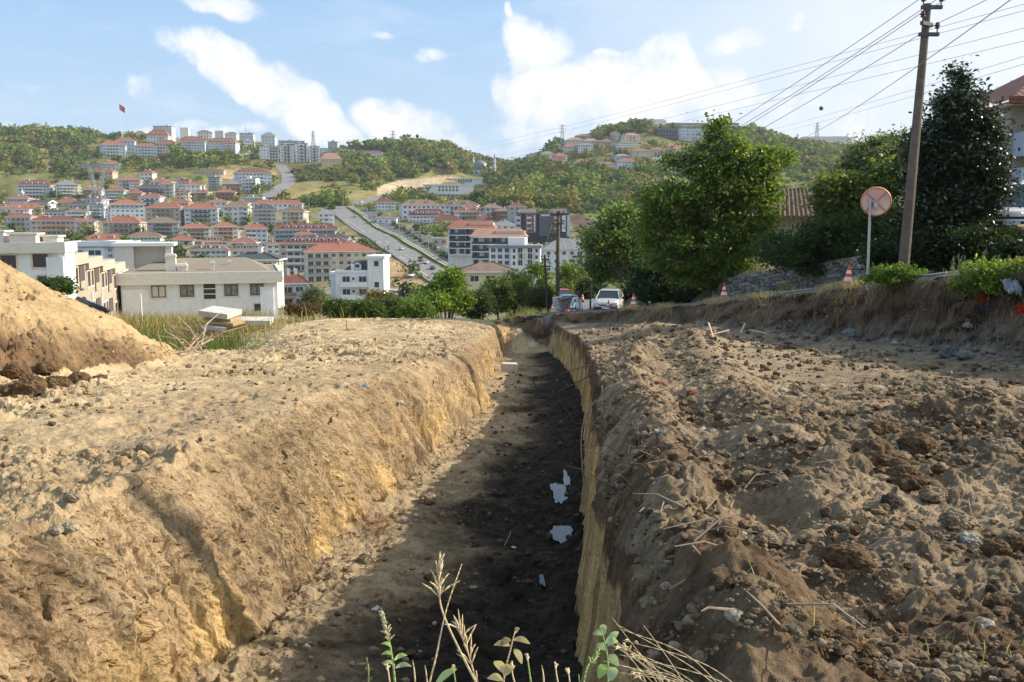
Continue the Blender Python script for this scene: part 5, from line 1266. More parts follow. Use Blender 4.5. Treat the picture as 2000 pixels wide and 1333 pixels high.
def scatter_far():
    r = np.random.default_rng(55); N = 60000
    ys = np.sqrt(r.random(N)*(1900.**2-380.**2)+380.**2); us = r.uniform(-260, 2000, N); xs = (us-1000)/F/CP*ys
    zs = ground(xs, ys); u, v = UV(xs, ys, zs); d = tree_zone(u, v); d = np.where((ys < 690) & (u < 1120), 0, d)
    nz = .5+.5*fbm(xs*.012, ys*.012, o=3, s=210); k = r.random(N) < d*(.35+1.2*nz)*.30
    bx = np.array([(a, b, c) for a, b, c in BLD])
    xs, ys, zs, u, v = [q[k] for q in (xs, ys, zs, u, v)]
    keep = np.ones(len(xs), bool)
    for a, b, c in bx: keep &= ~((np.hypot(xs-a, ys-b) < c+3) | ((np.abs(u-(1000+F*a/b)) < (c+4)*F/b) & (ys < b) & (ys > b-c*1.6-14)))
    keep &= ~((u > 540) & (u < 575) & (v > 318) & (v < 392)); keep &= ~((u > 505) & (u < 560) & (v > 362) & (v < 392)); keep &= ~((u > 820) & (u < 950) & (v > 340) & (v < 392))
    xs, ys, zs, u, v = [q[keep] for q in (xs, ys, zs, u, v)]
    size = r.uniform(6, 13.5, len(xs))*np.where(d[k][keep] > .8, 1.15, .8)
    return xs, ys, zs, size, u, v
fx, fy, fz, fs, fu, fv = scatter_far()
order = np.argsort(-(fs/fy)); INDIV = order[:230]; REST = order[230:]
# individual distant trees
TM = []
for ti in range(6):
    for hi, h in enumerate(HUES):
        V, c = TPL[ti]; b = MB(); me = np_mesh('hill_tree', V, np.arange(len(V)).reshape(-1, 4), [FARL, BARK], None, False, np.clip(c*2*np.array(h)[None, :]*1.15, 0, 1)); TM.append(me)
def tree_object(x, y, z, s, label, group, name='hill_tree', hue=None, sq=1.0):
    me = TM[random.randrange(6)*6+(hue if hue is not None else random.choice([0, 0, 1, 1, 2, 3, 4, 5]))]
    o = bpy.data.objects.new(name, me); o.location = (x, y, z-.06*s); o.scale = (s, s, s*sq); o.rotation_euler = (0, 0, random.random()*6.28); link(o)
    return tag(o, label, 'tree', group)
for i in INDIV:
    side = 'left' if fu[i] < 560 else ('middle' if fu[i] < 935 else 'right')
    lab = {'left':'one of the broad trees dotted over the left hillside', 'middle':'one of the broad trees on the middle ridge by the saddle', 'right':'one of the broad trees on the wooded right-hand hill'}[side]
    tree_object(fx[i], fy[i], fz[i], fs[i], lab, 'trees on the %s hillside' % side)
def wood(name, idx, lab, scl=1.0):
    Vs, Cs = [], []; r = np.random.default_rng(77)
    for i in idx:
        V, c = TPL[6+r.integers(0, 6)]; a = r.random()*6.28; ca, sa = math.cos(a), math.sin(a); s = fs[i]*scl
        X = V[:, 0]*ca-V[:, 1]*sa; Yv = V[:, 0]*sa+V[:, 1]*ca
        Vs.append(np.stack([X*s+fx[i], Yv*s+fy[i], V[:, 2]*s*r.uniform(.75, 1.1)+fz[i]-.5], 1)); Cs.append(c*2*np.array(HUES[r.choice([0,0,1,1,2,2,3,4,5])])[None, :])
    V = np.concatenate(Vs); C_ = np.clip(np.concatenate(Cs), 0, 1)
    o = link(bpy.data.objects.new(name, np_mesh(name, V, np.arange(len(V)).reshape(-1, 4), [FARL], None, False, C_))); tag(o, lab, None, None, 'stuff')
wood('woodland', REST, 'wooded slopes of the far hills')
# scrub: low bushes between the trees
def scrub():
    r = np.random.default_rng(56); N = 30000; ys = np.sqrt(r.random(N)*(1500.**2-330.**2)+330.**2); us = r.uniform(-200, 1900, N); xs = (us-1000)/F/CP*ys
    zs = ground(xs, ys); u, v = UV(xs, ys, zs); d = tree_zone(u, v); k = (r.random(N) < np.where(d > 0, .22, .0)+.0)
    for q in FIELD+CUT+PLOUGH+GREENF: k &= ~inpoly(u, v, q)
    k &= ~((u > 540) & (u < 575) & (v > 318) & (v < 392)); k &= ~((u > 820) & (u < 950) & (v > 340) & (v < 392))
    xs, ys, zs = xs[k], ys[k], zs[k]; n = len(xs); s = r.uniform(1.2, 3.2, n); m = 26
    P3 = np.repeat(np.stack([xs, ys, zs+s*.2], 1), m, 0)+r.normal(size=(n*m, 3))*np.repeat(s, m)[:, None]*np.array([.42, .42, .25])
    V = leaf_quads(P3, np.repeat(s, m)*.42, r, aspect=.8); hue = np.array(HUES)[r.integers(0, 6, n)]; c = np.repeat(np.repeat(hue, m, 0)*(.7+.6*r.random(n*m))[:, None], 4, 0)
    tag(link(bpy.data.objects.new('scrub', np_mesh('scrub', V, np.arange(len(V)).reshape(-1, 4), [FARL], None, False, np.clip(c, 0, 1)))), 'low scrub on the slopes', None, None, 'stuff')
scrub()
# town and valley trees, placed one by one
TT_ = [(835,458,15,1,'round light green tree cluster above the side street'),(815,452,12,2,'dark tree left of the round cluster above the side street'),(858,460,11,1,'green tree right of the round cluster above the side street'),
 (805,542,9,1,'bushy tree beside the lower bend of the boulevard'),(822,545,7,0,'second bushy tree beside the lower bend of the boulevard'),(790,562,6,2,'small dark conical tree by the lower road'),(700,492,9,2,'dark conifer-like tree left of the boulevard'),(718,500,9,2,'dark tree between red roof and boulevard'),(735,508,9,0,'leafy tree nearest the boulevard above the villa'),(752,516,7,0,'last leafy tree in the row above the villa'),
 (668,470,10,2,'tall dark tree behind the teal balconied block'),(655,452,7,3,'yellow-green tree at the top left of the boulevard'),(610,405,13,0,'tree at the end of the very long low roof'),(632,405,12,0,'broad tree left of the boulevard top'),(645,412,10,2,'dark tree at the boulevard top'),
 (502,378,15,0,'bushy tree below the blue-white hill block'),(462,386,8,2,'dark tree right of the brick-red house'),(520,372,9,2,'dark cypress-like tree beside the hill block'),(480,440,11,0,'tree between two mid-town blocks'),(488,428,9,1,'light tree behind the plain bluish block'),
 (105,386,10,0,'tree between the dormered block and the cream-grey one'),(122,392,9,0,'tree in front of the cream-grey block'),(85,395,8,1,'tree below the dormered block'),(160,392,8,2,'tree left of the pylon foot'),(5,440,12,1,'leafy tree at the left edge of town'),(20,452,10,0,'second tree at the left edge of town'),
 (95,452,8,3,'yellowish tree among salmon balconies'),(120,466,7,1,'green tree behind the near left roofs'),(138,472,8,3,'yellow-green tree behind the near left roofs'),(235,338,10,0,'tree below the cream-green house on the slope'),(190,350,10,2,'dark tree at the pylon shoulder'),(160,352,12,2,'dark tree left of the pylon top'),(215,360,9,1,'light tree beside the pylon'),
 (345,395,7,1,'shrubby tree among mid-town roofs'),(425,385,7,1,'tree above mid-town roofs'),(600,420,6,0,'tree right of the plain-fronted block'),(1015,430,8,3,'tree beside the block with red strip'),(1005,448,7,0,'tree left of the black and white block'),(895,470,7,2,'dark tree by the curved balconies'),(765,412,7,2,'dark tree below the lone block right of the boulevard'),(728,412,8,2,'dark tree left of that lone block'),(745,425,7,0,'tree at the boulevard junction'),
 (1005,400,9,3,'yellow-green tree at the forest foot'),(1050,420,9,3,'pale bush behind the black and white block'),(1090,418,10,1,'tree on the forest edge right of the black and white block'),(1130,455,8,3,'yellow-green bush by the ploughed field'),(1160,462,8,1,'bush at the end of the ploughed field'),(960,512,7,1,'tree in front of the twin curved block'),(880,505,5,1,'young tree at the street corner'),
 (770,555,5,1,'young tree below the earth slope by the villa'),(900,518,5,2,'small tree by the side street end')]
for (u, v, s, h, lab) in TT_:
    D = hit(u, v); tree_object(P(u, v, D).x, D, P(u, v, D).z, s*D/F*28*.055, lab, None, 'tree', h)
def town_trees():
    r = np.random.default_rng(57); ys = np.sqrt(r.random(4000)*(860.**2-230.**2)+230.**2); us = r.uniform(-120, 1120, 4000); xs = (us-1000)/F/CP*ys; zs = ground(xs, ys); n = 0
    for x, y, z in zip(xs, ys, zs):
        u, v = UV(x, y, z)
        if any(math.hypot(x-a, y-b) < c*.92+2 for a, b, c in BLD): continue
        du = u-(655+(v-407)*1.86)
        if abs(v-u*.56+(-18)) < 0: continue
        if (-28 < u-(655+(v-407)*1.47) < 75+(v-407)*.55) and v > 395: continue
        if any(inpoly(np.array([u]), np.array([v]), q)[0] for q in FIELD+CUT+EARTH): continue
        if v < 385 and u > 480: continue
        s_ = r.uniform(3.5, 7.5); tree_object(x, y, z, s_, 'one of the garden trees between the houses of the town', 'garden trees between the town houses', 'tree', int(r.choice([0,0,1,2,3]))); n += 1
        if n >= 230: break
town_trees()
k = 0
for t in np.linspace(0, 1, 17):                              # clipped young trees in a line along the side street
    u, v = 742+t*142, 428+t*86
    D = hit(u, v); o = tree_object(P(u, v, D).x, D, P(u, v, D).z, 2.6+1.4*random.random(), 'one of the clipped young trees lining the side street', 'young trees along the side street', 'street_tree', random.choice([0, 2, 2]))
for t in np.linspace(0, 1, 9):
    u, v = 775+t*60, 378-t*7; D = hit(u, v); tree_object(P(u, v, D).x, D, P(u, v, D).z, 4, 'one of the small trees along the upper boulevard', 'small trees along the upper boulevard', 'street_tree', 2)
# ================================================================ STONE WALL
def stone_wall():
    ys = np.linspace(51.5, 33, 900); xw = IL(ys, sorted([(b, a) for a, b in WALL])); H = np.linspace(-.3, 1.0, 60)
    zb = road_z(xw, ys); S_, HH = np.meshgrid(np.arange(900), H, indexing='ij'); sx_ = ys[S_]; hh = HH*(1.15+.12*fbm(sx_*.5, sx_*0, o=3, s=300))
    f1, f2, idv = voro(sx_*4.2, hh*5.2, 301); j = sstep(.02, .22, f2-f1)
    dep = .13*j+.05*(idv-.5)+.03*fbm(sx_*14, hh*14, o=3, s=302)
    X = xw[S_]-.30-dep; Z = zb[S_]+hh
    base = np.array([.42,.385,.33])*(.55+.75*idv[..., None]); col = base*(.22+.78*j[..., None])*(.8+.3*fbm(sx_*6, hh*6, o=3, s=303)[..., None])
    top = np.concatenate([X, X[:, -1:]+.6], 1); Yt = np.concatenate([sx_, sx_[:, -1:]], 1); Zt = np.concatenate([Z, Z[:, -1:]+.02], 1); col = np.concatenate([col, col[:, -1:]], 1)
    V = np.stack([top, Yt, Zt], -1).reshape(-1, 3); o = np.array([12.5, 44, -3.5])
    ob = link(bpy.data.objects.new('stone_wall', np_mesh('stone_wall', V-o, grid_faces(*top.shape), [bpy.data.materials['soil']], None, True, np.clip(col.reshape(-1, 3), 0, 1)))); ob.location = o
    tag(ob, 'low rubble stone retaining wall under the ivy beside the lane', 'wall')
stone_wall()
# ================================================================ POLES AND WIRES
CONC = mat('pole_concrete', (.135,.108,.082), .9, .25, 5, bump=.3, bscale=20); DKW = mat('tarred_wood', (.055,.045,.04), .85, .3, 6); STEEL = mat('dark_steel', (.07,.075,.085), .5, metal=.5); CER = mat('ceramic_insulator', (.10,.06,.05), .3); GALV = mat('galvanised', (.42,.43,.45), .4, .12, 6, metal=.6); LATT = mat('pylon_steel', (.36,.38,.38), .6, .2, 2, metal=.3)
WIREM = mat('wire_metal', (.16,.16,.17), .5)
def insulator(root, p, parent=None):
    m = MB(); m.tube((0,0,0), (0,0,.12), .018, .018, 6); m.lathe([(.03,.10),(.075,.12),(.05,.16),(.085,.18),(.05,.22),(.06,.26),(.01,.29)], 10); return m.build('insulator', CER, parent or root, loc=p)
def utility_pole(x, y, top, r0, r1, arms, label, m=CONC, name='utility_pole', group=None):
    z = gz1(x, y); root = empty(name, (x, y, z)); tag(root, label, 'utility pole', group); t = Vector(top)-Vector((x, y, z))
    b = MB(); b.tube((0,0,-.6), tuple(t), r0, r1, 12); b.build('shaft', m, root); ends = []
    for (f, x0, x1, yaw, ins) in arms:
        c = t*f; a = MB(); M = Matrix.Translation(c) @ Matrix.Rotation(R(yaw), 4, 'Z'); a.box(x0, -r1-.07, -.05, x1, -r1+.03, .05, 0, M); ao = a.build('crossarm', STEEL, root)
        for ix in ins: p = M @ Vector((ix, -r1-.02, .05)); insulator(root, tuple(p), ao); ends.append(Vector((x, y, z))+p+Vector((0,0,.25)))
    return root, ends
p0 = P(1762, 527, 27); tp = P(1812, 8, 27)
P1, E1 = utility_pole(p0.x, 27, tuple(tp), .165, .10, [(.985,-.22,.36,0,(-.17,.33)), (.925,-.40,.10,35,(-.36,)), (.89,-.22,.34,0,(.29,))], 'tall leaning concrete pole at the edge of the bank, right')
tp2 = P(1090, 413, 76); b2 = P(1089, 578, 76)
P2, E2 = utility_pole(b2.x, 76, (tp2.x, 76, tp2.z), .2, .13, [(.965,-.6,.55,0,(-.5,0.12,.45)), (.88,-.55,.5,8,(-.45,.4))], 'tall straight wooden-brown pole behind the notice board')
tp3 = P(1064, 498, 72); b3 = P(1070, 588, 72)
P3, E3 = utility_pole(b3.x, 72, (tp3.x, 72, tp3.z), .11, .08, [(.93,-.3,.35,-12,(-.25,.3)), (.82,-.3,.4,20,(.35,))], 'short dark leaning pole left of the tall brown one', DKW)
tp4 = P(1121, 507, 112); b4 = P(1123, 568, 112)
P4, E4 = utility_pole(b4.x, 112, (tp4.x, 112, tp4.z), .13, .1, [(.95,-.6,.6,0,(-.5,.5))], 'thin pale pole far down the lane')
tp5 = P(1151, 548, 78); b5 = P(1151, 583, 78)
utility_pole(b5.x+.1, 78, (tp5.x+.1, 78, tp5.z), .09, .07, [], 'dark short post at the right edge of the lane', DKW)
P0, E0 = utility_pole(12.4, 11.2, (12.4, 11.2, 7.6), .16, .1, [(.985,-.4,.4,-10,(-.35,.35)), (.92,-.4,.3,-10,(-.3,)), (.88,-.2,.4,0,(.3,))], 'concrete pole just outside the right edge, seen by its shadow')
def wire(a, b, sag, r, label, group, n=22, name='overhead_wire'):
    a, b = Vector(a), Vector(b); m = MB(); pts = []
    for k in range(n+1): t = k/n; p = a.lerp(b, t)-a; p.z -= sag*4*t*(1-t); pts.append(p)
    m.path(pts, r, 4); o = m.build(name, WIREM, None, loc=tuple(a)); tag(o, label, 'power line', group)
for i in range(min(len(E1), len(E2), 4)): wire(E1[i], E2[i], .9, .010, 'one of the low-voltage wires from the leaning concrete pole to the tall brown pole', 'wires between the near pole and the lane pole')
for i in range(4): wire(E0[i], E1[i], .25, .009, 'one of the wires rising from the leaning pole out of the frame', 'wires leaving the near pole at top right')
wire(P(1525,287,75), P(1985,-8,16), .4, .009, 'single wire crossing in front of the leaning concrete pole', None)
for i in range(3): wire(E2[i], E4[i % 2], .5, .014, 'one of the wires from the brown pole down the lane', 'wires down the lane')
wire(E2[3], E3[0], .15, .012, 'short service wire between the brown and the dark pole', None)
for (u0, v0, u1, v1) in ((880,293,2060,-8),(880,301,2060,5),(900,315,2060,40),(900,322,2060,66),(1400,272,2060,92),(1400,280,2060,108)):
    wire(P(u0, v0, 1000), P(u1, v1, 150), 3.0, .042, 'one of the long high-voltage conductors sweeping over the valley', 'high-voltage conductors', 30)
for v0, v1 in ((262,263),(270,271)): wire(P(612, v0+3, 1350), P(767, v1, 1350), 3, .08, 'one of the faint conductors between the two hilltop pylons', 'conductors between hilltop pylons', 16)
for (u, v, y, r, lb) in ((1604,212,420,.95,'dark round marker ball hanging on a high-voltage conductor, right'), (815,266,900,1.6,'dark round marker ball over the middle ridge')):
    m = MB(); m.lathe([(r*math.sin(t), -r*math.cos(t)) for t in np.linspace(0.02, 3.12, 9)], 12); tag(m.build('marker_ball', STEEL, None, True, loc=tuple(P(u, v, y))), lb, 'marker ball')
def pylon(u, vt, vb, D, label, arms=((.95,.32),(.80,.42),(.66,.36)), wide=.2, r=.13, mtl=LATT):
    b0 = P(u, vb, D); H = P(u, vt, D).z-b0.z; root = empty('lattice_pylon', tuple(b0)); tag(root, label, 'pylon')
    m = MB(); hw = lambda t: H*(wide*.5*(1-t)+.018)
    n = 9
    for k in range(n):
        t0, t1 = k/n, (k+1)/n; a, c = hw(t0), hw(t1)
        for sx_, sy_ in ((-1,-1),(1,-1),(1,1),(-1,1)): m.tube((sx_*a, sy_*a, t0*H), (sx_*c, sy_*c, t1*H), r, r, 4, 0, False)
        for s in (-1, 1): m.tube((-a, s*a, t0*H), (c, s*c, t1*H), r*.6, r*.6, 3, 0, False); m.tube((a, s*a, t0*H), (-c, s*c, t1*H), r*.6, r*.6, 3, 0, False); m.tube((s*a, -a, t0*H), (s*c, c, t1*H), r*.6, r*.6, 3, 0, False)
    m.build('tower_body', mtl, root)
    for z, w in arms:
        m = MB(); m.tube((-w*H*.5, 0, z*H), (w*H*.5, 0, z*H), r*.8, r*.8, 4); m.tube((-w*H*.5, 0, z*H), (0, 0, (z+.05)*H), r*.6, r*.6, 4); m.tube((w*H*.5, 0, z*H), (0, 0, (z+.05)*H), r*.6, r*.6, 4); m.build('crossarm', mtl, root)
pylon(1098, 244, 288, 1250, 'grey lattice pylon on the left flank of the right-hand hill', r=.28)
pylon(768, 256, 296, 1350, 'grey lattice pylon on the middle ridge', r=.3)
pylon(612, 256, 286, 1400, 'grey lattice pylon behind the stepped white complex', r=.28)
pylon(1595, 240, 276, 2600, 'tall mast-like pylon on the farthest ridge at right', r=.5)
pylon(1557, 262, 280, 2500, 'small thin pylon on the farthest ridge', r=.4)
pylon(92, 238, 268, 1300, 'stout telecom mast on the left skyline', ((.9,.1),(.8,.12),(.65,.1)), .14, .3)
pylon(32, 245, 268, 1300, 'thin mast at the far left skyline', ((.9,.08),), .08, .22)
def near_pylon():
    D = 440.; b0 = P(198, 436, D); H = P(198, 316, D).z-b0.z; root = empty('lattice_pylon', (b0.x-1, D, b0.z)); tag(root, 'large lattice pylon with a wide portal head rising from the left houses', 'pylon'); m = MB(); r = .17
    def lat(a0, a1, c0, c1, n=7, dep=1.0):                    # lattice leg between two pairs of chords
        A0, A1, C0, C1 = map(Vector, (a0, a1, c0, c1))
        for s in (-dep, dep):
            q = Vector((0, s, 0)); m.tube(A0+q, A1+q, r, r, 4, 0, False); m.tube(C0+q, C1+q, r, r, 4, 0, False)
            for k in range(n):
                p, t = k/n, (k+1)/n; m.tube(A0.lerp(A1, p)+q, C0.lerp(C1, t)+q, r*.6, r*.6, 3, 0, False); m.tube(C0.lerp(C1, p)+q, A0.lerp(A1, t)+q, r*.6, r*.6, 3, 0, False)
    w = H*.13; wa = .53*H
    lat((-w*1.35,0,0), (-w*.5,0,.52*H), (w*1.35,0,0), (w*.5,0,.52*H), 5, w*.6)
    lat((-w*.5,0,.52*H), (-w*1.05,0,.93*H), (-w*.2,0,.52*H), (-w*.75,0,.93*H), 5, .7)
    lat((w*.5,0,.52*H), (w*1.05,0,.93*H), (w*.2,0,.52*H), (w*.75,0,.93*H), 5, .7)
    m.build('tower_body', LATT, root); m = MB()
    lat((-wa*.55,0,.90*H), (wa*.55,0,.90*H), (-wa*.55,0,.955*H), (wa*.55,0,.955*H), 12, .8); m.build('portal_beam', LATT, root)
    for x in (-.44, 0, .44):
        m = MB(); m.tube((x*wa-2.0,0,.9*H), (x*wa,0,.80*H), .08, .08, 4); m.tube((x*wa+2.0,0,.9*H), (x*wa,0,.80*H), .08, .08, 4); m.build('insulator_string', CER, root)
near_pylon()
# flag
def flag():
    D = 1180.; b0 = P(239, 272, D); t = P(232.6, 203, D)-b0; root = empty('flagpole', tuple(b0)); tag(root, 'tall flagpole flying a red flag with white crescent and star on the left ridge', 'flagpole')
    m = MB(); m.tube((0,0,0), tuple(t), .45, .22, 8); m.build('pole', mat('white_pole', (.7,.7,.7), .5), root)
    w, h = 9.0, 7.0; red = mat('flag_red', (.55,.008,.015), .8); wh = mat('flag_white', (.8,.8,.8), .8); f = lambda s, q: Vector((t.x+.3+s*w*.75, math.sin(s*6)*.7-.2, t.z-.5-q*h-s*4.2))
    m = MB(); n = 12
    for i in range(n):
        for k in range(6): a, c, p, q = i/n, (i+1)/n, k/6, (k+1)/6; m.poly([f(a,q), f(c,q), f(c,p), f(a,p)])
    fo = m.build('flag', red, root, True); m = MB(); off = Vector((0, -.12, 0))
    for k in range(14):                                        # crescent
        a0, a1 = R(40+k*20), R(40+(k+1)*20); o = lambda a, rr, cx: f(cx+rr*math.cos(a)*.75, .5+rr*math.sin(a))+off
        i0 = lambda a: f(.36+.20*math.cos(a)*.75, .5+.20*math.sin(a))+off
        m.poly([o(a0,.26,.33), o(a1,.26,.33), i0(a1), i0(a0)])
    pts = []
    for k in range(10): rr = .13 if k % 2 == 0 else .055; a = R(180+36*k); pts.append(f(.56+rr*math.cos(a)*.75, .5+rr*math.sin(a))+off)
    c = f(.56,.5)+off
    for k in range(10): m.poly([c, pts[k], pts[(k+1) % 10]])
    m.build('crescent_and_star', wh, fo)
flag()
def mast():
    a = P(480, 262, 1240); m = MB(); m.tube((0,0,0), (0,0,11), .5, .3, 6); tag(m.build('mast', LATT, None, loc=tuple(a)), 'thin mast on the glassy hilltop block', 'mast')
mast()
# street lamps
LAMPH = mat('lamp_head', (.5,.5,.5), .4)
def street_lamp(u, vt, vb, label, double=True, group='lamps along the boulevard'):
    D = hit(u, vb); b0 = P(u, vb, D); H = P(u, vt, D).z-b0.z; root = empty('street_lamp', tuple(b0)); tag(root, label, 'street lamp', group)
    m = MB(); m.tube((0,0,-.5), (0,0,H), .16, .09, 8); m.build('pole', GALV, root)
    for s in ((-1, 1) if double else (1,)):
        m = MB(); m.path([(0,0,H-.3), (s*1.2,0,H+.25), (s*2.1,0,H+.35)], .07, 5); a = m.build('arm', GALV, root); m = MB(); m.box(s*2.5-.45, -.15, H+.28, s*2.5+.45, .15, H+.42); m.build('lamp_head', LAMPH, a)
for (u, a, b_, lb) in ((805,434,468,'double-armed lamp beside the round cluster of trees'), (837,449,498,'double-armed lamp at the widest part of the boulevard'), (876,468,516,'double-armed lamp in front of the curved-balcony block'), (780,423,464,'lamp third up the side street'), (756,412,446,'lamp fourth up the side street'), (735,405,438,'lamp fifth up the side street'), (929,488,519,'lamp in front of the white and grey block'), (946,511,556,'lamp among the trees before the hip-roofed house'),
                       (717,396,432,'topmost lamp of the side street'), (671,377,409,'lamp at the boulevard junction, left one'), (689,375,408,'lamp at the boulevard junction, right one'), (604,381,416,'lamp beside the plain-fronted block'), (778,398,428,'lamp by the wide brown-roofed block')): street_lamp(u, a, b_, lb)
# ================================================================ ROAD MIRROR, CONES
def road_mirror():
    y = 27.3; a = P(1695, 533, y); c = P(1711, 394, y); root = empty('road_mirror', (a.x, y, a.z-.2)); tag(root, 'round convex road mirror seen from its pink-orange back on a grey post', 'road mirror')
    L_ = lambda p: Vector(p)-Vector((a.x, y, a.z-.2)); top = L_(P(1700, 388, y))
    m = MB(); m.tube((0,0,-.3), tuple(top), .038, .036, 12); m.build('post', GALV, root)
    pk = mat('mirror_back', (.80,.58,.50), .55, .1, 3, bump=.1, bscale=8); rim = mat('mirror_rim', (.62,.24,.15), .5); cc = L_(c)
    M = Matrix.Translation(cc) @ Matrix.Rotation(R(-24), 4, 'Z') @ Matrix.Rotation(R(90+12), 4, 'X')
    def lat(prof, n=40):
        b = MB(); b.lathe(prof, n); b.v = [tuple(M @ Vector(v)) for v in b.v]; return b
    b = lat([(.001,-.03),(.15,-.02),(.28,.0),(.385,.035)]); b.build('mirror_back', pk, root, True)
    b = lat([(.385,.05),(.385,-.06),(.425,-.06),(.43,.02),(.40,.07),(.385,.05)]); b.build('rim', rim, root, True)
    b = lat([(.001,-.13),(.2,-.115),(.385,-.062)]); b.build('mirror_face', mat('mirror_glass', (.8,.8,.8), .03, metal=1.0), root, True)
    for a_ in (45, -45, 135, -135):
        b = MB(); d = Vector((math.cos(R(a_)), math.sin(R(a_)), 0)); b.tube(M @ (d*.05+Vector((0,0,.03))), M @ (d*.39+Vector((0,0,.055))), .02, .02, 6); b.build('rib', rim, root)
    b = MB(); b.tube(tuple(top+Vector((0,-.02,-.08))), tuple(M @ Vector((0,0,.06))), .03, .03, 8); b.box(-.07, -.03, -.16, .05, .05, -.02, 0, Matrix.Translation(M @ Vector((0,0,.05)))); b.build('bracket', GALV, root)
road_mirror()
CO = mat('cone_orange', (.85,.085,.018), .55, .06, 6); CW = mat('cone_reflective', (.78,.78,.76), .45)
def cone_meshes():
    r = lambda z: .165*(1-z/.74)+.022
    b = MB(); cuts = [(.03,.20,0),(.20,.33,1),(.33,.45,0),(.45,.56,1),(.56,.74,0)]
    body = MB()
    for z0, z1, k in cuts:
        if k == 0: body.lathe([(r(z0), z0), (r(z1), z1)], 20)
    body.lathe([(r(.74), .74), (.012, .752)], 20); base = MB(); base.box(-.21, -.21, 0, .21, .21, .035); bands = []
    for z0, z1, k in cuts:
        if k: q = MB(); q.lathe([(r(z0)+.002, z0), (r(z1)+.002, z1)], 20); bands.append(q.mesh('reflective_band', [CW], True))
    return body.mesh('cone_body', [CO], True), base.mesh('base', [CO]), bands
CB, CBASE, CBANDS = cone_meshes()
def cone(u, v, h, label, D=None, tilt=0, zoff=0):
    D = D or .75*F/h; p = P(u, v, D); g = max(gz1(p.x, D), road_z(p.x, D)+.05 if D > 30 else -99)+zoff
    root = empty('traffic_cone', (p.x, D, g)); root.rotation_euler = (R(tilt), R(tilt*.6), random.random()); tag(root, label, 'traffic cone')
    for me, nm in [(CB, 'cone_body'), (CBASE, 'base')]+[(q, 'reflective_band') for q in CBANDS]: link(bpy.data.objects.new(nm, me), root)
cone(1237, 607, 29, 'orange and white cone on the bank edge right of the crossover', 47.5); cone(1414, 584, 33, 'orange and white cone in front of the stone wall end', 41.5)
cone(1656, 556, 44, 'nearest cone, half sunk in dry grass left of the mirror post', 30.5, 2, -.08); cone(1187, 607, 22, 'cone directly in front of the crossover bumper', 50.5, 3, -.22)
cone(1079, 592, 0, 'cone left of the notice board', 64); cone(1074, 581, 0, 'cone behind the one left of the notice board', 78); cone(1122, 573, 0, 'left one of the distant cones down the lane', 100); cone(1138, 573, 0, 'right one of the distant cones down the lane', 102); cone(1126, 574, 0, 'middle one of the distant cones down the lane', 99)
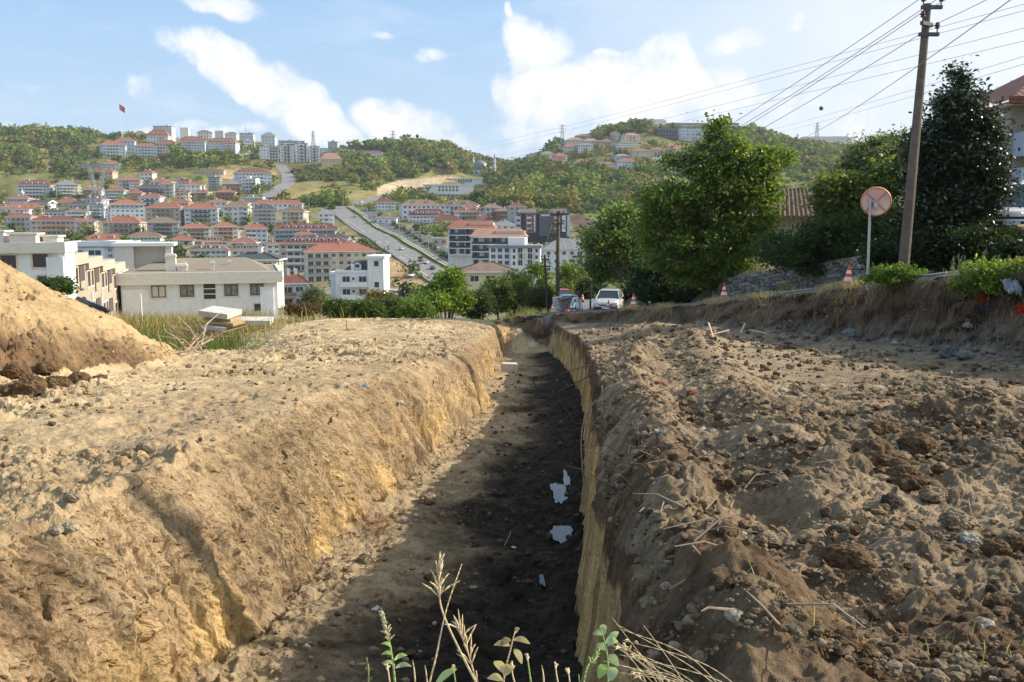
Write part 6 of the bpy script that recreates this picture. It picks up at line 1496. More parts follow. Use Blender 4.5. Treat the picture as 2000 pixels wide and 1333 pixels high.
# ================================================================ CARS
TYRE = mat('tyre', (.02,.02,.02), .85); RIM = mat('alloy', (.45,.45,.47), .3, metal=.8); CG = mat('car_glass', (.03,.04,.05), .06, spec=.8); BLKP = mat('black_plastic', (.025,.025,.028), .6); HL = mat('headlight_glass', (.65,.68,.72), .1, spec=.8); TL = mat('tail_lens', (.45,.01,.01), .25); PLATE = mat('number_plate', (.75,.75,.75), .5)
def paint(n, c): return mat('paint_'+n, c, .25, spec=.6, metal=.15)
def car(loc, yaw, col, label, L=4.35, Wd=1.8, H=1.5, detail=True, kind='hatch', name='car'):
    root = empty(name, loc, yaw); tag(root, label, 'car'); h = Wd/2; b = MB()
    # stations: x (front = -L/2), half width, sill z, belt z
    st = [(-L/2, h*.80, .34, .70), (-L/2+.12, h*.93, .25, .84), (-L/2+.45, h*.99, .22, .93), (-L*.18, h, .2, 1.0), (0, h, .2, 1.0), (L*.25, h, .2, 1.03), (L/2-.35, h*.98, .22, 1.06), (L/2-.08, h*.92, .3, .98), (L/2, h*.85, .42, .80)]
    rings = []
    for x, w, z0, z1 in st: rings.append([(x,-w*.9,z0),(x,-w,z0+.15),(x,-w,(z0+z1)/2),(x,-w*.93,z1-.03),(x,-w*.6,z1+.02),(x,0,z1+.04),(x,w*.6,z1+.02),(x,w*.93,z1-.03),(x,w,(z0+z1)/2),(x,w,z0+.15),(x,w*.9,z0)])
    i0 = len(b.v)
    for r_ in rings: b.v += r_
    n = 11
    for i in range(len(rings)-1):
        for k in range(n-1): a = i0+i*n+k; b.f.append((a, a+n, a+n+1, a+1)); b.m.append(0)
    for rg, fl in ((0, False), (len(rings)-1, True)):
        ids = [i0+rg*n+k for k in range(n)]; b.f.append(tuple(ids if not fl else ids[::-1])); b.m.append(0)
    body = b.build('body', col, root, True)
    xf, x1, x2, xr = -L*.20, -L*.03, L*.24, L/2-.25
    g = MB(); wb, wt = h*.90, h*.70
    lo = [(xf,-wb,.95),(xf,wb,.95),(xr,wb,1.02),(xr,-wb,1.02)]; hi = [(x1,-wt,H-.06),(x1,wt,H-.06),(x2+.25,wt,H-.08),(x2+.25,-wt,H-.08)]
    for k in range(4): g.poly([lo[k], lo[(k+1) % 4], hi[(k+1) % 4], hi[k]])
    g.build('window_glass', CG, root)
    g = MB(); g.poly([(hi[0][0]-.03,-wt-.01,H-.05),(hi[2][0]+.05,-wt-.01,H-.06),(x2,-wt*.8,H),(x1+.15,-wt*.8,H+.01)]); g.poly([(x1+.15,-wt*.8,H+.01),(x2,-wt*.8,H),(x2,wt*.8,H),(x1+.15,wt*.8,H+.01)]); g.poly([(x1+.15,wt*.8,H+.01),(x2,wt*.8,H),(hi[2][0]+.05,wt+.01,H-.06),(hi[0][0]-.03,wt+.01,H-.05)])
    g.poly([(hi[0][0]-.03,wt+.01,H-.05),(hi[0][0]-.03,-wt-.01,H-.05),(x1+.15,-wt*.8,H+.01),(x1+.15,wt*.8,H+.01)]); g.poly([(x2,wt*.8,H),(x2,-wt*.8,H),(hi[2][0]+.05,-wt-.01,H-.06),(hi[2][0]+.05,wt+.01,H-.06)])
    for s in (-1, 1):
        g.tube((xf, s*wb, .95), (x1, s*wt, H-.04), .035, .03, 5); g.tube((xr, s*wb, 1.02), (x2+.25, s*wt, H-.06), .06, .04, 5); g.tube((L*.08, s*(wb+.005), .98), (L*.08, s*(wt+.01), H-.05), .03, .03, 5)
    g.build('roof', col, root)
    for x in (-L*.30, L*.30):
        for s in (-1, 1):
            g = MB(); g.tube((x, s*(h-.2), .33), (x, s*(h+.01), .33), .33, .33, 18); w = g.build('wheel', TYRE, root)
            if detail: g = MB(); g.tube((x, s*(h-.02), .33), (x, s*(h+.02), .33), .2, .19, 12); g.build('rim', RIM, w)
    if detail:
        g = MB(); g.box(-L/2-.03, -h*.78, .24, -L/2+.12, h*.78, .54); g.box(-L/2-.02, -h*.5, .62, -L/2+.1, h*.5, .70); g.box(-L/2+.02, -h*.9, .24, -L/2+.3, -h*.78, .62); g.box(-L/2+.02, h*.78, .24, -L/2+.3, h*.9, .62); g.build('grille', BLKP, root)
        g = MB(); g.box(-L/2-.04, -.26, .42, -L/2-.028, .26, .53); g.build('number_plate', PLATE, root)
        for s in (-1, 1):
            g = MB(); g.box(-L/2+.0, s*h*.68-.2, .69, -L/2+.32, s*h*.68+.2, .83); g.build('headlight', HL, root); g = MB(); g.box(xf+.35, s*(h+.12)-.1, .98, xf+.5, s*(h+.12)+.1, 1.12); g.build('mirror', BLKP, root)
            g = MB(); g.box(L/2-.12, s*h*.7-.14, .75, L/2+.01, s*h*.7+.14, .95); g.build('tail_light', TL, root)
        g = MB(); g.box(-L*.45, -h-.012, .18, L*.45, -h+.05, .3); g.box(-L*.45, h-.05, .18, L*.45, h+.012, .3); g.build('side_skirt', BLKP, root)
    return root
def lane_spot(u, D): p = P(u, 600, D); return (p.x, D, float(road_z(np.array(p.x), np.array(D)))+.07)
car(lane_spot(1189, 66), R(90-12), paint('pearl', (.62,.60,.56)), 'pearl-white crossover parked facing us on the right of the lane', L=4.35, Wd=1.85, H=1.58)
car(lane_spot(1111, 72), R(90+4), paint('silver_blue', (.38,.45,.55)), 'silver-blue car facing us behind the grey bin and bicycle')
car(lane_spot(1099, 90), R(90), paint('red', (.42,.03,.025)), 'red car with pale roof behind the tall brown pole')
COLS_ = {'white': (.7,.7,.7), 'red': (.4,.03,.03), 'dark': (.04,.045,.05), 'silver': (.42,.43,.45), 'blue': (.06,.12,.3)}
for (u, v, yw, c, lb) in ((784,490,60,'white','white van-like car driving down the boulevard'),(822,513,60,'red','red car queuing low on the boulevard'),(832,518,60,'white','white car right behind the red one on the boulevard'),(845,529,60,'dark','dark car lowest on the boulevard'),(694,426,60,'silver','silver car high on the boulevard'),(706,399,20,'white','white car on the upper boulevard'),
    (796,578,5,'white','white car on the lower road by the yellow kerb'),(803,543,20,'white','white car parked under the bushy tree'),(852,489,60,'silver','silver car parked highest by the curved block'),(866,497,60,'blue','blue car parked by the curved block'),(890,509,60,'red','red car parked at the street corner'),(956,513,5,'red','red car parked in front of the white and grey block'),
    (771,441,60,'dark','dark car parked on the side street, upper'),(779,446,60,'silver','silver car parked on the side street, middle'),(788,451,60,'white','white car parked on the side street, lower')):
    D = hit(u, v); p = P(u, v, D); car((p.x, D, gz1(p.x, D)+.55), R(90+yw-40), paint(c, COLS_[c]), lb, detail=False)
car((P(1995, 440, 33).x, 33.5, P(1995, 462, 33.5).z), R(60), paint('white', (.7,.7,.7)), 'white van just entering the frame beside the house at right', L=4.6, H=1.9, Wd=1.9)
# ================================================================ NOTICE BOARD, BIN, BICYCLE
def roadside():
    y = 53.; p = P(1092, 612, y); z = gz1(p.x, y); root = empty('notice_board', (P(1091, 600, y).x, y, z), R(8)); tag(root, 'white works notice board leaning beside the lane', 'sign')
    M = Matrix.Rotation(R(10), 4, 'X') @ Matrix.Rotation(R(-6), 4, 'Y'); w, h = .58, 1.0
    b = MB(); b.box(-w/2, -.015, .05, w/2, .015, h, 0, M); b.build('panel', mat('sign_white', (.62,.63,.66), .5, .06, 4), root)
    b = MB()
    for k, (zz, a, c) in enumerate(((.90,-.18,.17),(.72,-.22,.10),(.64,-.22,.16),(.52,-.22,.20),(.44,-.2,.05))): b.box(a, -.019, zz, c, -.0152, zz+.025, 0, M)
    b.build('printed_lines', mat('sign_print', (.25,.28,.38), .6), root); b = MB()
    b.v += [tuple(M @ Vector(q)) for q in ((-.13,-.02,.15),(.15,-.02,.15),(.01,-.02,.34))]; b.f.append((0,1,2)); b.m.append(0); b.build('printed_triangle', mat('sign_pink', (.55,.25,.30), .6), root)
    b = MB(); b.tube((-.25,.03,0), (-.25,.4,.9), .015); b.tube((.25,.03,0), (.25,.4,.9), .015); b.build('leg', STEEL, root)
    q = P(1106, 612, 52.5); z = gz1(q.x, 52.5); root = empty('waste_bin', (q.x, 52.5, z+.02), R(10)); root.rotation_euler = (R(6), R(-9), R(12)); tag(root, 'dull grey bin tilted between the notice board and the bicycle', 'bin')
    b = MB(); v = [(-.22,-.2,0),(.22,-.2,0),(.22,.2,0),(-.22,.2,0),(-.30,-.26,.78),(.30,-.26,.78),(.30,.26,.78),(-.30,.26,.78)]; b.v = v
    for f in ((0,3,2,1),(0,1,5,4),(1,2,6,5),(2,3,7,6),(3,0,4,7)): b.f.append(f); b.m.append(0)
    b.box(-.33, -.29, .74, .33, .29, .80); b.build('bin_body', mat('bin_grey', (.16,.16,.155), .7, .15, 5), root); b = MB(); b.box(-.32, -.28, .80, .32, .28, .86); b.build('lid', BLKP, root)
    for s in (-1, 1): b = MB(); b.tube((s*.2, .22, .06), (s*.26, .22, .06), .07); b.build('wheel', TYRE, root)
    # bicycle
    q = P(1121, 611, 52.0); z = gz1(q.x, 52.0); root = empty('bicycle', (q.x, 52.0, z+.02), R(62)); tag(root, 'bicycle with pale blue frame leaning on the grey bin', 'bicycle'); rw = .33
    for x in (-.5, .5):
        b = MB(); n = 26
        for k in range(n): a0, a1 = 2*math.pi*k/n, 2*math.pi*(k+1)/n; b.tube((x+rw*math.cos(a0),0,rw+rw*math.sin(a0)), (x+rw*math.cos(a1),0,rw+rw*math.sin(a1)), .022, .022, 6, 0, False)
        w = b.build('wheel', TYRE, root); b = MB()
        for k in range(12): a0 = 2*math.pi*k/12; b.tube((x,0,rw), (x+rw*math.cos(a0),0,rw+rw*math.sin(a0)), .004, .004, 3)
        b.tube((x,-.03,rw), (x,.03,rw), .03); b.build('spokes', RIM, w)
    b = MB(); bb = (-.02,0,.30); sh = (-.15,0,.78); hd = (.36,0,.80); hl = (.39,0,.66)
    for p_, q_ in ((bb,sh),(sh,hd),(bb,hl),(hd,hl),((-.5,0,rw),bb),((-.5,0,rw),sh),(hl,(.5,0,rw))): b.tube(p_, q_, .02, .02, 6)
    b.build('frame', paint('pale_blue', (.35,.55,.68)), root); b = MB(); b.tube(hd, (.33,0,.95), .014); b.tube((.33,-.28,.97), (.33,.28,.97), .014); b.build('handlebar', STEEL, root)
    b = MB(); b.tube(sh, (-.17,0,.9), .014); b.box(-.29, -.07, .9, -.05, .07, .95); b.build('saddle', BLKP, root)
    b = MB(); b.lathe([(.001,0),(.16,.01),(.2,.06),(.12,.14),(.001,.17)], 9); q = P(1108, 613, 51.2); tag(b.build('plastic_bag', mat('bag_red', (.6,.06,.03), .6), None, loc=(q.x, 51.2, gz1(q.x, 51.2)+.02)), 'small red bag at the foot of the grey bin', 'bag')
roadside()
def container():
    D = hit(655, 394); p = P(655, 394, D); b = MB(); w = 22*D/F; b.box(-w/2, 0, -1, w/2, 3, 8*D/F); tag(b.build('site_container', mat('purple_paint', (.16,.08,.24), .5, .15, 1), None, loc=tuple(p)), 'purple container on the dry field by the boulevard junction', 'container')
container()
# ================================================================ SLABS, PIPES, BLOCKS
SLAB = mat('slab_concrete', (.52,.49,.43), .9, .14, 3, bump=.3, bscale=25); WOOD = mat('weathered_board', (.36,.27,.15), .9, .25, 5)
def slab(u0, u1, v0, v1, y, t, dpt, label, yaw=0, tilt=(0, 0), dz=0.0, m=SLAB, cat='concrete slab', name='concrete_slab'):
    a, b_ = P(u0, v1, y), P(u1, v1, y); w = b_.x-a.x; b = MB(); b.box(-w/2, 0, 0, w/2, dpt, t)
    o = b.build(name, m, None, loc=((a.x+b_.x)/2, y, a.z+dz)); o.rotation_euler = (R(tilt[0]), R(tilt[1]), R(yaw)); bv = o.modifiers.new('b', 'BEVEL'); bv.width = .015; bv.segments = 2
    return tag(o, label, cat)
slab(459, 527, 618, 636, 45, .24, 1.3, 'pale concrete slab lying flat at the plateau edge', 6, (3, 1))
slab(384, 446, 602, 621, 44, .26, 1.5, 'pale concrete slab tilted on top of the old boards', -10, (4, 6))
slab(398, 452, 616, 628, 44.2, .16, 1.2, 'upper weathered board slab under the tilted concrete slab', -8, (3, 5), m=WOOD, cat='board', name='timber_board')
slab(404, 458, 625, 636, 44, .16, 1.1, 'lower weathered board slab in the stack', -14, (2, 4), m=WOOD, cat='board', name='timber_board')
slab(392, 440, 634, 646, 43.8, .18, 1.2, 'bottom slab of the stack, half buried', -6, (2, 3), cat='concrete slab')
slab(981, 1011, 708, 728, 37.5, .36, .45, 'grey concrete block on the trench floor', 8, (0, 3), .0, SLAB, 'block', 'concrete_block')
def pipe():
    a, c = P(152, 584, 32.5), P(209, 607, 30.5); b = MB(); d = c-a; b.tube((0,0,0), tuple(d), .085, .085, 14, 0, True); b.tube(tuple(d*.999), tuple(d*1.002), .07, .07, 12); tag(b.build('drain_pipe', mat('black_pipe', (.03,.03,.033), .45), None, True, loc=tuple(a)), 'black plastic pipe sticking out behind the sandy heap', 'pipe')
    a, c = P(163, 582, 33.5), P(176, 598, 31.5); b = MB(); b.tube((0,0,0), tuple(c-a), .05, .05, 10); tag(b.build('drain_pipe', mat('black_pipe', (.03,.03,.033)), None, loc=tuple(a)), 'short grey pipe stub under the black pipe', 'pipe')
    for i, (u, vt, vb) in enumerate(((181,571,588),(200,570,592),(276,575,601))):
        a, c = P(u, vb, 50), P(u, vt, 50); b = MB(); b.tube((0,0,-.8), (0,0,c.z-a.z), .05, .045, 8); tag(b.build('fence_post', SOFF, None, loc=tuple(a)), ['white post nearest the sandy heap','white post before the beige terrace','white post before the flat-roofed house'][i], 'post')
pipe()
# ================================================================ SOIL LUMPS, STONES
def ico(n=2):
    import bmesh
    bm = bmesh.new(); bmesh.ops.create_icosphere(bm, subdivisions=n, radius=1); v = np.array([tuple(q.co) for q in bm.verts]); f = np.array([[w.index for w in q.verts] for q in bm.faces]); bm.free(); return v, f
IV1, IF1 = ico(1); IV2, IF2 = ico(2); IV4, IF4 = ico(5)
def lump(name, loc, rad, col, label, cat, seed, rough=.35, sq=(1,1,.7)):
    d = IV4; n = fbm(d[:,0]*1.3+seed, d[:,1]*1.3, d[:,2]*1.3, o=5, s=seed, g=.6); f1, f2, _ = voro(d[:,0]*1.8+seed+d[:,2], d[:,1]*1.8+d[:,2]*.7, seed+3)
    r = 1+rough*n+.14*np.minimum(f2-f1, .4)+.05*fbm(d[:,0]*9, d[:,1]*9, d[:,2]*9, o=3, s=seed+5); V = d*r[:, None]*rad*np.array(sq)
    V[:, 2] = np.where(V[:, 2] < -.2*rad, -.2*rad+(V[:, 2]+.2*rad)*.3, V[:, 2])
    c = np.array(col)*(.7+.5*sstep(-.4, .4, fbm(d[:,0]*4, d[:,1]*4, d[:,2]*4, o=3, s=seed+9)))[:, None]
    o = link(bpy.data.objects.new(name, np_mesh(name, V, IF4, [bpy.data.materials['soil']], None, False, c))); o.location = loc; return tag(o, label, cat)
def gpt(u, v):
    """near ground under a photo pixel (plateau level or deeper)"""
    ys = np.linspace(2.5, 60, 3000); t = tv(v); a = (u-1000)/F/(CP+(666.5-v)/F*SP); d = ground(a*ys, ys)-t*ys; k = int(np.argmax(d > 0)); return a*ys[k], ys[k], float(ground([a*ys[k]], [ys[k]])[0])
BRN = (.15,.095,.05); TANC = (.33,.25,.155); GRS = (.42,.38,.31)
LUMPS = [(1708,880,52,BRN,'biggest dark clod on the right, with a smooth cut face'),(1790,860,38,BRN,'dark clod touching the right side of the biggest one'),(1768,925,40,BRN,'round brown clod just below the biggest pair'),(1725,835,30,BRN,'low dark clod behind the biggest one'),(1955,872,34,TANC,'pale sandy lump at the right edge'),
 (1655,1078,42,BRN,'wedge-shaped clod in the middle of the dark hollow'),(1415,1035,26,BRN,'broken clod on the reddish heap beside the trench'),(1500,1050,22,TANC,'flat elongated stone right of the reddish heap'),(1590,1095,18,TANC,'pair-like angular stone below the flat one'),(1650,1245,34,BRN,'large dark clod near the bottom right'),(1690,1268,20,BRN,'smaller clod against the large bottom one'),
 (1918,1216,24,GRS,'whitish stone at the lower right'),(1800,1160,28,BRN,'split clod in shadow, lower right'),(1745,1165,22,BRN,'clod left of the split one'),(1870,1010,30,TANC,'tan clod right of the hollow'),(1820,960,26,TANC,'knobbly clod below the round brown one'),(1740,975,22,(.09,.07,.055),'blackish crumbly clod in the right foreground'),(1650,1002,14,TANC,'small round stone left of the blackish clod'),(1890,1050,24,GRS,'grey flat stone at right'),(1945,1065,26,BRN,'curved reddish piece at right'),
 (1985,1055,30,BRN,'dark clod cut by the right edge'),(1950,1170,28,BRN,'dark block at the lower right edge'),(1560,1180,14,TANC,'stone in the brown crumbs'),(1830,1320,24,TANC,'clod at the bottom edge, right'),(1880,1290,26,TANC,'sandy clod near the bottom edge, right'),(1300,1145,11,(.5,.38,.26),'small pale stone on the trench lip'),(1268,1175,18,TANC,'stone ledge piece above the trench'),
 (60,748,30,BRN,'big dark clod at the toe of the sandy heap'),(112,742,26,BRN,'clod right of the big one at the heap toe'),(152,735,22,BRN,'third dark clod along the heap toe'),(28,722,26,BRN,'dark clod up the heap at the left edge'),(194,738,17,BRN,'fourth clod, near the end of the heap toe'),(92,715,20,BRN,'clod above the big one on the heap'),(18,756,20,BRN,'clod cut by the left edge at the heap toe'),(112,1038,13,(.46,.39,.27),'pale stone on the left plateau'),(138,1030,17,(.44,.37,.25),'lumpy pale stone beside it on the left'),(140,968,16,(.36,.29,.19),'clod on the left plateau above the pale stones'),(285,870,16,(.36,.29,.19),'clod in the smooth left ground'),(708,1174,10,GRS,'pale stone on the shaded trench floor'),(715,1087,18,TANC,'clod at the edge of sun and shade in the trench'),(835,970,17,TANC,'flat tan stone in the trench at the shade line'),(790,1015,9,GRS,'greyish pebble at the shade line'),
 (1070,1090,30,(.07,.05,.032),'wet dark clod beside the puddle'),(1352,765,12,(.3,.13,.07),'brick-coloured fragment right of the trench'),(1478,765,15,(.2,.16,.12),'angular clod on the right plateau'),(1290,748,12,(.3,.14,.08),'reddish tile piece near the trench lip'),(1480,850,0,BRN,''),(1245,830,10,GRS,'pale pebble on the right lip'),(1890,635,9,GRS,'pale block in the talus, right'),(1885,690,16,(.22,.21,.2),'grey concrete chunk at the foot of the bank'),(1855,685,20,(.15,.15,.15),'dark chunk at the foot of the bank'),(1660,648,14,(.26,.25,.23),'grey stone at the foot of the bank, middle')]
for i, (u, v, rp, c, lb) in enumerate(LUMPS):
    if rp == 0: continue
    x, y, z = gpt(u, v+rp*.6); pale = c in (GRS,); lump('stone' if pale or 'stone' in lb or 'pebble' in lb else 'soil_clod', (x, y, z+rp*y/F*.25), rp*y/F*1.0, c, lb, 'stone' if pale or 'stone' in lb or 'pebble' in lb else 'clod', 400+i*7, .45, (1, .9, .72))
def loose():
    r = np.random.default_rng(91); N = 42000
    y = 3.5+(r.random(N)**1.5)*34; u = r.uniform(-60, 2060, N); x = (u-1000)/F/.98*y
    z, m = near_h(x, y); bad = (m['bank'] > .9)|((m['tr'] > 0)*(m['tr'] < 1)*(m['trench'] > .03)*(x > 0))|((m['tl'] > .1)*(m['tl'] < 1)*(x < 0)*(r.random(N) < .85))
    right = x > m['xr']; k = ~bad & (r.random(N) < np.where(right, 1.0, np.where(m['flr'] > .5, .75, .28))); nz = fbm(x*.9, y*.9, o=3, s=92); k &= r.random(N) < (.45+.9*nz)
    x, y, z, right, fl = x[k], y[k], z[k], right[k], (m['flr'] > .5)[k]; n = len(x); s = (.007+.034*r.random(n)**4.5)*np.where(right, 1.1, .75)*(1+y/30)*np.where(y < 5.5, .62, 1)
    V0, F0 = IV2, IF2; nv = len(V0); d = V0[None]*(1+.16*r.normal(size=(n, nv, 1))+.22*np.sin(V0[None, :, :1]*3+r.random((n, 1, 1))*6)*np.cos(V0[None, :, 1:2]*4+r.random((n, 1, 1))*6))*(s[:, None, None])*np.stack([.8+.5*r.random(n), .8+.5*r.random(n), .55+.35*r.random(n)], 1)[:, None, :]
    V = d+np.stack([x, y, z+s*.35+.012], 1)[:, None, :]; f = (F0[None]+(np.arange(n)*nv)[:, None, None]).reshape(-1, 3)
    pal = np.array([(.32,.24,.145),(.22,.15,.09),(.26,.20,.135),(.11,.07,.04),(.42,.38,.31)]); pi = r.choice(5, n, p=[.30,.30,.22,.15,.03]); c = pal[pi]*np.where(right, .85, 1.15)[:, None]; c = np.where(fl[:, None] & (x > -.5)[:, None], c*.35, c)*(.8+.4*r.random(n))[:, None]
    o = link(bpy.data.objects.new('loose_soil', np_mesh('loose_soil', V.reshape(-1, 3), f, [bpy.data.materials['soil']], None, False, np.clip(np.repeat(c, nv, 0), 0, 1)))); tag(o, 'crumbs of earth and pebbles', None, None, 'stuff')
loose()
# puddles
WATER = mat('puddle_water', (.018,.015,.012), .05, spec=.4)
def puddle(u, v, ru, rv, label, seed):
    x, y, z = gpt(u, v); n = 60; pts = [(0, 0, 0)]; t2 = abs(tv(v-rv)-tv(v+rv)); ly = max(.06, abs(gpt(u, v-rv)[1]-gpt(u, v+rv)[1])/2); lx = ru*y/F
    for k in range(n): a = 2*math.pi*k/n; q = 1+.45*float(fbm(np.array([math.cos(a)*1.6+seed]), np.array([math.sin(a)*1.6]), o=4, s=seed)[0])*1.6; pts.append((lx*q*math.cos(a), ly*q*math.sin(a), 0))
    b = MB(); b.v = pts; b.f = [(0, 1+k, 1+(k+1) % n) for k in range(n)]; b.m = [0]*n; o = b.build('puddle', WATER, None, loc=(x, y, z+.034)); tag(o, label, 'puddle', None, 'structure')
puddle(1098, 1050, 25, 15, 'largest puddle', 5); puddle(1092, 968, 14, 12, 'upper puddle', 8); puddle(1084, 958, 9, 6, 'small puddle', 12); puddle(1107, 942, 6, 10, 'narrow puddle', 15); puddle(1058, 1136, 6, 12, 'small wet spot', 18)
# ================================================================ ROOTS, TWIGS, STALKS
ROOT = mat('root_bark', (.30,.22,.15), .9, .25, 10); STRAW = mat('straw', (.52,.40,.20), .8, .2, 8); DARKR = mat('dark_root', (.10,.07,.05), .9, .2, 8)
def spline(pts, n=8):
    pts = [Vector(p) for p in pts]; out = []; q = [pts[0]]+pts+[pts[-1]]
    for i in range(1, len(q)-2):
        for k in range(n):
            t = k/n; out.append(.5*((2*q[i])+(-q[i-1]+q[i+1])*t+(2*q[i-1]-5*q[i]+4*q[i+1]-q[i+2])*t*t+(-q[i-1]+3*q[i]-3*q[i+1]+q[i+2])*t**3))
    return out+[pts[-1]]
def root_(pts, r, label, m=ROOT, name='root', cat='root'):
    W3 = spline([P(u, v, y) for u, v, y in pts], 7); a = W3[0]; b = MB(); n = len(W3); b.path([p-a for p in W3], [r*(1-.7*k/n) for k in range(n)], 6); o = b.build(name, m, None, True, loc=tuple(a)); return tag(o, label, cat)
root_([(1186,765,13.6),(1150,800,13.2),(1136,850,12.8),(1138,920,12.4),(1146,1000,11.8),(1150,1060,11.4)], .014, 'long thin root dangling down the right trench wall')
root_([(1176,755,14),(1180,800,13.5),(1190,860,12.5),(1205,890,11.8),(1186,912,11.5),(1215,858,11.6)], .013, 'looping pale root at the right trench lip')
root_([(1160,712,20),(1120,722,20),(1090,732,20)], .016, 'straight dark root pointing into the trench, upper', DARKR); root_([(1165,728,17.5),(1125,748,17.5),(1085,768,17.5)], .018, 'straight dark root pointing into the trench, lower', DARKR)
root_([(1205,1105,7.5),(1235,1125,7.0),(1265,1150,6.8)], .006, 'thin twig over the lip near the wet clod'); root_([(1220,1054,7.6),(1245,1056,7.5),(1270,1100,7.2),(1290,1140,7)], .007, 'bent stalk on the right lip')
root_([(1370,925,8.6),(1420,938,8.5),(1480,955,8.4)], .007, 'straw lying on the right slope', STRAW, 'straw_stalk', 'stalk'); root_([(1485,918,8.9),(1510,930,8.8),(1540,955,8.6)], .005, 'thin straw beside the hollow', STRAW, 'straw_stalk', 'stalk'); root_([(1505,1133,6.6),(1560,1105,6.8),(1595,1080,7)], .006, 'straw crossing the flat stone', STRAW, 'straw_stalk', 'stalk')
def bundle(name, label, spots, n, L_, r, m, seed, up=.25, kind='stuff'):
    rr = random.Random(seed); b = MB()
    for _ in range(n):
        u, v, su, sv = rr.choice(spots); x, y, z = gpt(u+rr.gauss(0, su), v+rr.gauss(0, sv)); a = rr.random()*6.28; l = L_*(.4+rr.random()); e = up*rr.random()*l
        p = Vector((x, y, z+.03)); q = p+Vector((math.cos(a)*l, math.sin(a)*l, e+.02)); mid = p.lerp(q, .5)+Vector((rr.gauss(0, .1)*l, rr.gauss(0, .1)*l, .12*l)); b.path([p, mid, q], [r, r*.8, r*.4], 4)
    tag(b.build(name, m), label, None, None, kind)
bundle('dry_roots', 'tangle of dry roots along the right lip', [(1230,840,30,30),(1200,720,25,15),(1260,900,40,25),(1300,820,60,30),(1225,940,25,20)], 95, .38, .0042, DARKR, 1, .5)
bundle('dry_brush', 'heap of cut branches beside the weeds', [(395,660,25,14),(370,680,18,8),(410,650,18,8)], 130, 1.1, .022, mat('dry_branch', (.42,.32,.22), .9, .2, 5), 2, .8)
bundle('twigs', 'stray twigs on the ground', [(1350,660,60,10),(1480,655,90,8),(1450,800,120,60),(1700,1000,200,120),(760,770,60,30),(1350,1000,60,60),(1900,640,50,20)], 110, .3, .006, ROOT, 3, .3)
bundle('dry_grass_wisps', 'wisps of dry grass fallen in the trench', [(740,1035,14,10)], 60, .28, .003, mat('rust_straw', (.28,.15,.07), .9), 4, .3)
for i, (u, v, l, a, lb) in enumerate(((1405,655,.7,20,'pale split plank at the right mound crest'),(1450,645,.6,60,'short upright board on the right mound crest'),(1388,650,.5,110,'thin broken stake on the right mound crest'),(1480,652,.6,-20,'pale root end on the right mound crest'))):
    x, y, z = gpt(u, v+8); b = MB(); b.box(-l/2, -.03, -.012, l/2, .03, .012); o = b.build('wood_scrap', mat('pale_wood', (.5,.38,.22), .8, .2, 6), None, loc=(x, y, z+.2)); o.rotation_euler = (R(20), R(-a*.5), R(a)); tag(o, lb, 'wood scrap')
def rag(u, v, s, col, label, name, cat, seed, sq=(1,.7,.4), D=None, rough=.5):
    """a thin sheet crumpled into folds"""
    if D: p = P(u, v, D); x, y, z = p.x, D, p.z
    else: x, y, z = gpt(u, v)
    n = 34; g = np.linspace(-1, 1, n); X, Y = np.meshgrid(g, g); X, Y = X.ravel(), Y.ravel(); r = np.hypot(X, Y)
    edge = 1+.35*fbm(X*1.5+seed, Y*1.5, o=3, s=seed); X2, Y2 = X*edge*(1-.3*np.abs(vn(X*3, Y*3, s=seed+2))), Y*edge*(1-.3*np.abs(vn(X*3+7, Y*3, s=seed+3)))
    Z = 1.1*np.abs(fbm(X*2.2+seed, Y*2.2, o=4, s=seed+1, g=.6))+.35*(1-r*.7)+.12*vn(X*9, Y*9, s=seed+4)
    V = np.stack([X2*s*sq[0], Y2*s*sq[1], Z*s*sq[2]*1.4], 1); a = seed*1.7; V[:, :2] = V[:, :2] @ np.array([[math.cos(a), -math.sin(a)], [math.sin(a), math.cos(a)]])
    o = link(bpy.data.objects.new(name, np_mesh(name, V, grid_faces(n, n), [mat('rag_'+name+str(seed), col, rough, .3, 8)], None, False))); o.location = (x, y, z+.02); o.rotation_euler = (R(25) if D else 0, 0, 0); tag(o, label, cat)
rag(1918, 588, .20, (.50,.04,.02), 'crumpled red cloth on the bank under the weeds', 'red_cloth', 'cloth', 31, (1,.5,.5), D=22.5); rag(1998, 612, .24, (.48,.04,.02), 'red plastic sheet cut by the right edge', 'red_sheet', 'plastic sheet', 35, (1,.5,.7), D=20.5)
rag(1975, 568, .30, (.36,.38,.40), 'grey crumpled plastic bag on the bank at right', 'grey_bag', 'plastic bag', 38, (1,.6,.55), D=21.5); rag(1925, 606, .09, (.03,.06,.22), 'dark blue scrap under the red cloth', 'blue_scrap', 'scrap', 41, D=22.2)
rag(709, 757, .075, (.05,.28,.55), 'bright blue plastic cap on the left plateau', 'blue_cap', 'litter', 44); rag(782, 790, .08, (.6,.58,.55), 'crumpled whitish paper on the left brow', 'paper', 'litter', 47); rag(932, 903, .05, (.45,.6,.65), 'small light blue scrap on the trench floor', 'light_blue_scrap', 'litter', 50)
rag(735, 1195, .05, (.6,.62,.65), 'white scrap on the dark trench floor at left', 'white_scrap', 'litter', 53); rag(1003, 1073, .035, (.6,.62,.65), 'white scrap left of the largest puddle', 'white_scrap', 'litter', 56); rag(925, 1152, .045, (.35,.38,.42), 'greyish scrap in the middle of the shaded floor', 'grey_scrap', 'litter', 59)
rag(1230, 1110, .12, (.5,.45,.38), 'tuft of pale fibres on the right wall', 'fibre_tuft', 'litter', 62, (.5,.4,1.0), D=8.1); rag(1185, 830, .0, (.5,.45,.38), 'x', 'fibre_tuft', 'litter', 65) if False else None
for o in S.collection.objects:
    if o.name == 'blue_cap': o.name = 'litter'
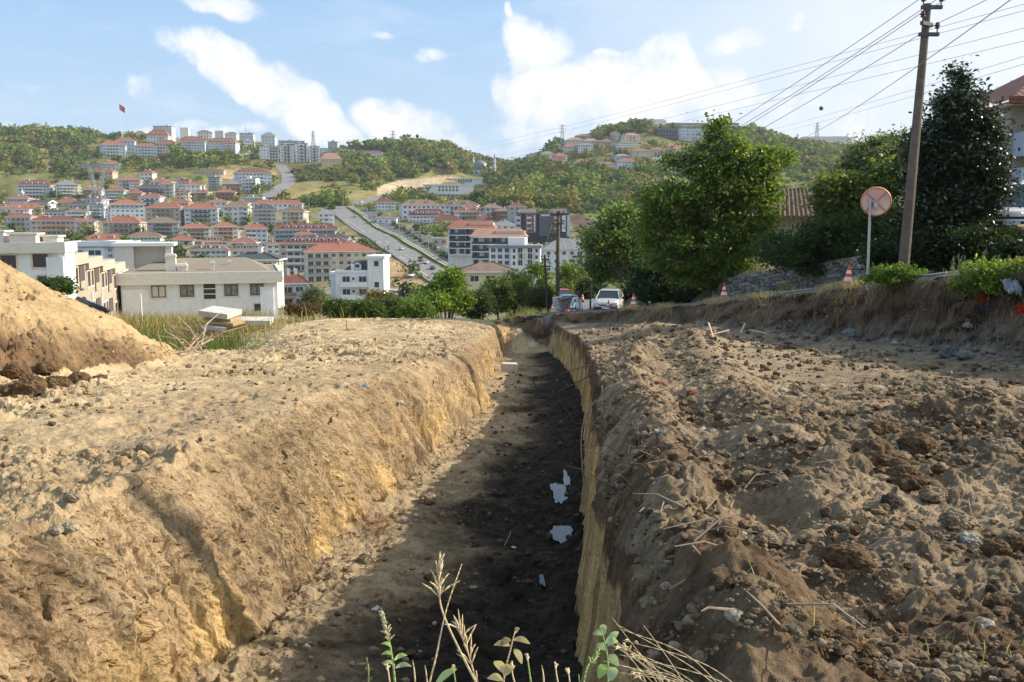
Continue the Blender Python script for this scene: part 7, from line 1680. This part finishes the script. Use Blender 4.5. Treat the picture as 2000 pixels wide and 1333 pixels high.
# ================================================================ GRASS AND WEEDS
GRASSM = leaf_mat('grass_blades', .35, .7, .15)
def blades(name, label, spots, n, h, w, colors, seed, lean=.35, as_thing=None):
    r = np.random.default_rng(seed); sp = np.array([s[:4] for s in spots], float); i = r.integers(0, len(sp), n)
    xs = sp[i, 0]+r.normal(size=n)*sp[i, 2]; ys = sp[i, 1]+r.normal(size=n)*sp[i, 3]; zs = ground(xs, ys)-.03
    a = r.random(n)*6.28; H = h*(.45+.8*r.random(n)); L2 = lean*H*(.4+r.random(n)); dx, dy = np.cos(a), np.sin(a); wx, wy = -dy*w/2, dx*w/2
    b0 = np.stack([xs-wx, ys-wy, zs], 1); b1 = np.stack([xs+wx, ys+wy, zs], 1); m0 = np.stack([xs-wx*.8+dx*L2*.35, ys-wy*.8+dy*L2*.35, zs+H*.6], 1); m1 = m0+np.stack([wx*1.6, wy*1.6, 0*wx], 1); t0 = np.stack([xs+dx*L2-wx*.15, ys+dy*L2-wy*.15, zs+H], 1); t1 = t0+np.stack([wx*.3, wy*.3, 0*wx], 1)
    V = np.stack([b0, b1, m1, m0, t1, t0], 1).reshape(-1, 3); k = np.arange(n)*6; f = np.concatenate([np.stack([k, k+1, k+2, k+3], 1), np.stack([k+3, k+2, k+4, k+5], 1)])
    pal = np.array(colors); c = pal[r.integers(0, len(pal), n)]*(.7+.6*r.random(n))[:, None]; c = np.repeat(c, 6, 0)
    o = link(bpy.data.objects.new(name, np_mesh(name, V, f, [GRASSM], None, False, np.clip(c, 0, 1)))); tag(o, label, as_thing, None, None if as_thing else 'stuff'); return o
DRY = [(.46,.34,.17),(.40,.27,.13),(.52,.42,.24)]; GRN = [(.10,.15,.035),(.14,.19,.05),(.08,.12,.03)]
blades('dry_grass', 'tawny dry grass behind the heap', [(-11.4,28,.5,1.4),(-13.8,33,1.2,2.5),(-17,40,2,4),(-19,44,2,3),(-14.5,44,1.5,2)], 9000, .55, .022, DRY+[(.20,.20,.07)], 600, .5)
blades('tall_dry_weeds', 'tall dry weeds in front of the flat-roofed house', [(-17,50,2.6,2.5),(-20.5,53,2,3),(-15.6,51,1.0,1.5)], 8500, .9, .03, DRY+[(.17,.19,.07),(.12,.16,.05)], 605, .45)
blades('green_grass', 'green grass and weeds in the gully', [(-9.9,27.5,.35,1.0),(-11.6,32,.5,2.0),(-13.6,37.5,.8,2.5)], 7000, .6, .028, GRN, 601, .45)
blades('grass_verge', 'thin grass beyond the plateau', [(-2,68,2.2,6),(-4,62,2,4),(-8,64,5,5),(-14,60,5,6),(1.5,72,1.4,7),(3,84,1.2,6)], 9000, .45, .035, GRN+[(.34,.29,.12),(.30,.28,.09)], 602, .4)
blades('bank_grass', 'dry fringe along the broken lane edge', [(11.0,28.8,.5,.6),(10.6,30.4,.35,.5),(9.5,36,.3,1.6),(8.7,39.5,.25,1),(7.2,44,.3,1),(6,46.5,.3,.5),(12.2,22,.5,2)], 3500, .22, .012, DRY, 603, .8)
blades('near_grass', 'sparse grass tips at the bottom edge', [(2.6,4.0,.55,.1),(1.5,3.9,.35,.1)], 60, .14, .005, [(.26,.28,.15),(.45,.38,.22)], 604, .5)
def bush(name, label, blobs, n, size, col, seed, clump=.18, yellow=.06, m=LEAF):
    u, v, _, rv, y = blobs[0]; p = P(u, v, y); near_tree(name, label, 'weed', (p.x, y), blobs, n, size, col, m, .02, seed, clump, 50, yellow, .35, None, 14, .2)
bush('green_weed', 'bright feathery green weed at the foot of the mirror post', [(1750,540,52,18,26.6),(1715,548,30,10,26.8),(1790,548,24,10,26.4),(1740,527,24,12,26.6)], 6500, .07, (.12,.20,.035), 610, .1)
bush('leafy_weed', 'lush leafy weeds hanging over the bank at the right edge', [(1935,540,60,20,22.5),(1900,560,34,16,22.8),(1985,530,34,24,22),(1960,560,30,14,22)], 8000, .09, (.12,.18,.035), 611, .12, .14)
bush('wall_weed', 'small weed on the lane edge by the stone wall', [(1530,562,14,6,38)], 500, .07, (.2,.2,.08), 612, .08)
def spikes(label, spots, seed, y):
    rr = random.Random(seed); p0 = P(spots[0][0], spots[0][1], y); b = MB()
    for (u, v, h) in spots:
        a = P(u, v, y); t = P(u+rr.gauss(0, 8), v-h, y+rr.gauss(0, .2)); q = [a-p0, (a.lerp(t, .5)-p0)+Vector((rr.gauss(0,.03),0,0)), t-p0]; b.path(q, [.008,.006,.003], 4)
        for k in range(16): s = a.lerp(t, .35+.65*k/16)-p0; d = Vector((rr.gauss(0,1), rr.gauss(0,1), 1.2)).normalized()*.07; b.tube(s, s+d, .008, .003, 4, 0, False)
    tag(b.build('tall_weed', mat('weed_stalk', (.24,.27,.13), .85, .2, 9), None, loc=tuple(p0)), label, 'weed')
spikes('spiky pale weed clump on the bank between pole and leafy weeds', [(1868,543,42),(1862,545,38),(1874,544,48),(1880,546,35),(1855,546,45),(1866,546,30)], 1, 24)
spikes('tall seeded weed stalks among the leafy weeds', [(1908,530,42),(1925,528,36),(1940,530,30),(1956,532,26),(1890,536,34),(1975,528,28)], 2, 22.5)
# foreground stalks just in front of the lens side of the pit
FS = mat('fore_straw', (.55,.42,.23), .75, .15, 20); FG = mat('fore_green', (.24,.33,.10), .7, .2, 15); FL = leaf_mat('fore_leaf', .3, .6, .2)
def fstalk(pts, r, label, m=FS, y=2.1, head=None, leaves=(), rnd=1, name='grass_stalk'):
    rr = random.Random(rnd); p = spline([P(u, v, y+k*.03) for k, (u, v) in enumerate(pts)], 8); a = p[0]; root = empty(name, tuple(a)); tag(root, label, 'plant')
    b = MB(); n = len(p); b.path([q-a for q in p], [r*(1-.6*k/n) for k in range(n)], 6); b.build('stem', m, root, True)
    if head:
        b = MB(); f0, cnt, ln, spread, hm = head
        for k in range(cnt):
            i = int((f0+(1-f0)*k/cnt)*(n-1)); s = p[i]-a; d = (p[min(i+1, n-1)]-p[max(i-1, 0)]).normalized(); e = (d+Vector((rr.gauss(0, spread), rr.gauss(0, spread), rr.gauss(0, spread*.6)))).normalized()*ln*(.6+.7*rr.random()); b.path([s, s+e*.5+Vector((0,0,.004)), s+e], [.0012, .0026, .0004], 5)
        b.build('seed_head', hm, root, True)
    for (u, v, l, ang, wd, c) in leaves:
        q = P(u, v, y)-a; d = Vector((math.cos(R(ang)), .2*rr.random(), math.sin(R(ang)))); s = d.cross(Vector((.3,1,.2))).normalized()*wd; V = []; nn = 7
        for k in range(nn+1):
            t = k/nn; w_ = math.sin(math.pi*min(.98, t*.96+.03))**.7; c_ = q+d*l*t+Vector((0, .01*math.sin(t*3), -.25*l*t*t)); V += [c_-s*w_, c_+Vector((0,.12*wd,0)), c_+s*w_]
        f = []
        for k in range(nn): f += [(3*k, 3*k+1, 3*k+4, 3*k+3), (3*k+1, 3*k+2, 3*k+5, 3*k+4)]
        me = np_mesh('leaf', np.array([tuple(v_) for v_ in V]), np.array(f), [FL], None, True, np.repeat(np.array([c]), len(V), 0)); link(bpy.data.objects.new('leaf', me), root)
PG = (.36,.42,.27); WG = (.50,.40,.24); LG = (.30,.42,.14)
fstalk([(776,1390),(768,1300),(757,1240),(744,1200)], .0035, 'green seeding stalk at the bottom left of the shaded trench', FG, head=(.6,46,.018,.5,mat('seed_tan', (.42,.36,.20), .8)), leaves=[(765,1265,.03,150,.006,LG),(770,1290,.035,30,.006,LG),(768,1280,.03,170,.006,LG),(772,1305,.04,15,.007,PG),(772,1300,.035,160,.006,PG)], rnd=2)
fstalk([(822,1400),(850,1290),(872,1190),(902,1102)], .0028, 'straight tan straw crossing the drooping one', rnd=3)
fstalk([(965,1400),(905,1285),(866,1200),(857,1150),(857,1105)], .0036, 'drooping dry grass with splayed awns at the bottom centre', head=(.62,34,.05,.55,FS), rnd=4)
fstalk([(948,1400),(930,1330),(912,1270),(895,1225)], .0028, 'second drooping awned straw beside the splayed one', head=(.5,26,.05,.5,FS), rnd=5)
fstalk([(845,1390),(853,1333)], .003, 'broad green blade at the bottom', FG, leaves=[(850,1340,.075,47,.009,(.36,.46,.20))], rnd=6)
fstalk([(978,1400),(985,1320),(998,1265),(1006,1232)], .003, 'withered plant with curled brown leaves', mat('wither_stem', (.36,.28,.17), .8), leaves=[(996,1262,.04,165,.010,WG),(998,1250,.03,200,.009,(.28,.22,.15)),(1003,1250,.04,-5,.009,WG),(1005,1268,.035,-60,.010,WG),(1006,1238,.02,60,.005,WG),(984,1315,.045,120,.013,WG),(984,1320,.04,60,.013,WG),(982,1330,.04,160,.012,WG)], rnd=7)
fstalk([(1190,1400),(1188,1333),(1186,1280),(1176,1235)], .0032, 'pale plant with small round leaves at the bottom right', FG, leaves=[(1180,1240,.028,165,.010,PG),(1180,1240,.03,95,.009,PG),(1184,1256,.03,20,.012,PG),(1186,1270,.03,150,.012,PG),(1188,1280,.033,-40,.013,PG),(1187,1300,.034,-130,.013,LG),(1188,1262,.05,60,.009,PG),(1192,1330,.045,75,.014,PG)], rnd=8)
fstalk([(1130,1400),(1145,1310),(1160,1290),(1172,1262)], .003, 'branching greenish stalk left of the round-leaved one', FG, head=(.5,22,.02,.6,FG), rnd=9)
rr_ = random.Random(12)
for i in range(20):
    u0, v0 = 1195+rr_.random()*60, 1240+rr_.random()*50; l = 120+rr_.random()*110; s = .30+.45*rr_.random()
    l *= .5+rr_.random(); fstalk([(u0+l*1.1, 1400), (u0+l*.6, v0+(1400-v0)*.45+rr_.gauss(0,14)), (u0+rr_.gauss(0,30), v0+rr_.gauss(0,22))], .0017, 'one of the arching dry straws at the bottom right', y=2.2+rr_.random()*.2, head=((.9,6,.02,.5,FS) if i % 3 == 0 else None), rnd=30+i, name='arching_straw')
    bpy.data.objects[-1] if False else None
for i, (u, v, l) in enumerate(((716,1285,60),(757,1302,50),(806,1290,60),(1030,1283,70),(1058,1300,50),(1110,1310,40),(1130,1318,30),(1000,1300,30),(930,1310,40),(886,1305,60),(830,1300,40),(1085,1300,30))):
    fstalk([(u+rr_.gauss(0,10)+8, 1400), (u+4, v+30), (u, v)], .0028, 'one of the short dry stems along the bottom edge', FS if i % 3 else FG, y=2.0+.1*rr_.random(), head=((.8,8,.012,.5,FS) if i % 2 else None), rnd=60+i, name='short_stem')
for o in S.collection.objects:
    if o.name.startswith('arching_straw'): o['group'] = 'arching dry straws'
    if o.name.startswith('short_stem'): o['group'] = 'short dry stems'

# ================================================================ AIR
def haze():
    b = MB(); b.box(-2600, -30, -60, 3400, 5400, 330); m = bpy.data.materials.new('haze'); m.use_nodes = True; t = m.node_tree; t.nodes.clear()
    v = t.nodes.new('ShaderNodeVolumePrincipled'); v.inputs['Density'].default_value = .00007; v.inputs['Color'].default_value = (.86, .92, 1, 1); v.inputs['Anisotropy'].default_value = 0
    o = t.nodes.new('ShaderNodeOutputMaterial'); t.links.new(v.outputs[0], o.inputs['Volume']); tag(b.build('haze', m), 'thin summer haze', None, None, 'stuff')
haze()
